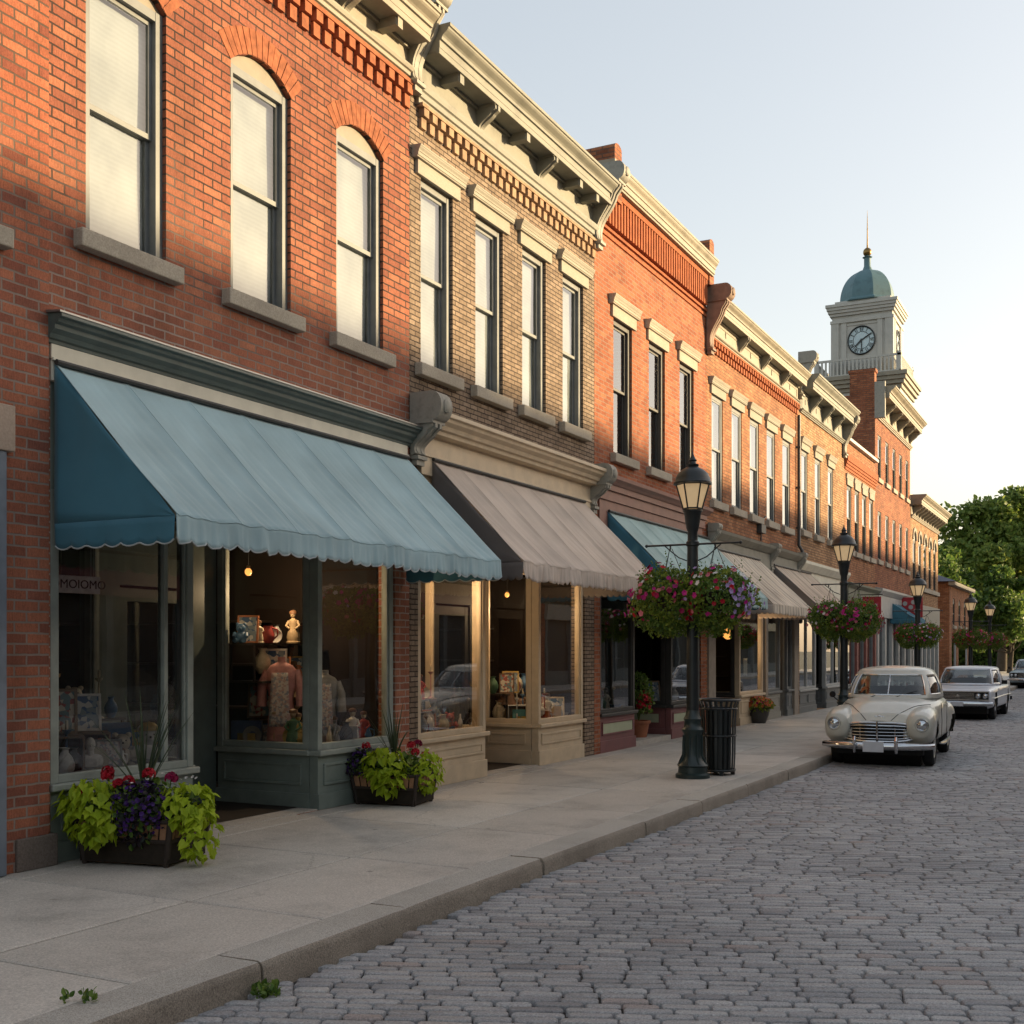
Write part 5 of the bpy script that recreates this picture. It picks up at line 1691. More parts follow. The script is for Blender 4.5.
# ------------------------------------------------------------------ pavement planters
M['crate'] = plain('weathered_planter_wood', (0.36, 0.19, 0.105), .85, .35, 8, .4)
M['crate_dk'] = plain('dark_planter_frame', (0.04, 0.028, 0.022), .7, .3, 8, .3)
M['soil'] = plain('potting_soil', (0.025, 0.018, 0.012), .98, .3, 20, .5)
def planter(loc, rot, seed, label, lime_at, pur_at, red_at, sc_=1.0, lime2_at=None, tall=.62):
    rr = random.Random(seed)
    t = thing('planter', label, 'planter', loc, None, rot)
    off = wloc(t)
    W, D, H = .34, .24, .30
    m = MB()
    for (sx, sy) in ((-1, -1), (1, -1), (1, 1), (-1, 1)):
        m.tube([off + Vector((sx * W * .84, sy * D * .84, 0)), off + Vector((sx * W, sy * D, H))], .02, 6)
    for (z, k) in ((.03, .86), (.16, .93), (.285, 1.0)):
        c = [off + Vector((sx * W * k, sy * D * k, z)) for (sx, sy) in ((-1, -1), (1, -1), (1, 1), (-1, 1))]
        for i in range(4):
            m.tube([c[i], c[(i + 1) % 4]], .014, 6)
    m.build('crate_frame', M['crate_dk'], t)
    m = MB()
    for (ax, n, half, oth) in ((0, 9, W, D), (1, 6, D, W)):
        for sg in (-1, 1):
            for k in range(n):
                u0, u1 = -1 + 2 * (k + .1) / n, -1 + 2 * (k + .9) / n
                v = []
                for q in (0, -.012):
                    for (u, z) in ((u0, .015), (u1, .015), (u1, H - .01), (u0, H - .01)):
                        kk = .845 + .15 * z / H
                        a, b = u * half * kk, sg * (oth * kk + q)
                        v.append(off + (Vector((a, b, z)) if ax == 0 else Vector((b, a, z))))
                m.add(v, [(0, 1, 2, 3), (7, 6, 5, 4), (0, 4, 5, 1), (1, 5, 6, 2), (2, 6, 7, 3), (3, 7, 4, 0)])
    m.build('slats', M['crate'], t)
    m = MB(); m.box(off.x - W * .92, off.x + W * .92, off.y - D * .92, off.y + D * .92, off.z + .02, off.z + .26); m.build('soil', M['soil'], t)
    # lime sweet potato vine: overlapping leaves cascading over the rim
    lm = MB(); fl = MB(); fo = MB(); sp = MB(); pu = MB()
    for (cx, cy, cz, rx, ry, rz, nl, size) in lime_at:
        c = Vector((cx, cy, cz))
        for _ in range(nl):
            d = rdir(rr)
            d.z = d.z * .9 + .1
            p = c + Vector((d.x * rx, d.y * ry, d.z * rz)) * rr.uniform(.75, 1.05)
            outw = Vector((d.x, d.y, 0))
            n = (d * .9 + Vector((0, 0, .75)) + rdir(rr) * .3).normalized()
            dd = (outw * .6 + Vector((0, 0, -.55)) + rdir(rr) * .45).normalized()
            leaf(lm, off + p, dd, n, size * rr.uniform(.65, 1.2), 'heart' if rr.random() < .55 else 'lobed', 0, .16, .25)
    for (cx, cy, cz, rx, ry, rz, nl) in pur_at:
        c = Vector((cx, cy, cz))
        for _ in range(nl):
            d = rdir(rr); p = c + Vector((d.x * rx, d.y * ry, d.z * rz)) * rr.uniform(.6, 1.05)
            leaf(pu, off + p, (d + rdir(rr)).normalized(), (d + rdir(rr) * .6).normalized(), rr.uniform(.03, .055), 'oval', 0 if rr.random() < .72 else 1)
        for _ in range(int(nl * .34)):
            d = rdir(rr, -.5); p = c + Vector((d.x * rx, d.y * ry, d.z * rz)) * rr.uniform(1.0, 1.1)
            flower(fl, off + p, d + rdir(rr) * .3, rr.uniform(.010, .019), 2, rr)
    for _ in range(520):
        a = rr.uniform(0, 6.28); r = math.sqrt(rr.random())
        p = Vector((W * 1.05 * r * math.cos(a), D * 1.15 * r * math.sin(a), .30 + rr.uniform(0, .2) * (1.1 - r * .6)))
        leaf(fo, off + p, (rdir(rr) + Vector((0, 0, .3))).normalized(), (rdir(rr) + Vector((0, 0, 1))).normalized(), rr.uniform(.03, .06), 'round', 0)
    for _ in range(60):
        a = rr.uniform(0, 6.28); r = rr.uniform(.5, 1)
        p = Vector((W * 1.1 * r * math.cos(a), D * 1.2 * r * math.sin(a), .42 + rr.uniform(0, .12)))
        flower(fl, off + p, Vector((0, 0, 1)) + rdir(rr) * .7, rr.uniform(.008, .016), 3, rr)
    for (cx, cy, cz, mi) in red_at:                   # geranium heads: balls of little blooms on stalks
        c = Vector((cx, cy, cz))
        fo.tube([off + Vector((cx * .8, cy * .8, .3)), off + c], .004, 5, 0)
        for _ in range(44):
            d = rdir(rr, -.3)
            flower(fl, off + c + d * .036, d + rdir(rr) * .35, .014, mi, rr)
    # spike: arching sword leaves
    for k in range(24):
        a = rr.uniform(0, 6.28); lean = rr.uniform(.05, .62) if k > 8 else rr.uniform(.03, .2)
        L = tall * rr.uniform(.65, 1.1); wd = .0085
        pts = []
        for i in range(9):
            s = i / 8
            r = L * (math.sin(lean) * s + .45 * lean * s * s)
            z = L * (math.cos(lean) * s - .42 * lean * lean * s ** 2.6)
            pts.append(Vector((r * math.cos(a), r * math.sin(a), .36 + z)))
        v = []
        sd_ = Vector((-math.sin(a), math.cos(a), 0))
        up_ = Vector((-math.cos(a), -math.sin(a), .3))
        for i, p in enumerate(pts):
            ww = wd * (1 - (i / 8) ** 2.2) + .0008
            v += [off + p + sd_ * ww + up_ * ww * .5, off + p, off + p - sd_ * ww + up_ * ww * .5]
        f = []
        for i in range(8):
            f += [(i * 3, i * 3 + 1, i * 3 + 4, i * 3 + 3), (i * 3 + 1, i * 3 + 2, i * 3 + 5, i * 3 + 4)]
        sp.add(v, f)
    lm.build('lime_vine', M['lime'], t)
    pu.build('purple_petunia', [M['leaf_pur'], M['leaf']], t)
    fo.build('foliage', M['leaf'], t)
    sp.build('spike_leaves', M['spike'], t)
    fl.build('flowers', [M['red'], M['crimson'], M['violet'], M['white_p']], t)['kind'] = 'stuff'
    t.scale = (sc_, sc_, sc_)
    return t
# local frame: the planter's +X turned to face along the camera's right, -Y to the camera
planter((.52, 7.25, .15), R(12), 31, 'wooden planter of lime vine, purple petunias and red geraniums, nearest the camera',
        [(-.22, -.22, .34, .22, .16, .20, 260, .064), (-.34, .0, .24, .16, .2, .20, 180, .062), (-.12, -.30, .24, .13, .08, .12, 80, .064), (.36, -.08, .36, .16, .2, .16, 150, .06), (.46, -.1, .20, .10, .16, .20, 120, .055)],
        [(.10, -.20, .33, .20, .14, .19, 720)],
        [(-.2, -.1, .54, 0), (-.05, -.2, .50, 0), (.02, -.2, .52, 0), (.1, -.1, .56, 0), (-.28, -.25, .46, 0), (.26, -.1, .54, 1), (-.3, .05, .55, 0)], 1.3, tall=.74)
planter((.38, 11.28, .15), R(8), 37, 'wooden planter of lime vine at the pier between the two nearest shops',
        [(.02, -.26, .36, .22, .12, .19, 120, .085), (.06, -.30, .24, .14, .08, .14, 60, .08), (.36, -.02, .30, .12, .2, .22, 170, .05)],
        [(-.26, -.12, .36, .18, .18, .16, 520)],
        [(.22, -.1, .56, 0), (.28, -.14, .50, 0), (.32, .0, .46, 0), (.2, .1, .56, 1), (-.2, -.2, .55, 0)], 1.2, tall=.6)

# smaller pots by the shop doors
def pot(loc, label, seed, kind):
    rr = random.Random(seed)
    t = thing('flower_pot', label, 'flower pot', loc)
    off = wloc(t)
    m = MB()
    if kind == 'terracotta':
        m.lathe([(.15, 0), (.2, .26), (.225, .265), (.225, .32), (.2, .32), (.19, .27), (.01, .26)], off, 20)
        m.build('pot', plain('terracotta', (0.32, 0.12, 0.06), .85, .25, 6, .2), t)
    else:
        m.lathe([(.17, 0), (.25, .2), (.27, .33), (.29, .34), (.29, .37), (.26, .37), (.24, .32), (.01, .3)], off, 20)
        m.build('pot', M['frame_dk'], t)
    fo = MB(); fl = MB()
    H = .85 if kind == 'terracotta' else .3
    for _ in range(620):
        d = rdir(rr, -.6)
        p = Vector((d.x * .26, d.y * .26, .32 + H * .5 + d.z * H * .55)) if kind == 'terracotta' else Vector((d.x * .34, d.y * .34, .42 + d.z * .16))
        p = p * 1.0
        leaf(fo, off + p, (rdir(rr) + Vector((0, 0, .2))).normalized(), (d + rdir(rr)).normalized(), rr.uniform(.05, .09), 'oval', 0)
    for _ in range(14):
        a = rr.uniform(0, 6.28); fo.tube([off + Vector((0, 0, .28)), off + Vector((.16 * math.cos(a), .16 * math.sin(a), .3 + H))], .006, 5)
    for _ in range(70 if kind == 'terracotta' else 150):
        d = rdir(rr, -.2)
        p = Vector((.15 + d.x * .13, -.1 + d.y * .16, .62 + d.z * .26)) if kind == 'terracotta' else Vector((d.x * .36, d.y * .36, .44 + d.z * .19))
        flower(fl, off + p, d, rr.uniform(.025, .045), 0 if kind == 'terracotta' else rr.choice((1, 1, 2)), rr)
    fo.build('foliage', M['leaf'] if kind == 'terracotta' else M['leaf_yel'], t)
    fl.build('flowers', [M['red'], M['orange_p'], M['crimson']], t)['kind'] = 'stuff'
    return t
pot((-.35, 20.9, .24), 'terracotta pot with tall dark plant and red blooms, on the step of the maroon shop', 5, 'terracotta')
pot((.12, 27.6, .15), 'dark pot of orange flowers under the striped awning', 6, 'dark')

# weeds in the kerb joints
def weed(loc, label, seed, n, r):
    rr = random.Random(seed)
    t = MB(); off = Vector(loc)
    for _ in range(n):
        a = rr.uniform(0, 6.28); q = r * math.sqrt(rr.random())
        p = off + Vector((q * math.cos(a), q * math.sin(a) * .8, rr.uniform(0, .05)))
        leaf(t, p, (rdir(rr, -.1) + Vector((0, 0, .5))).normalized(), rdir(rr), rr.uniform(.02, .045), 'oval', 0)
    tag(t.build('weed', M['leaf'], None, offset=off), label, 'weed')
weed((3.56, 5.1, -.01), 'small green weed in the gutter at the kerb joint', 1, 120, .085)
weed((3.17, 4.2, .15), 'tiny weed in the pavement joint at the bottom left', 2, 26, .045)
weed((3.1, 4.13, .15), 'thin weed sprig beside the tiny weed in the pavement joint', 3, 12, .03)

# ------------------------------------------------------------------ trees at the end of the street
def tree(name, loc, h, rx, ry, zb, label, seed, lm, nleaf=15000, ls=.34):
    rr = random.Random(seed)
    t = thing('tree', label, 'tree', loc, 'trees at the end of the street')
    off = wloc(t)
    m = MB()
    top = Vector((rr.uniform(-.6, .6), rr.uniform(-.6, .6), h * .8))
    pts = [Vector((0, 0, -.1)), Vector((.1, 0, h * .15)), top * .5 + Vector((.2, .1, 0)), top]
    m.tube([off + p for p in pts], [h * .028, h * .022, h * .014, h * .004], 10)
    cl = []
    for k in range(34):
        d = rdir(rr, -.55)
        q = rr.uniform(.35, .92)
        c = Vector((d.x * rx * q, d.y * ry * q, zb + (h - zb) * .5 + d.z * (h - zb) * .5 * q))
        cl.append((c, rr.uniform(.17, .30) * (rx + ry) / 2 * 1.15))
        s = top * max(.25, min(.95, (c.z / h) - .18))
        mid = (s + c) / 2 + Vector((0, 0, -.05 * h * rr.random()))
        m.tube([off + s, off + mid, off + c], [h * .008, h * .005, h * .0015], 6)
    m.build('trunk', M['bark'], t)
    lf = MB()
    for _ in range(nleaf):
        c, r = rr.choice(cl)
        d = rdir(rr)
        q = r * rr.random() ** .4 * 1.1
        p = c + Vector((d.x * q, d.y * q, d.z * q * .75))
        leaf(lf, off + p, rdir(rr), (d + rdir(rr) + Vector((0, 0, .5))).normalized(), ls * rr.uniform(.6, 1.3), 'oval', 0, .1, .1)
    lf.build('crown', M[lm], t, angle=0)
    return t
tree('tree', (-.6, 104, 0), 16.0, 5.6, 6.2, 2.6, 'broad tall leafy tree at the right end of the street', 1, 'tree_leaf2', 24000, .42)
tree('tree', (3.8, 118, 0), 17.8, 6.5, 6.5, 3.5, 'tree cut off by the right edge of the frame', 2, 'tree_leaf', 15000, .45)
tree('tree', (-8.4, 112, 0), 13.8, 4.6, 5.0, 2.5, 'smaller tree whose top shows beside the last cornice', 3, 'tree_leaf', 12000, .42)
tree('tree', (-4.2, 92, 0), 9.5, 3.8, 4.0, .6, 'low dark tree beyond the little slate roofed building', 4, 'tree_leaf', 12000, .34)
tree('tree', (.6, 96, 0), 8.2, 3.2, 3.5, .4, 'low bushy tree behind the far parked car', 5, 'tree_leaf', 12000, .32)
for i, (x, y, h, r) in enumerate(((-14, 140, 17, 8), (-3, 146, 15, 8), (8, 150, 17, 8))):
    tree('tree', (x, y, 0), h, r, r, .4, ('left backdrop tree seen through gaps in the nearer crowns', 'middle backdrop tree behind the broad tall tree', 'right backdrop tree closing the end of the street')[i], 20 + i, 'tree_leaf', 9000, .6)

rr = random.Random(44)
t = thing('hedge', 'low dark hedge closing the far end of the street', 'hedge', (0, 128, 0))
m = MB()
for _ in range(16000):
    p = Vector((rr.uniform(-14, 16), 128 + rr.gauss(0, .9), 3.4 * rr.random() ** .8 + .1 * math.sin(_ * .7)))
    leaf(m, p, rdir(rr), rdir(rr), rr.uniform(.25, .5), 'oval', 0)
m.build('leaves', M['tree_leaf'], t, angle=0)
m = MB(); m.box(-14, 16, 127.7, 128.3, -.1, 3.0); m.build('branches', M['bark'], t)

# ------------------------------------------------------------------ cars
M['chrome'] = plain('worn_chrome', (0.62, 0.62, 0.63), .16, .15, 10, .02, metal=1.0)
M['tyre'] = plain('tyre_rubber', (0.016, 0.016, 0.017), .85, .25, 20, .2)
M['black'] = plain('black_recess', (0.006, 0.006, 0.006), .8, .1)
M['lens'] = plain('headlight_lens', (0.6, 0.63, 0.66), .12, .2, 30, .3, metal=.85)
M['car_glass'] = glass_mat('car_glass', (0.78, 0.85, 0.86), 1.8, 0.0, 0, .02)
M['paint_cream'] = plain('aged_cream_car_paint', (0.52, 0.505, 0.435), .32, .14, 2.2, .02, spec=.5, coat=.45)
M['paint_white'] = plain('cool_white_car_paint', (0.62, 0.64, 0.69), .35, .08, 2.0, .02, spec=.5, coat=.5)
M['paint_blue'] = plain('pale_blue_car_paint', (0.30, 0.38, 0.43), .35, .08, 2.0, .02, spec=.5, coat=.5)
M['seat'] = plain('car_seat_cloth', (0.05, 0.045, 0.04), .9, .2)
M['plate'] = plain('blank_number_plate', (0.52, 0.54, 0.58), .5, .08)
Z0 = (0, 0, 0)

def cr(a, b, c, d, t):
    return .5 * ((2 * b) + (-a + c) * t + (2 * a - 5 * b + 4 * c - d) * t * t + (-a + 3 * b - 3 * c + d) * t ** 3)
def interp(secs, y):
    """secs rows (y, ...): smooth interpolation of each column"""
    n = len(secs)
    for i in range(n - 1):
        if y <= secs[i + 1][0] or i == n - 2:
            t = max(0, min(1, (y - secs[i][0]) / (secs[i + 1][0] - secs[i][0])))
            p = [secs[max(0, min(n - 1, i + k))] for k in (-1, 0, 1, 2)]
            return [cr(p[0][q], p[1][q], p[2][q], p[3][q], t) for q in range(1, len(secs[0]))]
def spow(v, e):
    return math.copysign(abs(v) ** e, v)
def loft(mb, secs, ny, na=44, skip=None, cx=0.0, sm=True, mi=0):
    """secs rows (y, half width, z top, z bottom, exponent): superellipse rings along y"""
    y0, y1 = secs[0][0], secs[-1][0]
    v = []; f = []
    for j in range(ny + 1):
        s = j / ny
        y = y0 + (y1 - y0) * (s - .06 * math.sin(2 * math.pi * s))
        w_, zt, zb, e = interp(secs, y)
        zc, h = (zt + zb) / 2, (zt - zb) / 2
        for k in range(na):
            a = 2 * math.pi * k / na
            v.append((cx + max(.01, w_) * spow(math.cos(a), 2 / e), y, zc + h * spow(math.sin(a), 2 / e)))
    for j in range(ny):
        for k in range(na):
            k2 = (k + 1) % na
            q = (j * na + k, j * na + k2, (j + 1) * na + k2, (j + 1) * na + k)
            if skip:
                c = [sum(v[i][t] for i in q) / 4 for t in range(3)]
                if skip(*c):
                    continue
            f.append(q)
    f.append(tuple(range(na))); f.append(tuple(range((ny + 1) * na - 1, ny * na - 1, -1)))
    mb.add(v, f, mi, sm)

def wheel(t, x, y, r, wd, hub, name='wheel'):
    sg = 1 if x > 0 else -1
    def spin(prof):
        m = MB(); m.lathe(prof, Z0, 30)
        m.v = [(x + sg * p[2], y + p[0], r + p[1]) for p in m.v]
        return m
    rr = r * .66
    m = spin([(rr, -wd / 2), (r * .90, -wd / 2), (r * .985, -wd * .36), (r, -wd * .2), (r, wd * .2), (r * .985, wd * .36), (r * .90, wd / 2), (rr + .01, wd / 2 - .008), (rr, wd / 2 - .02)])
    ty = m.build(name, M['tyre'], t, offset=Z0)
    m = spin([(rr - .002, -wd * .3), (rr, wd * .42), (rr - .02, wd * .46), (rr * .72, wd * .30), (.01, wd * .3)])
    m.build('rim', M[hub], ty, offset=Z0)
    m = spin([(rr * .62, wd * .31), (rr * .6, wd * .36), (rr * .4, wd * .46), (.01, wd * .5)])
    m.build('hubcap', M['chrome'], ty, offset=Z0)

def cabin(t, paint, belt, roof, zpk, splits, dash_y, post=None):
    """belt/roof: (centre y, half length, half width, exponent, z); splits: windows as (name, theta0, theta1, v0, v1)"""
    def S(th, v):
        a = R(th)
        def P(q):
            cy, hl, hw, e, z = q
            return Vector((hw * spow(math.sin(a), 2 / e), cy - hl * spow(math.cos(a), 2 / e), z))
        p, q = P(belt), P(roof)
        if v <= 1:
            r = p.lerp(q, v)
            bul = .05 * math.sin(math.pi * min(1, v) * .9)
            o = Vector((r.x, r.y - belt[0], 0))
            if o.length > 1e-6:
                r = r + o.normalized() * bul
            return r
        s = v - 1                      # over the roof towards its crown
        c = Vector((0, roof[0], zpk))
        k = math.cos(s * math.pi / 2)
        return Vector((q.x * k, roof[0] + (q.y - roof[0]) * k, q.z + (zpk - q.z) * math.sin(s * math.pi / 2) ** .8))
    thn, vn = 180, 40
    def inwin(th, v):
        th = (th + 180) % 360 - 180
        for (_, a, b, v0, v1) in splits:
            for (x, y) in ((a, b), (-b, -a)):
                if x < y and x <= th <= y and v0 <= v <= v1:
                    return True
        return False
    m = MB()
    vv = [S(360 * i / thn, 1.5 * j / vn if j < vn else 1.5) if False else S(360 * i / thn, 2.0 * j / vn) for j in range(vn + 1) for i in range(thn)]
    f = []
    for j in range(vn):
        for i in range(thn):
            i2 = (i + 1) % thn
            if inwin(360 * (i + .5) / thn, 2.0 * (j + .5) / vn):
                continue
            f.append((j * thn + i, j * thn + i2, (j + 1) * thn + i2, (j + 1) * thn + i))
    m.add(vv, f, 0, True)
    m.build('roof', M[paint], t, offset=Z0, solid=.012, angle=70)
    for (nm, a, b, v0, v1) in splits:
        sides = [(a, b)] if abs(a + b) < 1e-6 or a + b == 360 else [(a, b), (-b, -a)]
        for (x, y) in sides:
            g = MB()
            def fn(u, v, x=x, y=y):
                q = S(x + (y - x) * u, v0 + (v1 - v0) * v)
                o = Vector((q.x, q.y - belt[0], 0))
                return q - (o.normalized() * .012 if o.length > 1e-6 else Vector())
            g.grid(fn, 20, 8)
            w_ = g.build(nm, M['car_glass'], t, offset=Z0)
            c = MB()
            ring = [fn(u / 16, 0) for u in range(17)] + [fn(1, v / 6) for v in range(1, 7)] + [fn(1 - u / 16, 1) for u in range(1, 17)] + [fn(0, 1 - v / 6) for v in range(1, 6)]
            c.tube([Vector(p) + (Vector((p[0], p[1] - belt[0], 0)).normalized() * .014) for p in ring], .010, 5, close=True)
            if post and nm == 'windscreen':
                c.tube([Vector(fn(.5, v / 6)) + Vector((0, -.014, 0)) for v in range(7)], .012, 6)
            c.build('window_trim', M['chrome'], w_, offset=Z0)
    # inside: parcel deck, bench seats, wheel
    m = MB()
    hl, hw = belt[1] * .93, belt[2] * .93
    m.prism([(hw * spow(math.sin(2 * math.pi * k / 40), 2 / belt[3]), belt[0] - hl * spow(math.cos(2 * math.pi * k / 40), 2 / belt[3])) for k in range(40)], belt[4] - .02, belt[4] + .006, 'z')
    for yy in (belt[0] - .05, belt[0] + belt[1] * .62):
        loft(m, [(yy - .07, hw * .82, belt[4] + .12, belt[4] - .1, 6), (yy, hw * .84, belt[4] + .17, belt[4] - .1, 6), (yy + .08, hw * .82, belt[4] + .14, belt[4] - .1, 6)], 6, 20)
    m.tube([(.36 + .18 * math.cos(q), dash_y + .12 * math.sin(q) * .5, belt[4] + .06 + .16 * math.sin(q)) for q in [2 * math.pi * k / 20 for k in range(20)]], .012, 6, close=True)
    m.build('interior', M['seat'], t, offset=Z0)

def bumper(t, hw, y, z, h, curve, guards=(), name='bumper', sgn=1):
    m = MB()
    prof = [(.05, -h / 2), (-.02, -h / 2 + .01), (-.05, -h * .25), (-.06, 0), (-.05, h * .25), (-.02, h / 2 - .01), (.05, h / 2)]
    n = 30; v = []
    for i in range(n + 1):
        u = -1 + 2 * i / n
        x = hw * u; yy = y + curve * abs(u) ** 2.6 * sgn
        tw = 1 - .35 * abs(u) ** 6
        for (a, b) in prof:
            v.append((x, yy + a * sgn, z + b * tw))
    k = len(prof)
    f = [(i * k + j, (i + 1) * k + j, (i + 1) * k + j + 1, i * k + j + 1) for i in range(n) for j in range(k - 1)]
    f += [tuple(range(k)), tuple(range(n * k + k - 1, n * k - 1, -1))]
    m.add(v, f, 0, True)
    b = m.build(name, M['chrome'], t, offset=Z0, angle=60)
    for gx in guards:
        m = MB()
        m.tube([(gx, y - .05 * sgn, z - h * .75), (gx, y - .085 * sgn, z - h * .3), (gx, y - .085 * sgn, z + h * .7), (gx, y - .04 * sgn, z + h * 1.15)], [.022, .03, .03, .016], 8)
        m.build('bumper_guard', M['chrome'], b, offset=Z0)
    return b

def headlight(t, x, y, z, r, seg=22):
    m = MB(); m.lathe([(r, 0), (r * 1.14, .0), (r * 1.16, .025), (r * 1.05, .045), (r * .98, .03), (r * .98, 0)], Z0, seg)
    m.v = [(x + p[0], y - p[2], z + p[1]) for p in m.v]
    h = m.build('headlight', M['chrome'], t, offset=Z0)
    m = MB(); m.lathe([(r, .012), (r * .85, .035), (r * .5, .055), (.002, .062)], Z0, seg)
    m.v = [(x + p[0], y - p[2], z + p[1]) for p in m.v]
    m.build('lens', M['lens'], h, offset=Z0)

def vintage_car(loc, rot, label):
    t = thing('vintage_car', label, 'car', loc, None, rot)
    WR, FY, RY_ = .345, -1.42, 1.38
    arch = lambda x, y, z: abs(x) > .55 and z < .80 and (math.hypot(y - FY, z - WR) < .405 or math.hypot(y - RY_, z - WR) < .405)
    m = MB()
    loft(m, [(-2.14, .46, .66, .42, 3), (-2.10, .52, .735, .36, 3.2), (-1.95, .62, .875, .32, 3.0), (-1.5, .70, 1.03, .30, 2.9), (-1.0, .79, 1.095, .28, 3.2), (-.6, .845, 1.10, .28, 4), (0, .87, 1.115, .28, 4.6), (.9, .87, 1.11, .28, 4.6), (1.5, .84, 1.06, .28, 4), (1.95, .76, .95, .30, 3.4), (2.25, .62, .78, .34, 3), (2.38, .46, .62, .42, 2.6)], 110, 72, arch)
    body = m.build('body', M['paint_cream'], t, offset=Z0, angle=60)
    for sg in (-1, 1):
        m = MB()
        loft(m, [(-2.22, .10, .76, .62, 2), (-2.19, .185, .86, .50, 2.2), (-2.05, .225, .91, .40, 2.5), (-1.75, .235, .95, .36, 2.7), (-1.3, .225, .97, .36, 2.8), (-.85, .20, .95, .36, 3), (-.45, .13, .90, .40, 3), (-.2, .05, .80, .5, 2.5)], 80, 44, arch, sg * .655)
        m.build('front_fender', M['paint_cream'], body, offset=Z0, angle=60)
        m = MB()
        loft(m, [(.55, .05, .75, .5, 2.5), (.85, .14, .88, .38, 2.8), (1.3, .20, .95, .34, 2.8), (1.8, .19, .90, .36, 2.6), (2.15, .13, .74, .44, 2.4), (2.28, .05, .62, .54, 2)], 70, 40, arch, sg * .735)
        m.build('rear_fender', M['paint_cream'], body, offset=Z0, angle=60)
        m = MB(); m.tube([(sg * .885, -.95, .34), (sg * .90, -.4, .315), (sg * .90, .8, .315), (sg * .885, .95, .33)], [.02, .035, .035, .02], 8)
        m.build('running_board', M['chrome'], t, offset=Z0)
        m = MB()
        m.box(sg * .885 - .012, sg * .885 + .012, .22, .38, .93, .955); m.build('door_handle', M['chrome'], t, offset=Z0)
        m = MB()
        for yy in (-.52, .5):
            m.tube([(sg * .868, yy, .38), (sg * .876, yy, .7), (sg * .862, yy, 1.0)], .005, 4)
        m.build('door_seam', M['black'], t, offset=Z0)
        headlight(t, sg * .70, -2.185, .70, .098)
        for yy in (FY, RY_):
            wheel(t, sg * .745, yy, WR, .185, 'paint_cream')
    m = MB()
    for yy in (FY, RY_):
        m.lathe([(.01, -.62), (.42, -.62), (.42, .62), (.01, .62)], Z0, 24)
        q = len(m.v) // 2 if yy == RY_ else 0
        m.v[q:] = [(p[2], yy + p[0], WR + p[1]) for p in m.v[q:]]
    m.box(-.7, .7, -2.0, 2.1, .2, .34)
    m.build('underbody', M['black'], t, offset=Z0)
    # hood seams and ornament
    m = MB()
    for sg in (-1, 1):
        pts = []
        for k in range(12):
            s = k / 11
            y = -2.07 + 1.15 * s
            w_, zt, zb, e = interp([(-2.14, .46, .66, .42, 3), (-2.10, .52, .735, .36, 3.2), (-1.95, .62, .875, .32, 3.0), (-1.5, .70, 1.03, .30, 2.9), (-1.0, .79, 1.095, .28, 3.2), (-.6, .845, 1.10, .28, 4)], y)
            x = sg * (.20 + .52 * s ** .7) * 1.0
            x = sg * min(abs(x), w_ * .93)
            zc, h = (zt + zb) / 2, (zt - zb) / 2
            z = zc + h * (max(0, 1 - (abs(x) / w_) ** e)) ** (1 / e)
            pts.append((x, y, z + .001))
        m.tube(pts, .006, 5)
    m.tube([(-.2, -2.075, .742), (0, -2.085, .745), (.2, -2.075, .742)], .007, 5)
    m.build('hood_seam', M['black'], t, offset=Z0)
    m = MB(); m.tube([(-.17, -1.98, .815), (-.06, -2.0, .818), (.06, -2.0, .818), (.17, -1.98, .815)], [.004, .010, .010, .004], 6)
    m.ball((0, -2.0, .825), .022, 0, 10, 6, (1.4, .6, .6)); m.tube([(0, -1.98, .83), (0, -1.5, .972), (0, -1.1, 1.057)], [.008, .006, .004], 6)
    m.build('hood_emblem', M['chrome'], t, offset=Z0)
    # grille
    gy = lambda x: -2.225 + .16 * (abs(x) / .62) ** 2.2
    def gz(x, s):
        return .575 + s * .15 * (max(0.02, 1 - (abs(x) / .65) ** 3.2)) ** (1 / 2.4)
    m = MB()
    m.grid(lambda u, v: ((-1 + 2 * u) * .63, gy((-1 + 2 * u) * .63) + .02, gz((-1 + 2 * u) * .63, -1 + 2 * v)), 30, 6)
    gr = m.build('grille', M['black'], t, offset=Z0, solid=.01)
    m = MB()
    for k in range(5):
        s = -.72 + .36 * k
        m.tube([((-1 + 2 * i / 24) * .60, gy((-1 + 2 * i / 24) * .60) - .005, gz((-1 + 2 * i / 24) * .60, s)) for i in range(25)], .0075 if k != 4 else .011, 6)
    m.tube([(0, gy(0) - .012, .43), (0, gy(0) - .02, .60), (0, gy(0) - .01, .745)], .018, 8)
    for sx in (-.42, .42, -.28, .28):
        m.tube([(sx, gy(sx) - .004, gz(sx, -.9)), (sx, gy(sx) - .004, gz(sx, .5))], .008, 6)
    m.build('grille_bars', M['chrome'], gr, offset=Z0)
    m = MB()
    rim = [((-1 + 2 * i / 30) * .635, gy((-1 + 2 * i / 30) * .635) - .004, gz((-1 + 2 * i / 30) * .635, 1)) for i in range(31)] + [((1 - 2 * i / 30) * .635, gy((1 - 2 * i / 30) * .635) - .004, gz((1 - 2 * i / 30) * .635, -1)) for i in range(31)]
    m.tube(rim, .017, 6, close=True)
    m.build('grille_surround', M['chrome'], gr, offset=Z0)
    b = bumper(t, .90, -2.42, .365, .13, .26, (-.33, .33))
    m = MB(); m.box(-.165 - .03, .165 - .03, -2.50, -2.485, .275, .445); m.build('number_plate', M['plate'], b, offset=Z0, bev=.004)
    bumper(t, .86, 2.5, .38, .12, .22, (), 'bumper', -1)
    cabin(t, 'paint_cream', (.32, 1.22, .80, 3.2, 1.065), (.40, .80, .645, 3.0, 1.50), 1.615,
          [('windscreen', -41, 41, .16, .92), ('side_window', 52, 86, .18, .88), ('side_window', 92, 124, .18, .86), ('rear_window', 152, 208, .30, .92)], -.62, True)
    m = MB()
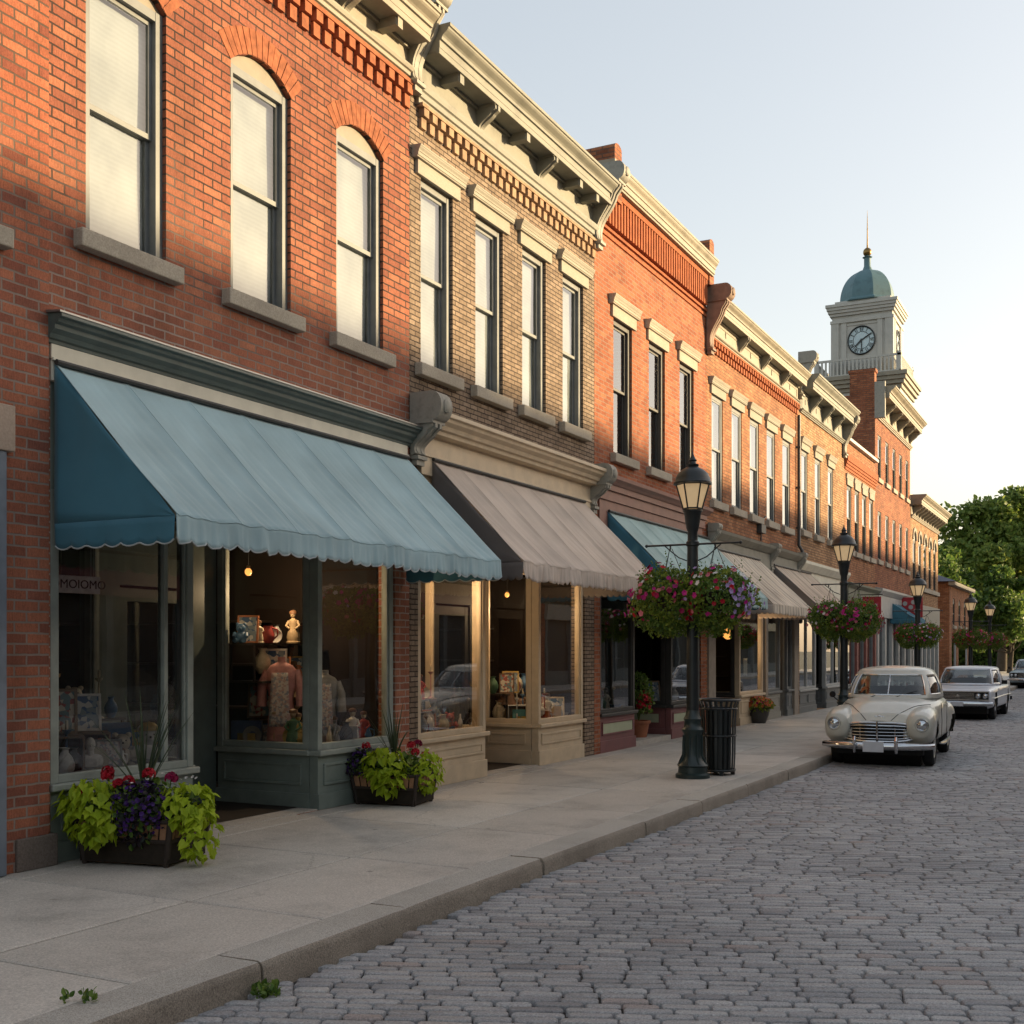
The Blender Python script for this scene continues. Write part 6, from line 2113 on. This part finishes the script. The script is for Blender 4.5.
    for sx in (-.3, .12):
        m.tube([(sx, -.90, 1.09), (sx + .18, -.80, 1.15), (sx + .36, -.74, 1.20)], .006, 5)
    m.build('wiper', M['black'], t, offset=Z0)
    m = MB(); m.tube([(-.88, -.62, 1.0), (-.98, -.64, 1.08)], .01, 6); m.lathe([(.01, -.012), (.055, -.01), (.055, .01), (.01, .014)], Z0, 14)
    nn = 4 * 14
    m.v[-nn:] = [(-.99 + p[0], -.64 - p[2], 1.12 + p[1]) for p in m.v[-nn:]]
    m.build('wing_mirror', M['black'], t, offset=Z0)
    return t

def boxy_car(name, loc, rot, label, paint, lower, zroof=1.42):
    t = thing(name, label, 'car', loc, None, rot)
    WR, FY, RY_ = .33, -1.42, 1.38
    arch = lambda x, y, z: abs(x) > .6 and z < .74 and (math.hypot(y - FY, z - WR) < .385 or math.hypot(y - RY_, z - WR) < .385)
    m = MB()
    loft(m, [(-2.36, .80, .78, .36, 8), (-2.32, .835, .83, .32, 8), (-1.9, .855, .865, .30, 7), (-1.0, .87, .905, .28, 7), (-.7, .88, .925, .28, 7), (0, .885, .935, .28, 7), (1.2, .885, .935, .28, 7), (2.0, .87, .92, .30, 7), (2.38, .84, .86, .34, 8), (2.42, .80, .80, .38, 8)], 110, 64, arch)
    body = m.build('body', M[paint], t, offset=Z0, angle=40)
    m = MB()
    for yy in (FY, RY_):
        q = len(m.v)
        m.lathe([(.01, -.64), (.40, -.64), (.40, .64), (.01, .64)], Z0, 24)
        m.v[q:] = [(p[2], yy + p[0], WR + p[1]) for p in m.v[q:]]
    m.box(-.72, .72, -2.2, 2.2, .18, .33)
    m.build('underbody', M['black'], t, offset=Z0)
    for sg in (-1, 1):
        for yy in (FY, RY_):
            wheel(t, sg * .76, yy, WR, .18, lower)
        for xx in (.52, .70):
            headlight(t, sg * xx, -2.375, .665, .072, 16)
        m = MB(); m.tube([(sg * .89, -2.1, .60), (sg * .905, 0, .62), (sg * .89, 2.2, .60)], .010, 5); m.build('side_trim', M['chrome'], t, offset=Z0)
        m = MB(); m.box(sg * .90 - .012, sg * .90 + .012, .2, .34, .80, .82); m.build('door_handle', M['chrome'], t, offset=Z0)
        m = MB(); m.tube([(sg * .86, -.72, .92), (sg * .98, -.74, .98)], .012, 6); m.box(sg * 1.0 - .07, sg * 1.0 + .07, -.76, -.70, .95, 1.06); m.build('wing_mirror', M['black'], t, offset=Z0, bev=.01)
    m = MB(); m.box(-.78, .78, -2.385, -2.34, .57, .765)
    g = m.build('grille', M['black'], t, offset=Z0)
    m = MB()
    for z in (.60, .635, .67, .705, .735):
        m.box(-.42, .42, -2.395, -2.384, z - .006, z + .006)
    m.box(-.80, .80, -2.40, -2.36, .765, .79); m.box(-.80, .80, -2.40, -2.36, .55, .57)
    m.prism([(-.05, .645), (.05, .645), (0, .715)], -2.41, -2.395, 'y')
    m.build('grille_bars', M['chrome'], g, offset=Z0)
    b = bumper(t, .89, -2.46, .455, .15, .10)
    m = MB(); m.box(-.16, .16, -2.54, -2.525, .39, .5); m.build('number_plate', M['plate'], b, offset=Z0)
    bumper(t, .89, 2.5, .46, .14, .10, (), 'bumper', -1)
    m = MB(); m.box(-.74, .74, -2.36, -2.3, .32, .385); m.build('valance_panel', M[lower], t, offset=Z0)
    cabin(t, paint, (.35, 1.34, .80, 4.5, .915), (.42, .88, .66, 4.5, zroof - .07), zroof,
          [('windscreen', -43.5, 43.5, .1, .94), ('side_window', 50, 87, .12, .9), ('side_window', 92, 128, .12, .9), ('rear_window', 138, 222, .12, .9)], -.7)
    return t

vc_ = vintage_car((4.22, 21.6, 0), R(2.5), 'cream vintage car with rounded fenders and split windscreen, parked at the kerb')
vc_.scale = (.97, .98, 1)
boxy_car('parked_car', (4.0, 36.0, 0), R(-1.5), 'white boxy sedan with twin headlights parked behind the cream vintage car', 'paint_white', 'black', 1.44)
boxy_car('parked_car', (4.0, 64.5, 0), R(-2), 'distant pale blue sedan at the right edge of the frame', 'paint_blue', 'paint_blue', 1.45)

# ------------------------------------------------------------------ things in the shop windows
def cm(name, col, rough=.6, var=.25, sc_=14.0):
    if name not in M:
        M[name] = plain(name, col, rough, var, sc_, .1)
    return M[name]
C_ = dict(white=(.62, .6, .56), cream=(.5, .44, .33), red=(.28, .04, .035), blue=(.05, .13, .25), navy=(.025, .05, .14), pink=(.46, .22, .21), yellow=(.42, .28, .07), brown=(.12, .06, .03), black=(.02, .02, .02), green=(.05, .12, .06), grey=(.22, .22, .21), tan=(.33, .24, .14), teal=(.06, .2, .2), gold=(.42, .26, .07), oak=(.2, .13, .075), orange=(.42, .15, .06))
def mc(c):
    return cm('glazed_' + c if c not in ('oak',) else 'oak_board', C_[c], .5)

def patch_mat(name, a, b, c, scale):
    m, n, bs = mat(name)
    tc = nd(n, 'TexCoord'); v = nd(n, 'TexVoronoi', in_Scale=scale); n.links.new(tc.outputs['Object'], v.inputs['Vector'])
    sep = nd(n, 'SeparateColor'); n.links.new(v.outputs['Color'], sep.inputs[0])
    r = ramp(n, [(0, a), (.4, b), (.7, c)], 'CONSTANT'); n.links.new(sep.outputs[0], r.inputs[0]); n.links.new(r.outputs[0], bs.inputs['Base Color'])
    bs.inputs['Roughness'].default_value = .6
    return m
PM = [patch_mat('printed_picture', (.5, .45, .36), (.3, .06, .05), (.12, .2, .22), 22), patch_mat('printed_picture_blue', (.55, .55, .52), (.05, .12, .25), (.2, .26, .3), 18), patch_mat('flowered_cloth', (.55, .5, .46), (.42, .30, .28), (.25, .27, .31), 40), patch_mat('printed_cover', (.03, .12, .3), (.03, .12, .3), (.55, .35, .05), 12)]

def goods(kind, x, y, z, label, c='white', s=1.0, rot=0.0, c2=None, pm=0):
    loc = (x, y, z)
    o = lambda m, nm, mt, p, **k: m.build(nm, mt, p, offset=Z0, **k)
    def T(nm, cat):
        t = thing(nm, label, cat, loc, None, rot); t.scale = (s, s, s); return t
    if kind == 'picture':             # framed picture leaning back, faces +X before rotation
        t = T('picture_frame', 'picture'); m = MB(); W, H = .15, .20
        for (a, b, q, w_) in ((-W, W, 0, .025), (-W, W, 2 * H - .025, 2 * H)):
            m.box(-.012, .012, a, b, q, w_)
        m.box(-.012, .012, -W, -W + .025, .025, 2 * H - .025); m.box(-.012, .012, W - .025, W, .025, 2 * H - .025)
        f = o(m, 'frame', mc(c), t); m = MB(); m.box(-.01, .002, -W + .025, W - .025, .025, 2 * H - .025); o(m, 'picture', PM[pm], t)
        for ch in t.children:
            ch.rotation_euler = (0, R(-12), 0)
    elif kind == 'figurine':
        t = T('figurine', 'figurine'); m = MB()
        m.lathe([(.09, 0), (.092, .02), (.075, .03), (.085, .08), (.07, .16), (.05, .22), (.062, .26), (.055, .30), (.022, .325), (.02, .34)], Z0, 16); 
        for sg in (-1, 1):
            m.tube([(0, sg * .055, .29), (.03, sg * .085, .23), (.06, sg * .04, .19)], [.02, .017, .012], 8)
        b = o(m, 'body', mc(c), t); m = MB(); m.ball((0, 0, .375), .043, 0, 12, 8, (1, .9, 1.15)); m.ball((.04, 0, .37), .01, 0, 6, 5); o(m, 'head', mc(c2 or c), t)
        m = MB(); m.lathe([(.05, .385), (.048, .42), (.02, .435), (.002, .438)], Z0, 12); o(m, 'hair', mc('brown'), t)
    elif kind == 'vase':
        t = T('vase', 'vase'); m = MB(); m.lathe([(.05, 0), (.06, .015), (.10, .1), (.105, .16), (.08, .23), (.042, .28), (.04, .31), (.06, .335), (.05, .33), (.034, .30), (.01, .29)], Z0, 20); o(m, 'vase_body', mc(c), t)
    elif kind == 'bust':
        t = T('bust', 'bust'); m = MB(); m.lathe([(.09, 0), (.09, .04), (.05, .06), (.05, .1)], Z0, 16); o(m, 'plinth', mc(c), t)
        m = MB(); loft(m, [(-.09, .08, .25, .12, 3), (-.03, .17, .30, .10, 3), (.04, .16, .30, .11, 3), (.08, .08, .25, .14, 3)], 10, 20); m.v = [(-p[1], p[0], p[2]) for p in m.v]
        m.tube([(0, 0, .28), (0.01, 0, .36)], [.055, .05], 10); m.ball((.015, 0, .44), .085, 0, 14, 10, (1, .82, 1.2)); m.ball((.1, 0, .435), .02, 0, 8, 6, (1, .7, 1.3)); o(m, 'head', mc(c), t)
    elif kind == 'crate':
        t = T('display_crate', 'crate'); m = MB(); W, D, H, q = .19, .16, .36, .016
        m.box(-D, D, -W, W, 0, q); m.box(-D, D, -W, W, H - q, H); m.box(-D, D, -W, -W + q, q, H - q); m.box(-D, D, W - q, W, q, H - q); o(m, 'boards', mc(c), t)
        m = MB(); m.box(-D, -D + .01, -W + q, W - q, q, H - q); o(m, 'back_panel', mc('brown'), t)
    elif kind == 'robe':
        t = T('dress_form', 'dress form'); m = MB()
        loft(m, [(0, .17, .12, -.12, 2.4), (.25, .155, .11, -.11, 2.4), (.5, .135, .09, -.09, 2.3), (.62, .165, .10, -.10, 2.4), (.80, .18, .10, -.10, 2.4), (.88, .13, .08, -.08, 2.2), (.92, .05, .05, -.05, 2), (.98, .045, .045, -.045, 2)], 40, 26); m.v = [(p[2], p[0], p[1] + .04) for p in m.v]; o(m, 'robe', mc(c), t)
        m = MB(); m.grid(lambda u, v: (.112 + .012 * math.sin(v * 3), (-.125 + .25 * u) * (1 - .25 * v), .22 + .62 * v), 6, 12); o(m, 'embroidered_panel', PM[2], t, solid=.008)
        for sg in (-1, 1):
            m = MB(); m.tube([(0, sg * .16, .86), (.02, sg * .22, .7), (.03, sg * .23, .45)], [.05, .055, .06], 10); o(m, 'sleeve', mc(c), t)
        m = MB(); m.lathe([(.12, 0), (.12, .02), (.02, .03), (.02, .06)], Z0, 14); o(m, 'stand', mc('brown'), t)
    elif kind == 'book':
        t = T('book', 'book'); m = MB(); m.box(-.022, .022, -.15, .15, 0, .24); o(m, 'pages', mc('cream'), t)
        m = MB(); m.box(.0225, .027, -.155, .155, -.0, .245); m.box(-.027, -.0225, -.155, .155, 0, .245); cv = o(m, 'cover', mc(c), t)
        m = MB()
        for k in range(2):
            m.box(.0272, .029, -.09 + .1 * k, -.01 + .1 * k, .04, .12)
        o(m, 'cover_print', mc('yellow'), cv)
    elif kind == 'toy':
        t = T('soft_toy', 'soft toy'); m = MB(); m.ball((0, 0, .1), .1, 0, 14, 10, (.9, 1, 1.05)); m.ball((.01, 0, .25), .078, 0, 14, 10); m.ball((.075, 0, .24), .033, 0, 10, 8)
        for sg in (-1, 1):
            m.ball((0, sg * .06, .315), .028, 0, 8, 6); m.tube([(.02, sg * .09, .16), (.08, sg * .11, .10)], [.035, .03], 8); m.tube([(.05, sg * .06, .04), (.15, sg * .08, .04)], [.042, .04], 8)
        o(m, 'body', mc(c), t); m = MB()
        for sg in (-1, 1):
            m.ball((.075, sg * .03, .27), .008, 0, 6, 5)
        m.ball((.107, 0, .25), .011, 0, 6, 5); o(m, 'face', mc('black'), t)
        if c2:
            m = MB(); m.lathe([(.085, .30), (.08, .325), (.045, .36), (.002, .37)], Z0, 14); o(m, 'cap', mc(c2), t)
    elif kind == 'candlestick':
        t = T('candlestick', 'candlestick'); m = MB(); m.lathe([(.06, 0), (.055, .015), (.015, .04), (.02, .15), (.011, .2), (.011, .42), (.04, .45), (.045, .47), (.01, .47)], Z0, 14); o(m, 'stem', mc(c), t)
        m = MB(); m.lathe([(.016, .47), (.016, .56), (.003, .565)], Z0, 10); o(m, 'candle', mc('cream'), t)
    elif kind == 'lampshade':
        t = T('table_lamp', 'table lamp'); m = MB(); m.lathe([(.07, 0), (.07, .02), (.03, .05), (.06, .12), (.03, .2), (.012, .24), (.012, .3)], Z0, 16); o(m, 'lamp_base', mc(c2 or 'gold'), t)
        m = MB(); m.lathe([(.15, .27), (.09, .46), (.085, .46), (.145, .27)], Z0, 20); o(m, 'lamp_shade', mc(c), t)
    elif kind == 'jug':
        t = T('jug', 'jug'); m = MB(); m.lathe([(.06, 0), (.09, .05), (.095, .12), (.06, .2), (.065, .24), (.055, .235), (.01, .2)], Z0, 18); o(m, 'jug_body', mc(c), t)
        m = MB(); m.tube([(0, .06, .21), (0, .13, .19), (0, .135, .11), (0, .09, .06)], .011, 8); o(m, 'handle', mc(c), t)
    elif kind == 'bottle':
        t = T('bottle', 'bottle'); m = MB(); m.lathe([(.04, 0), (.042, .02), (.042, .16), (.03, .2), (.014, .23), (.014, .29), (.018, .295), (.002, .3)], Z0, 16); o(m, 'bottle_body', mc(c), t)
        m = MB(); m.lathe([(.0425, .05), (.0428, .13)], Z0, 16); o(m, 'paper_label', mc('cream'), t)
    elif kind == 'flower':
        t = T('silk_flower', 'silk flower'); m = MB(); m.tube([(0, 0, 0), (.01, 0, .12), (0, .01, .2)], .005, 5); o(m, 'stem', mc('green'), t)
        m = MB(); rr = random.Random(3)
        for k in range(3):
            flower(m, Vector((0.0, .01, .2 + .012 * k)), Vector((1, 0, .5)), .06 - .012 * k, 0, rr, 7)
        o(m, 'bloom', mc(c), t)
    elif kind == 'bowl':
        t = T('bowl', 'bowl'); m = MB(); m.lathe([(.05, 0), (.055, .015), (.11, .07), (.13, .11), (.122, .11), (.1, .07), (.01, .025)], Z0, 20); o(m, 'bowl_body', mc(c), t)
    elif kind == 'plate':
        t = T('plate', 'plate'); m = MB(); m.lathe([(.005, .0), (.09, .0), (.13, .018), (.132, .024), (.09, .01), (.005, .008)], Z0, 24); m.v = [(p[2], p[0], p[1] + .14) for p in m.v]; o(m, 'rim', mc(c), t)
        m = MB(); m.box(-.04, .03, -.05, .05, 0, .015); o(m, 'stand', mc('brown'), t)
    return t

Z = .80
FR = R(-38)      # turned a little to passers-by coming from the camera's side
G = goods
# first window, left part
G('crate', -.36, 7.16, Z, 'open wooden display box at the far left of the nearest window', 'oak', 1, FR)
G('crate', -.52, 7.60, Z, 'open wooden display box holding the orange silk flower', 'oak', 1, FR)
G('picture', -.38, 7.17, Z + .37, 'upright framed print standing on the left display box', 'oak', 1.0, FR, pm=0)
G('picture', -.52, 7.60, Z + .37, 'pale framed print leaning on the right display box', 'white', .85, FR, pm=1)
G('bust', -.26, 7.40, Z, 'white plaster bust between the display boxes', 'white', .62, FR)
G('flower', -.34, 7.58, Z, 'orange silk flower beside the white bust', 'orange', 1.2, FR)
G('vase', -.24, 7.1, Z, 'slim white vase in front of the left display box', 'white', .8, 0)
G('candlestick', -.75, 7.45, Z + .37, 'tall brass candlestick behind the pale framed print', 'gold', 1.1, 0)
G('book', -.7, 7.95, Z, 'tall blue book standing behind the spike leaves', 'blue', 1.7, FR)
G('toy', -.42, 7.92, Z, 'cream soft toy in front of the tall blue book', 'cream', 1.0, FR)
G('jug', -.26, 7.72, Z, 'white jug at the foot of the cream toy', 'white', .8, 0)
G('toy', -.36, 8.2, Z, 'white soft toy with a yellow cap beside the door post', 'white', 1.15, FR, 'yellow')
G('vase', -.66, 8.25, Z, 'tan vase behind the yellow capped toy', 'tan', 1.0, 0)
G('bowl', -.25, 8.0, Z, 'grey bowl between the two soft toys', 'grey', .8, 0)
G('figurine', -.9, 7.15, Z, 'dark figurine at the back of the nearest window', 'brown', 1.2, FR)
# first window, right part seen through the side glass
RT = R(-62)
G('book', -1.22, 10.62, Z, 'blue book with two yellow squares at the lower left of the robe', 'navy', 1.15, RT)
G('picture', -1.22, 10.85, Z + .30, 'dark framed print above the blue book', 'brown', 1.0, RT, pm=0)
G('picture', -1.0, 11.0, Z + .30, 'second dark framed print close beside the robe', 'brown', .9, RT, pm=2)
G('crate', -1.2, 10.9, Z, 'dark open box carrying the dark framed prints', 'brown', .8, RT)
G('robe', -.86, 10.80, Z, 'pink embroidered robe on a dress form', 'pink', 1.0, RT)
G('figurine', -.55, 10.62, Z, 'dark green figurine in front of the pink robe', 'green', 1.0, RT, 'tan')
G('lampshade', -.75, 11.15, Z + .25, 'table lamp with tan shade behind the robe', 'tan', 1.1, 0)
G('robe', -.40, 11.02, Z, 'grey flowered tunic on the second dress form', 'grey', .85, RT)
G('bottle', -.22, 10.85, Z, 'cream bottle at the foot of the grey tunic', 'cream', .8, 0)
G('vase', -.20, 11.15, Z, 'dark vase at the window corner', 'black', .8, 0)
G('figurine', -.30, 11.42, Z, 'white china figurine by the brick pier', 'white', .95, RT, 'cream')
G('figurine', -.28, 11.62, Z, 'red robed figurine nearest the brick pier', 'red', .85, RT, 'cream')
G('bowl', -.6, 11.5, Z, 'cream bowl behind the china figurine', 'cream', 1.0, 0)
G('jug', -.38, 10.66, Z, 'small grey jug among the low ornaments', 'grey', .6, 0)
G('toy', -1.2, 11.3, 1.55, 'brown soft toy up on the shadowy shelf', 'brown', 1.2, RT)
G('vase', -1.1, 10.75, 1.62, 'dim cream vase high behind the dark prints', 'cream', .9, 0)
m = MB(); m.box(-1.4, -.9, 10.5, 11.7, 1.52, 1.545); m.build('display_shelf', M['dark_wood'], b1)
# second shop, left window
Z = .78
for q in [('robe', -.34, 12.66, 'tan draped form at the left of the cream shop window', 'tan', .75, FR), ('vase', -.3, 12.95, 'grey vase beside the tan draped form', 'grey', .9, 0), ('jug', -.42, 13.2, 'dark jug low in the cream shop window', 'brown', 1.0, 0), ('figurine', -.45, 13.5, 'grey figurine near the middle of the cream shop window', 'grey', 1.1, FR), ('toy', -.35, 13.78, 'red soft toy at the right of the cream shop window', 'red', .8, FR), ('bowl', -.25, 13.35, 'tan bowl in front of the grey figurine', 'tan', .8, 0), ('bottle', -.3, 13.98, 'white bottle at the right post of the cream window', 'white', .8, 0),
          ('lampshade', -.7, 16.15, 'lamp with brown shade in the corner window of the cream shop', 'brown', 1.0, 0), ('crate', -.5, 16.1, 'white box near the corner post of the cream shop', 'white', .75, RT), ('vase', -.82, 16.1, 'cream vase by the inner end of the cream side window', 'cream', 1.0, 0), ('bust', -.35, 16.45, 'pale bust behind the corner post of the cream shop', 'white', .8, RT), ('figurine', -.3, 16.75, 'white figurine in the right window of the cream shop', 'white', 1.0, FR), ('jug', -.35, 17.0, 'cream jug in the right window of the cream shop', 'cream', 1.0, 0), ('picture', -.6, 16.9, 'white framed print at the back of the right cream window', 'white', 1.0, FR, 1), ('bowl', -.28, 17.25, 'grey bowl by the right post of the cream window', 'grey', .9, 0), ('toy', -.6, 16.4, 'brown soft toy behind the pale bust', 'brown', 1.1, RT),
          ('bust', -.35, 18.55, 'pale bust in the maroon shop window', 'white', .95, FR), ('vase', -.3, 18.9, 'green vase in the maroon shop window', 'green', 1.0, 0), ('figurine', -.35, 19.25, 'cream figurine in the maroon shop window', 'cream', 1.0, FR), ('bowl', -.3, 19.55, 'blue bowl at the right of the maroon shop window', 'blue', 1.1, 0), ('picture', -.6, 22.4, 'framed print in the second maroon shop window', 'oak', 1.2, FR, 1), ('vase', -.35, 22.9, 'white vase in the second maroon shop window', 'white', 1.0, 0)]:
    G(q[0], q[1], q[2], Z + (.02 if q[2] > 18 else 0), q[3], q[4], q[5], q[6], None, q[7] if len(q) > 7 else 0)

# rows of small goods filling the displays: kind + colour + window is unique for each
rr = random.Random(17)
CN = dict(navy='navy', oak='oak')
def fill(where, n, spots, names, seed):
    rr = random.Random(seed)
    kinds = ['vase', 'jug', 'bottle', 'figurine', 'bowl', 'plate', 'candlestick', 'book', 'toy', 'picture']
    cols = ['white', 'cream', 'red', 'blue', 'pink', 'yellow', 'brown', 'green', 'grey', 'tan', 'teal', 'gold', 'orange']
    combos = [(k, c) for k in kinds for c in cols if (k, c) not in names]
    rr.shuffle(combos)
    for i in range(n):
        k, c = combos[i]
        x, y, z, rz = spots(rr, i)
        nm = {'toy': 'soft toy', 'picture': 'framed print'}.get(k, k)
        kw = {}
        G(k, x, y, z, 'small %s %s %s' % (c, nm, where), c, rr.uniform(.6, .95), rz, None, rr.randrange(3) if k == 'picture' else 0)
def tier(bld, x0, x1, y0, y1, z):
    m = MB(); m.box(x0, x1, y0, y1, z - .022, z)
    for yy in (y0 + .03, (y0 + y1) / 2, y1 - .03):
        m.box(x0 + .01, x0 + .03, yy - .012, yy + .012, z - .45, z - .022); m.box(x1 - .03, x1 - .01, yy - .012, yy + .012, z - .45, z - .022)
    m.build('display_shelf', M['dark_wood'], bld)
tier(b1, -1.15, -.75, 6.9, 8.3, 1.25)
tier(b1, -1.38, -1.0, 10.48, 11.8, 1.98)
tier(b2, -.98, -.65, 12.5, 14.1, 1.22)
tier(b2, -.98, -.62, 15.98, 17.4, 1.22)
fill('on the raised shelf of the nearest window', 9, lambda r, i: (r.uniform(-1.1, -.8), 6.98 + .15 * i, 1.252, FR), set(), 15)
fill('on the top shelf behind the pink robe', 9, lambda r, i: (r.uniform(-1.3, -1.08), 10.55 + .14 * i, 1.982, RT), set(), 16)
fill('on the raised shelf of the left cream shop window', 10, lambda r, i: (r.uniform(-.9, -.72), 12.57 + .15 * i, 1.222, FR), set(), 17)
fill('on the raised shelf of the corner cream window', 9, lambda r, i: (r.uniform(-.9, -.7), 16.05 + .15 * i, 1.222, RT), set(), 18)
fill('in the nearest window', 26, lambda r, i: (r.uniform(-.7, -.22), r.uniform(7.0, 8.3), .80, FR), {('book', 'blue'), ('vase', 'white'), ('jug', 'white'), ('bowl', 'grey'), ('figurine', 'brown'), ('toy', 'cream'), ('toy', 'white'), ('vase', 'tan'), ('picture', 'white'), ('picture', 'oak')}, 5)
fill('around the pink robe', 34, lambda r, i: (r.uniform(-1.25, -.2), r.uniform(10.5, 11.75), .80, RT) if i < 26 else (r.uniform(-1.35, -.95), r.uniform(10.55, 11.6), 1.547, RT), {('vase', 'black'), ('vase', 'cream'), ('figurine', 'green'), ('figurine', 'white'), ('figurine', 'red'), ('bottle', 'cream'), ('bowl', 'cream'), ('jug', 'grey'), ('toy', 'brown'), ('book', 'blue')}, 6)
fill('in the left cream shop window', 22, lambda r, i: (r.uniform(-.85, -.24), r.uniform(12.6, 14.05), .78, FR), {('vase', 'grey'), ('jug', 'brown'), ('figurine', 'grey'), ('toy', 'red'), ('bowl', 'tan'), ('bottle', 'white')}, 7)
fill('in the corner cream shop window', 26, lambda r, i: (r.uniform(-.9, -.22), r.uniform(16.0, 17.4), .78, RT), {('vase', 'cream'), ('bust', 'white'), ('figurine', 'white'), ('jug', 'cream'), ('picture', 'white'), ('bowl', 'grey'), ('toy', 'brown')}, 8)
fill('in the maroon shop window', 10, lambda r, i: (r.uniform(-.8, -.24), r.uniform(18.4, 19.7), .80, FR), {('vase', 'green'), ('figurine', 'cream'), ('bowl', 'blue')}, 9)

# lit bulbs
M['bulb'] = emit_mat('warm_bulb', (1.0, 0.40, 0.09), 0.2)
def pendant(x, y, z, zc, label, r=.035):
    t = thing('pendant_lamp', label, 'lamp', (x, y, z), 'warm pendant lamps in the shops')
    m = MB(); m.tube([(x, y, zc), (x, y, z + r * 1.6)], .005, 5); m.build('cord', M['black'], t)
    m = MB(); m.lathe([(r * .5, r * .9), (r * .55, r * 1.7), (r * .3, r * 1.8)], (x, y, z), 12); m.build('socket', M['brass'], t)
    m = MB(); m.ball((x, y, z), r, 0, 14, 10, (1, 1, 1.15)); m.build('bulb', M['bulb'], t)
    li = bpy.data.lights.new('bulb_light', 'POINT'); li.energy = 6; li.color = (1.0, .68, .38); li.shadow_soft_size = 0
    lo = bpy.data.objects.new('bulb_light', li); lo.location = (.1, .5, -.2); lo.parent = t; COL.objects.link(lo)
pendant(-1.15, 10.56, 2.80, 3.49, 'glowing pendant bulb behind the nearest shop side window', .04)
pendant(-.5, 13.0, 2.83, 3.49, 'glowing bulb under the right end of the blue awning', .035)
pendant(-.6, 15.95, 2.75, 3.49, 'glowing bulb in the corner window of the cream shop', .035)
pendant(-.45, 27.0, 2.3, 3.49, 'round amber lamp inside the striped awning shop', .13)

# hanging sign with mirrored lettering inside the nearest window
t = thing('window_sign', 'white sign with dark mirrored lettering hung in the nearest window', 'sign', (-.17, 7.2, 2.46), None, R(-10))
m = MB(); m.box(-.012, .0, -.22, .20, -.075, .075); m.build('board', cm('sign_white', (.72, .72, .7)), t, offset=Z0, bev=.004)
vs, fs = text_mesh('OMOIOMO', .105, .002)
m = MB(); m.add([(.003 + v.z, -v.x * .98 - .01, v.y) for v in vs], [tuple(reversed(f)) for f in fs]); m.build('lettering', M['black'], t, offset=Z0)
m = MB(); m.tube([(-.006, -.17, .07), (-.006, -.17, .9)], .004, 5); m.tube([(-.006, .15, .07), (-.006, .15, .9)], .004, 5); m.build('hanger', M['iron'], t, offset=Z0)
# small notices and far signs
t = thing('paper_notice', 'small white paper notice in the striped awning shop window', 'notice', (-.07, 27.2, 1.5))
m = MB(); m.box(-.085, -.08, 27.05, 27.35, 1.3, 1.7); m.build('sheet', M['fascia_cream'], t)
t = thing('hanging_sign', 'small red bracket sign above the second lamp basket', 'sign', (.4, 40.2, 3.2))
m = MB(); m.tube([(0, 40.2, 3.75), (.85, 40.2, 3.75)], .015, 6); m.build('bracket', M['iron'], t)
m = MB(); m.box(.2, .8, 40.17, 40.23, 3.1, 3.68); m.build('board', cm('sign_red', (.4, .03, .04)), t)
t = thing('hanging_sign', 'red and white projecting sign near the third lamp', 'sign', (.4, 48.6, 3.4))
m = MB(); m.tube([(0, 48.6, 4.05), (.95, 48.6, 4.05)], .015, 6); m.build('bracket', M['iron'], t)
m = MB(); m.box(.15, .95, 48.57, 48.63, 3.2, 4.0); bd = m.build('board', cm('sign_red', (.4, .03, .04)), t)
m = MB()
for (a, b) in ((.28, 3.75), (.6, 3.8), (.35, 3.4), (.7, 3.45), (.5, 3.6)):
    m.lathe([(.09, 0), (.09, .006), (.01, .006)], Z0, 10); nn = 30
    m.v[-nn:] = [(a + p[0], 48.568 - p[2], b + p[1]) for p in m.v[-nn:]]
m.build('emblem', M['frame_lt'], bd)
awning(46.6, 49.4, .9, 3.75, 3.1, .2, 'fab_blue_dk', 'fab_blue_dk', 'small navy awning far down the row', 4, trim=False)
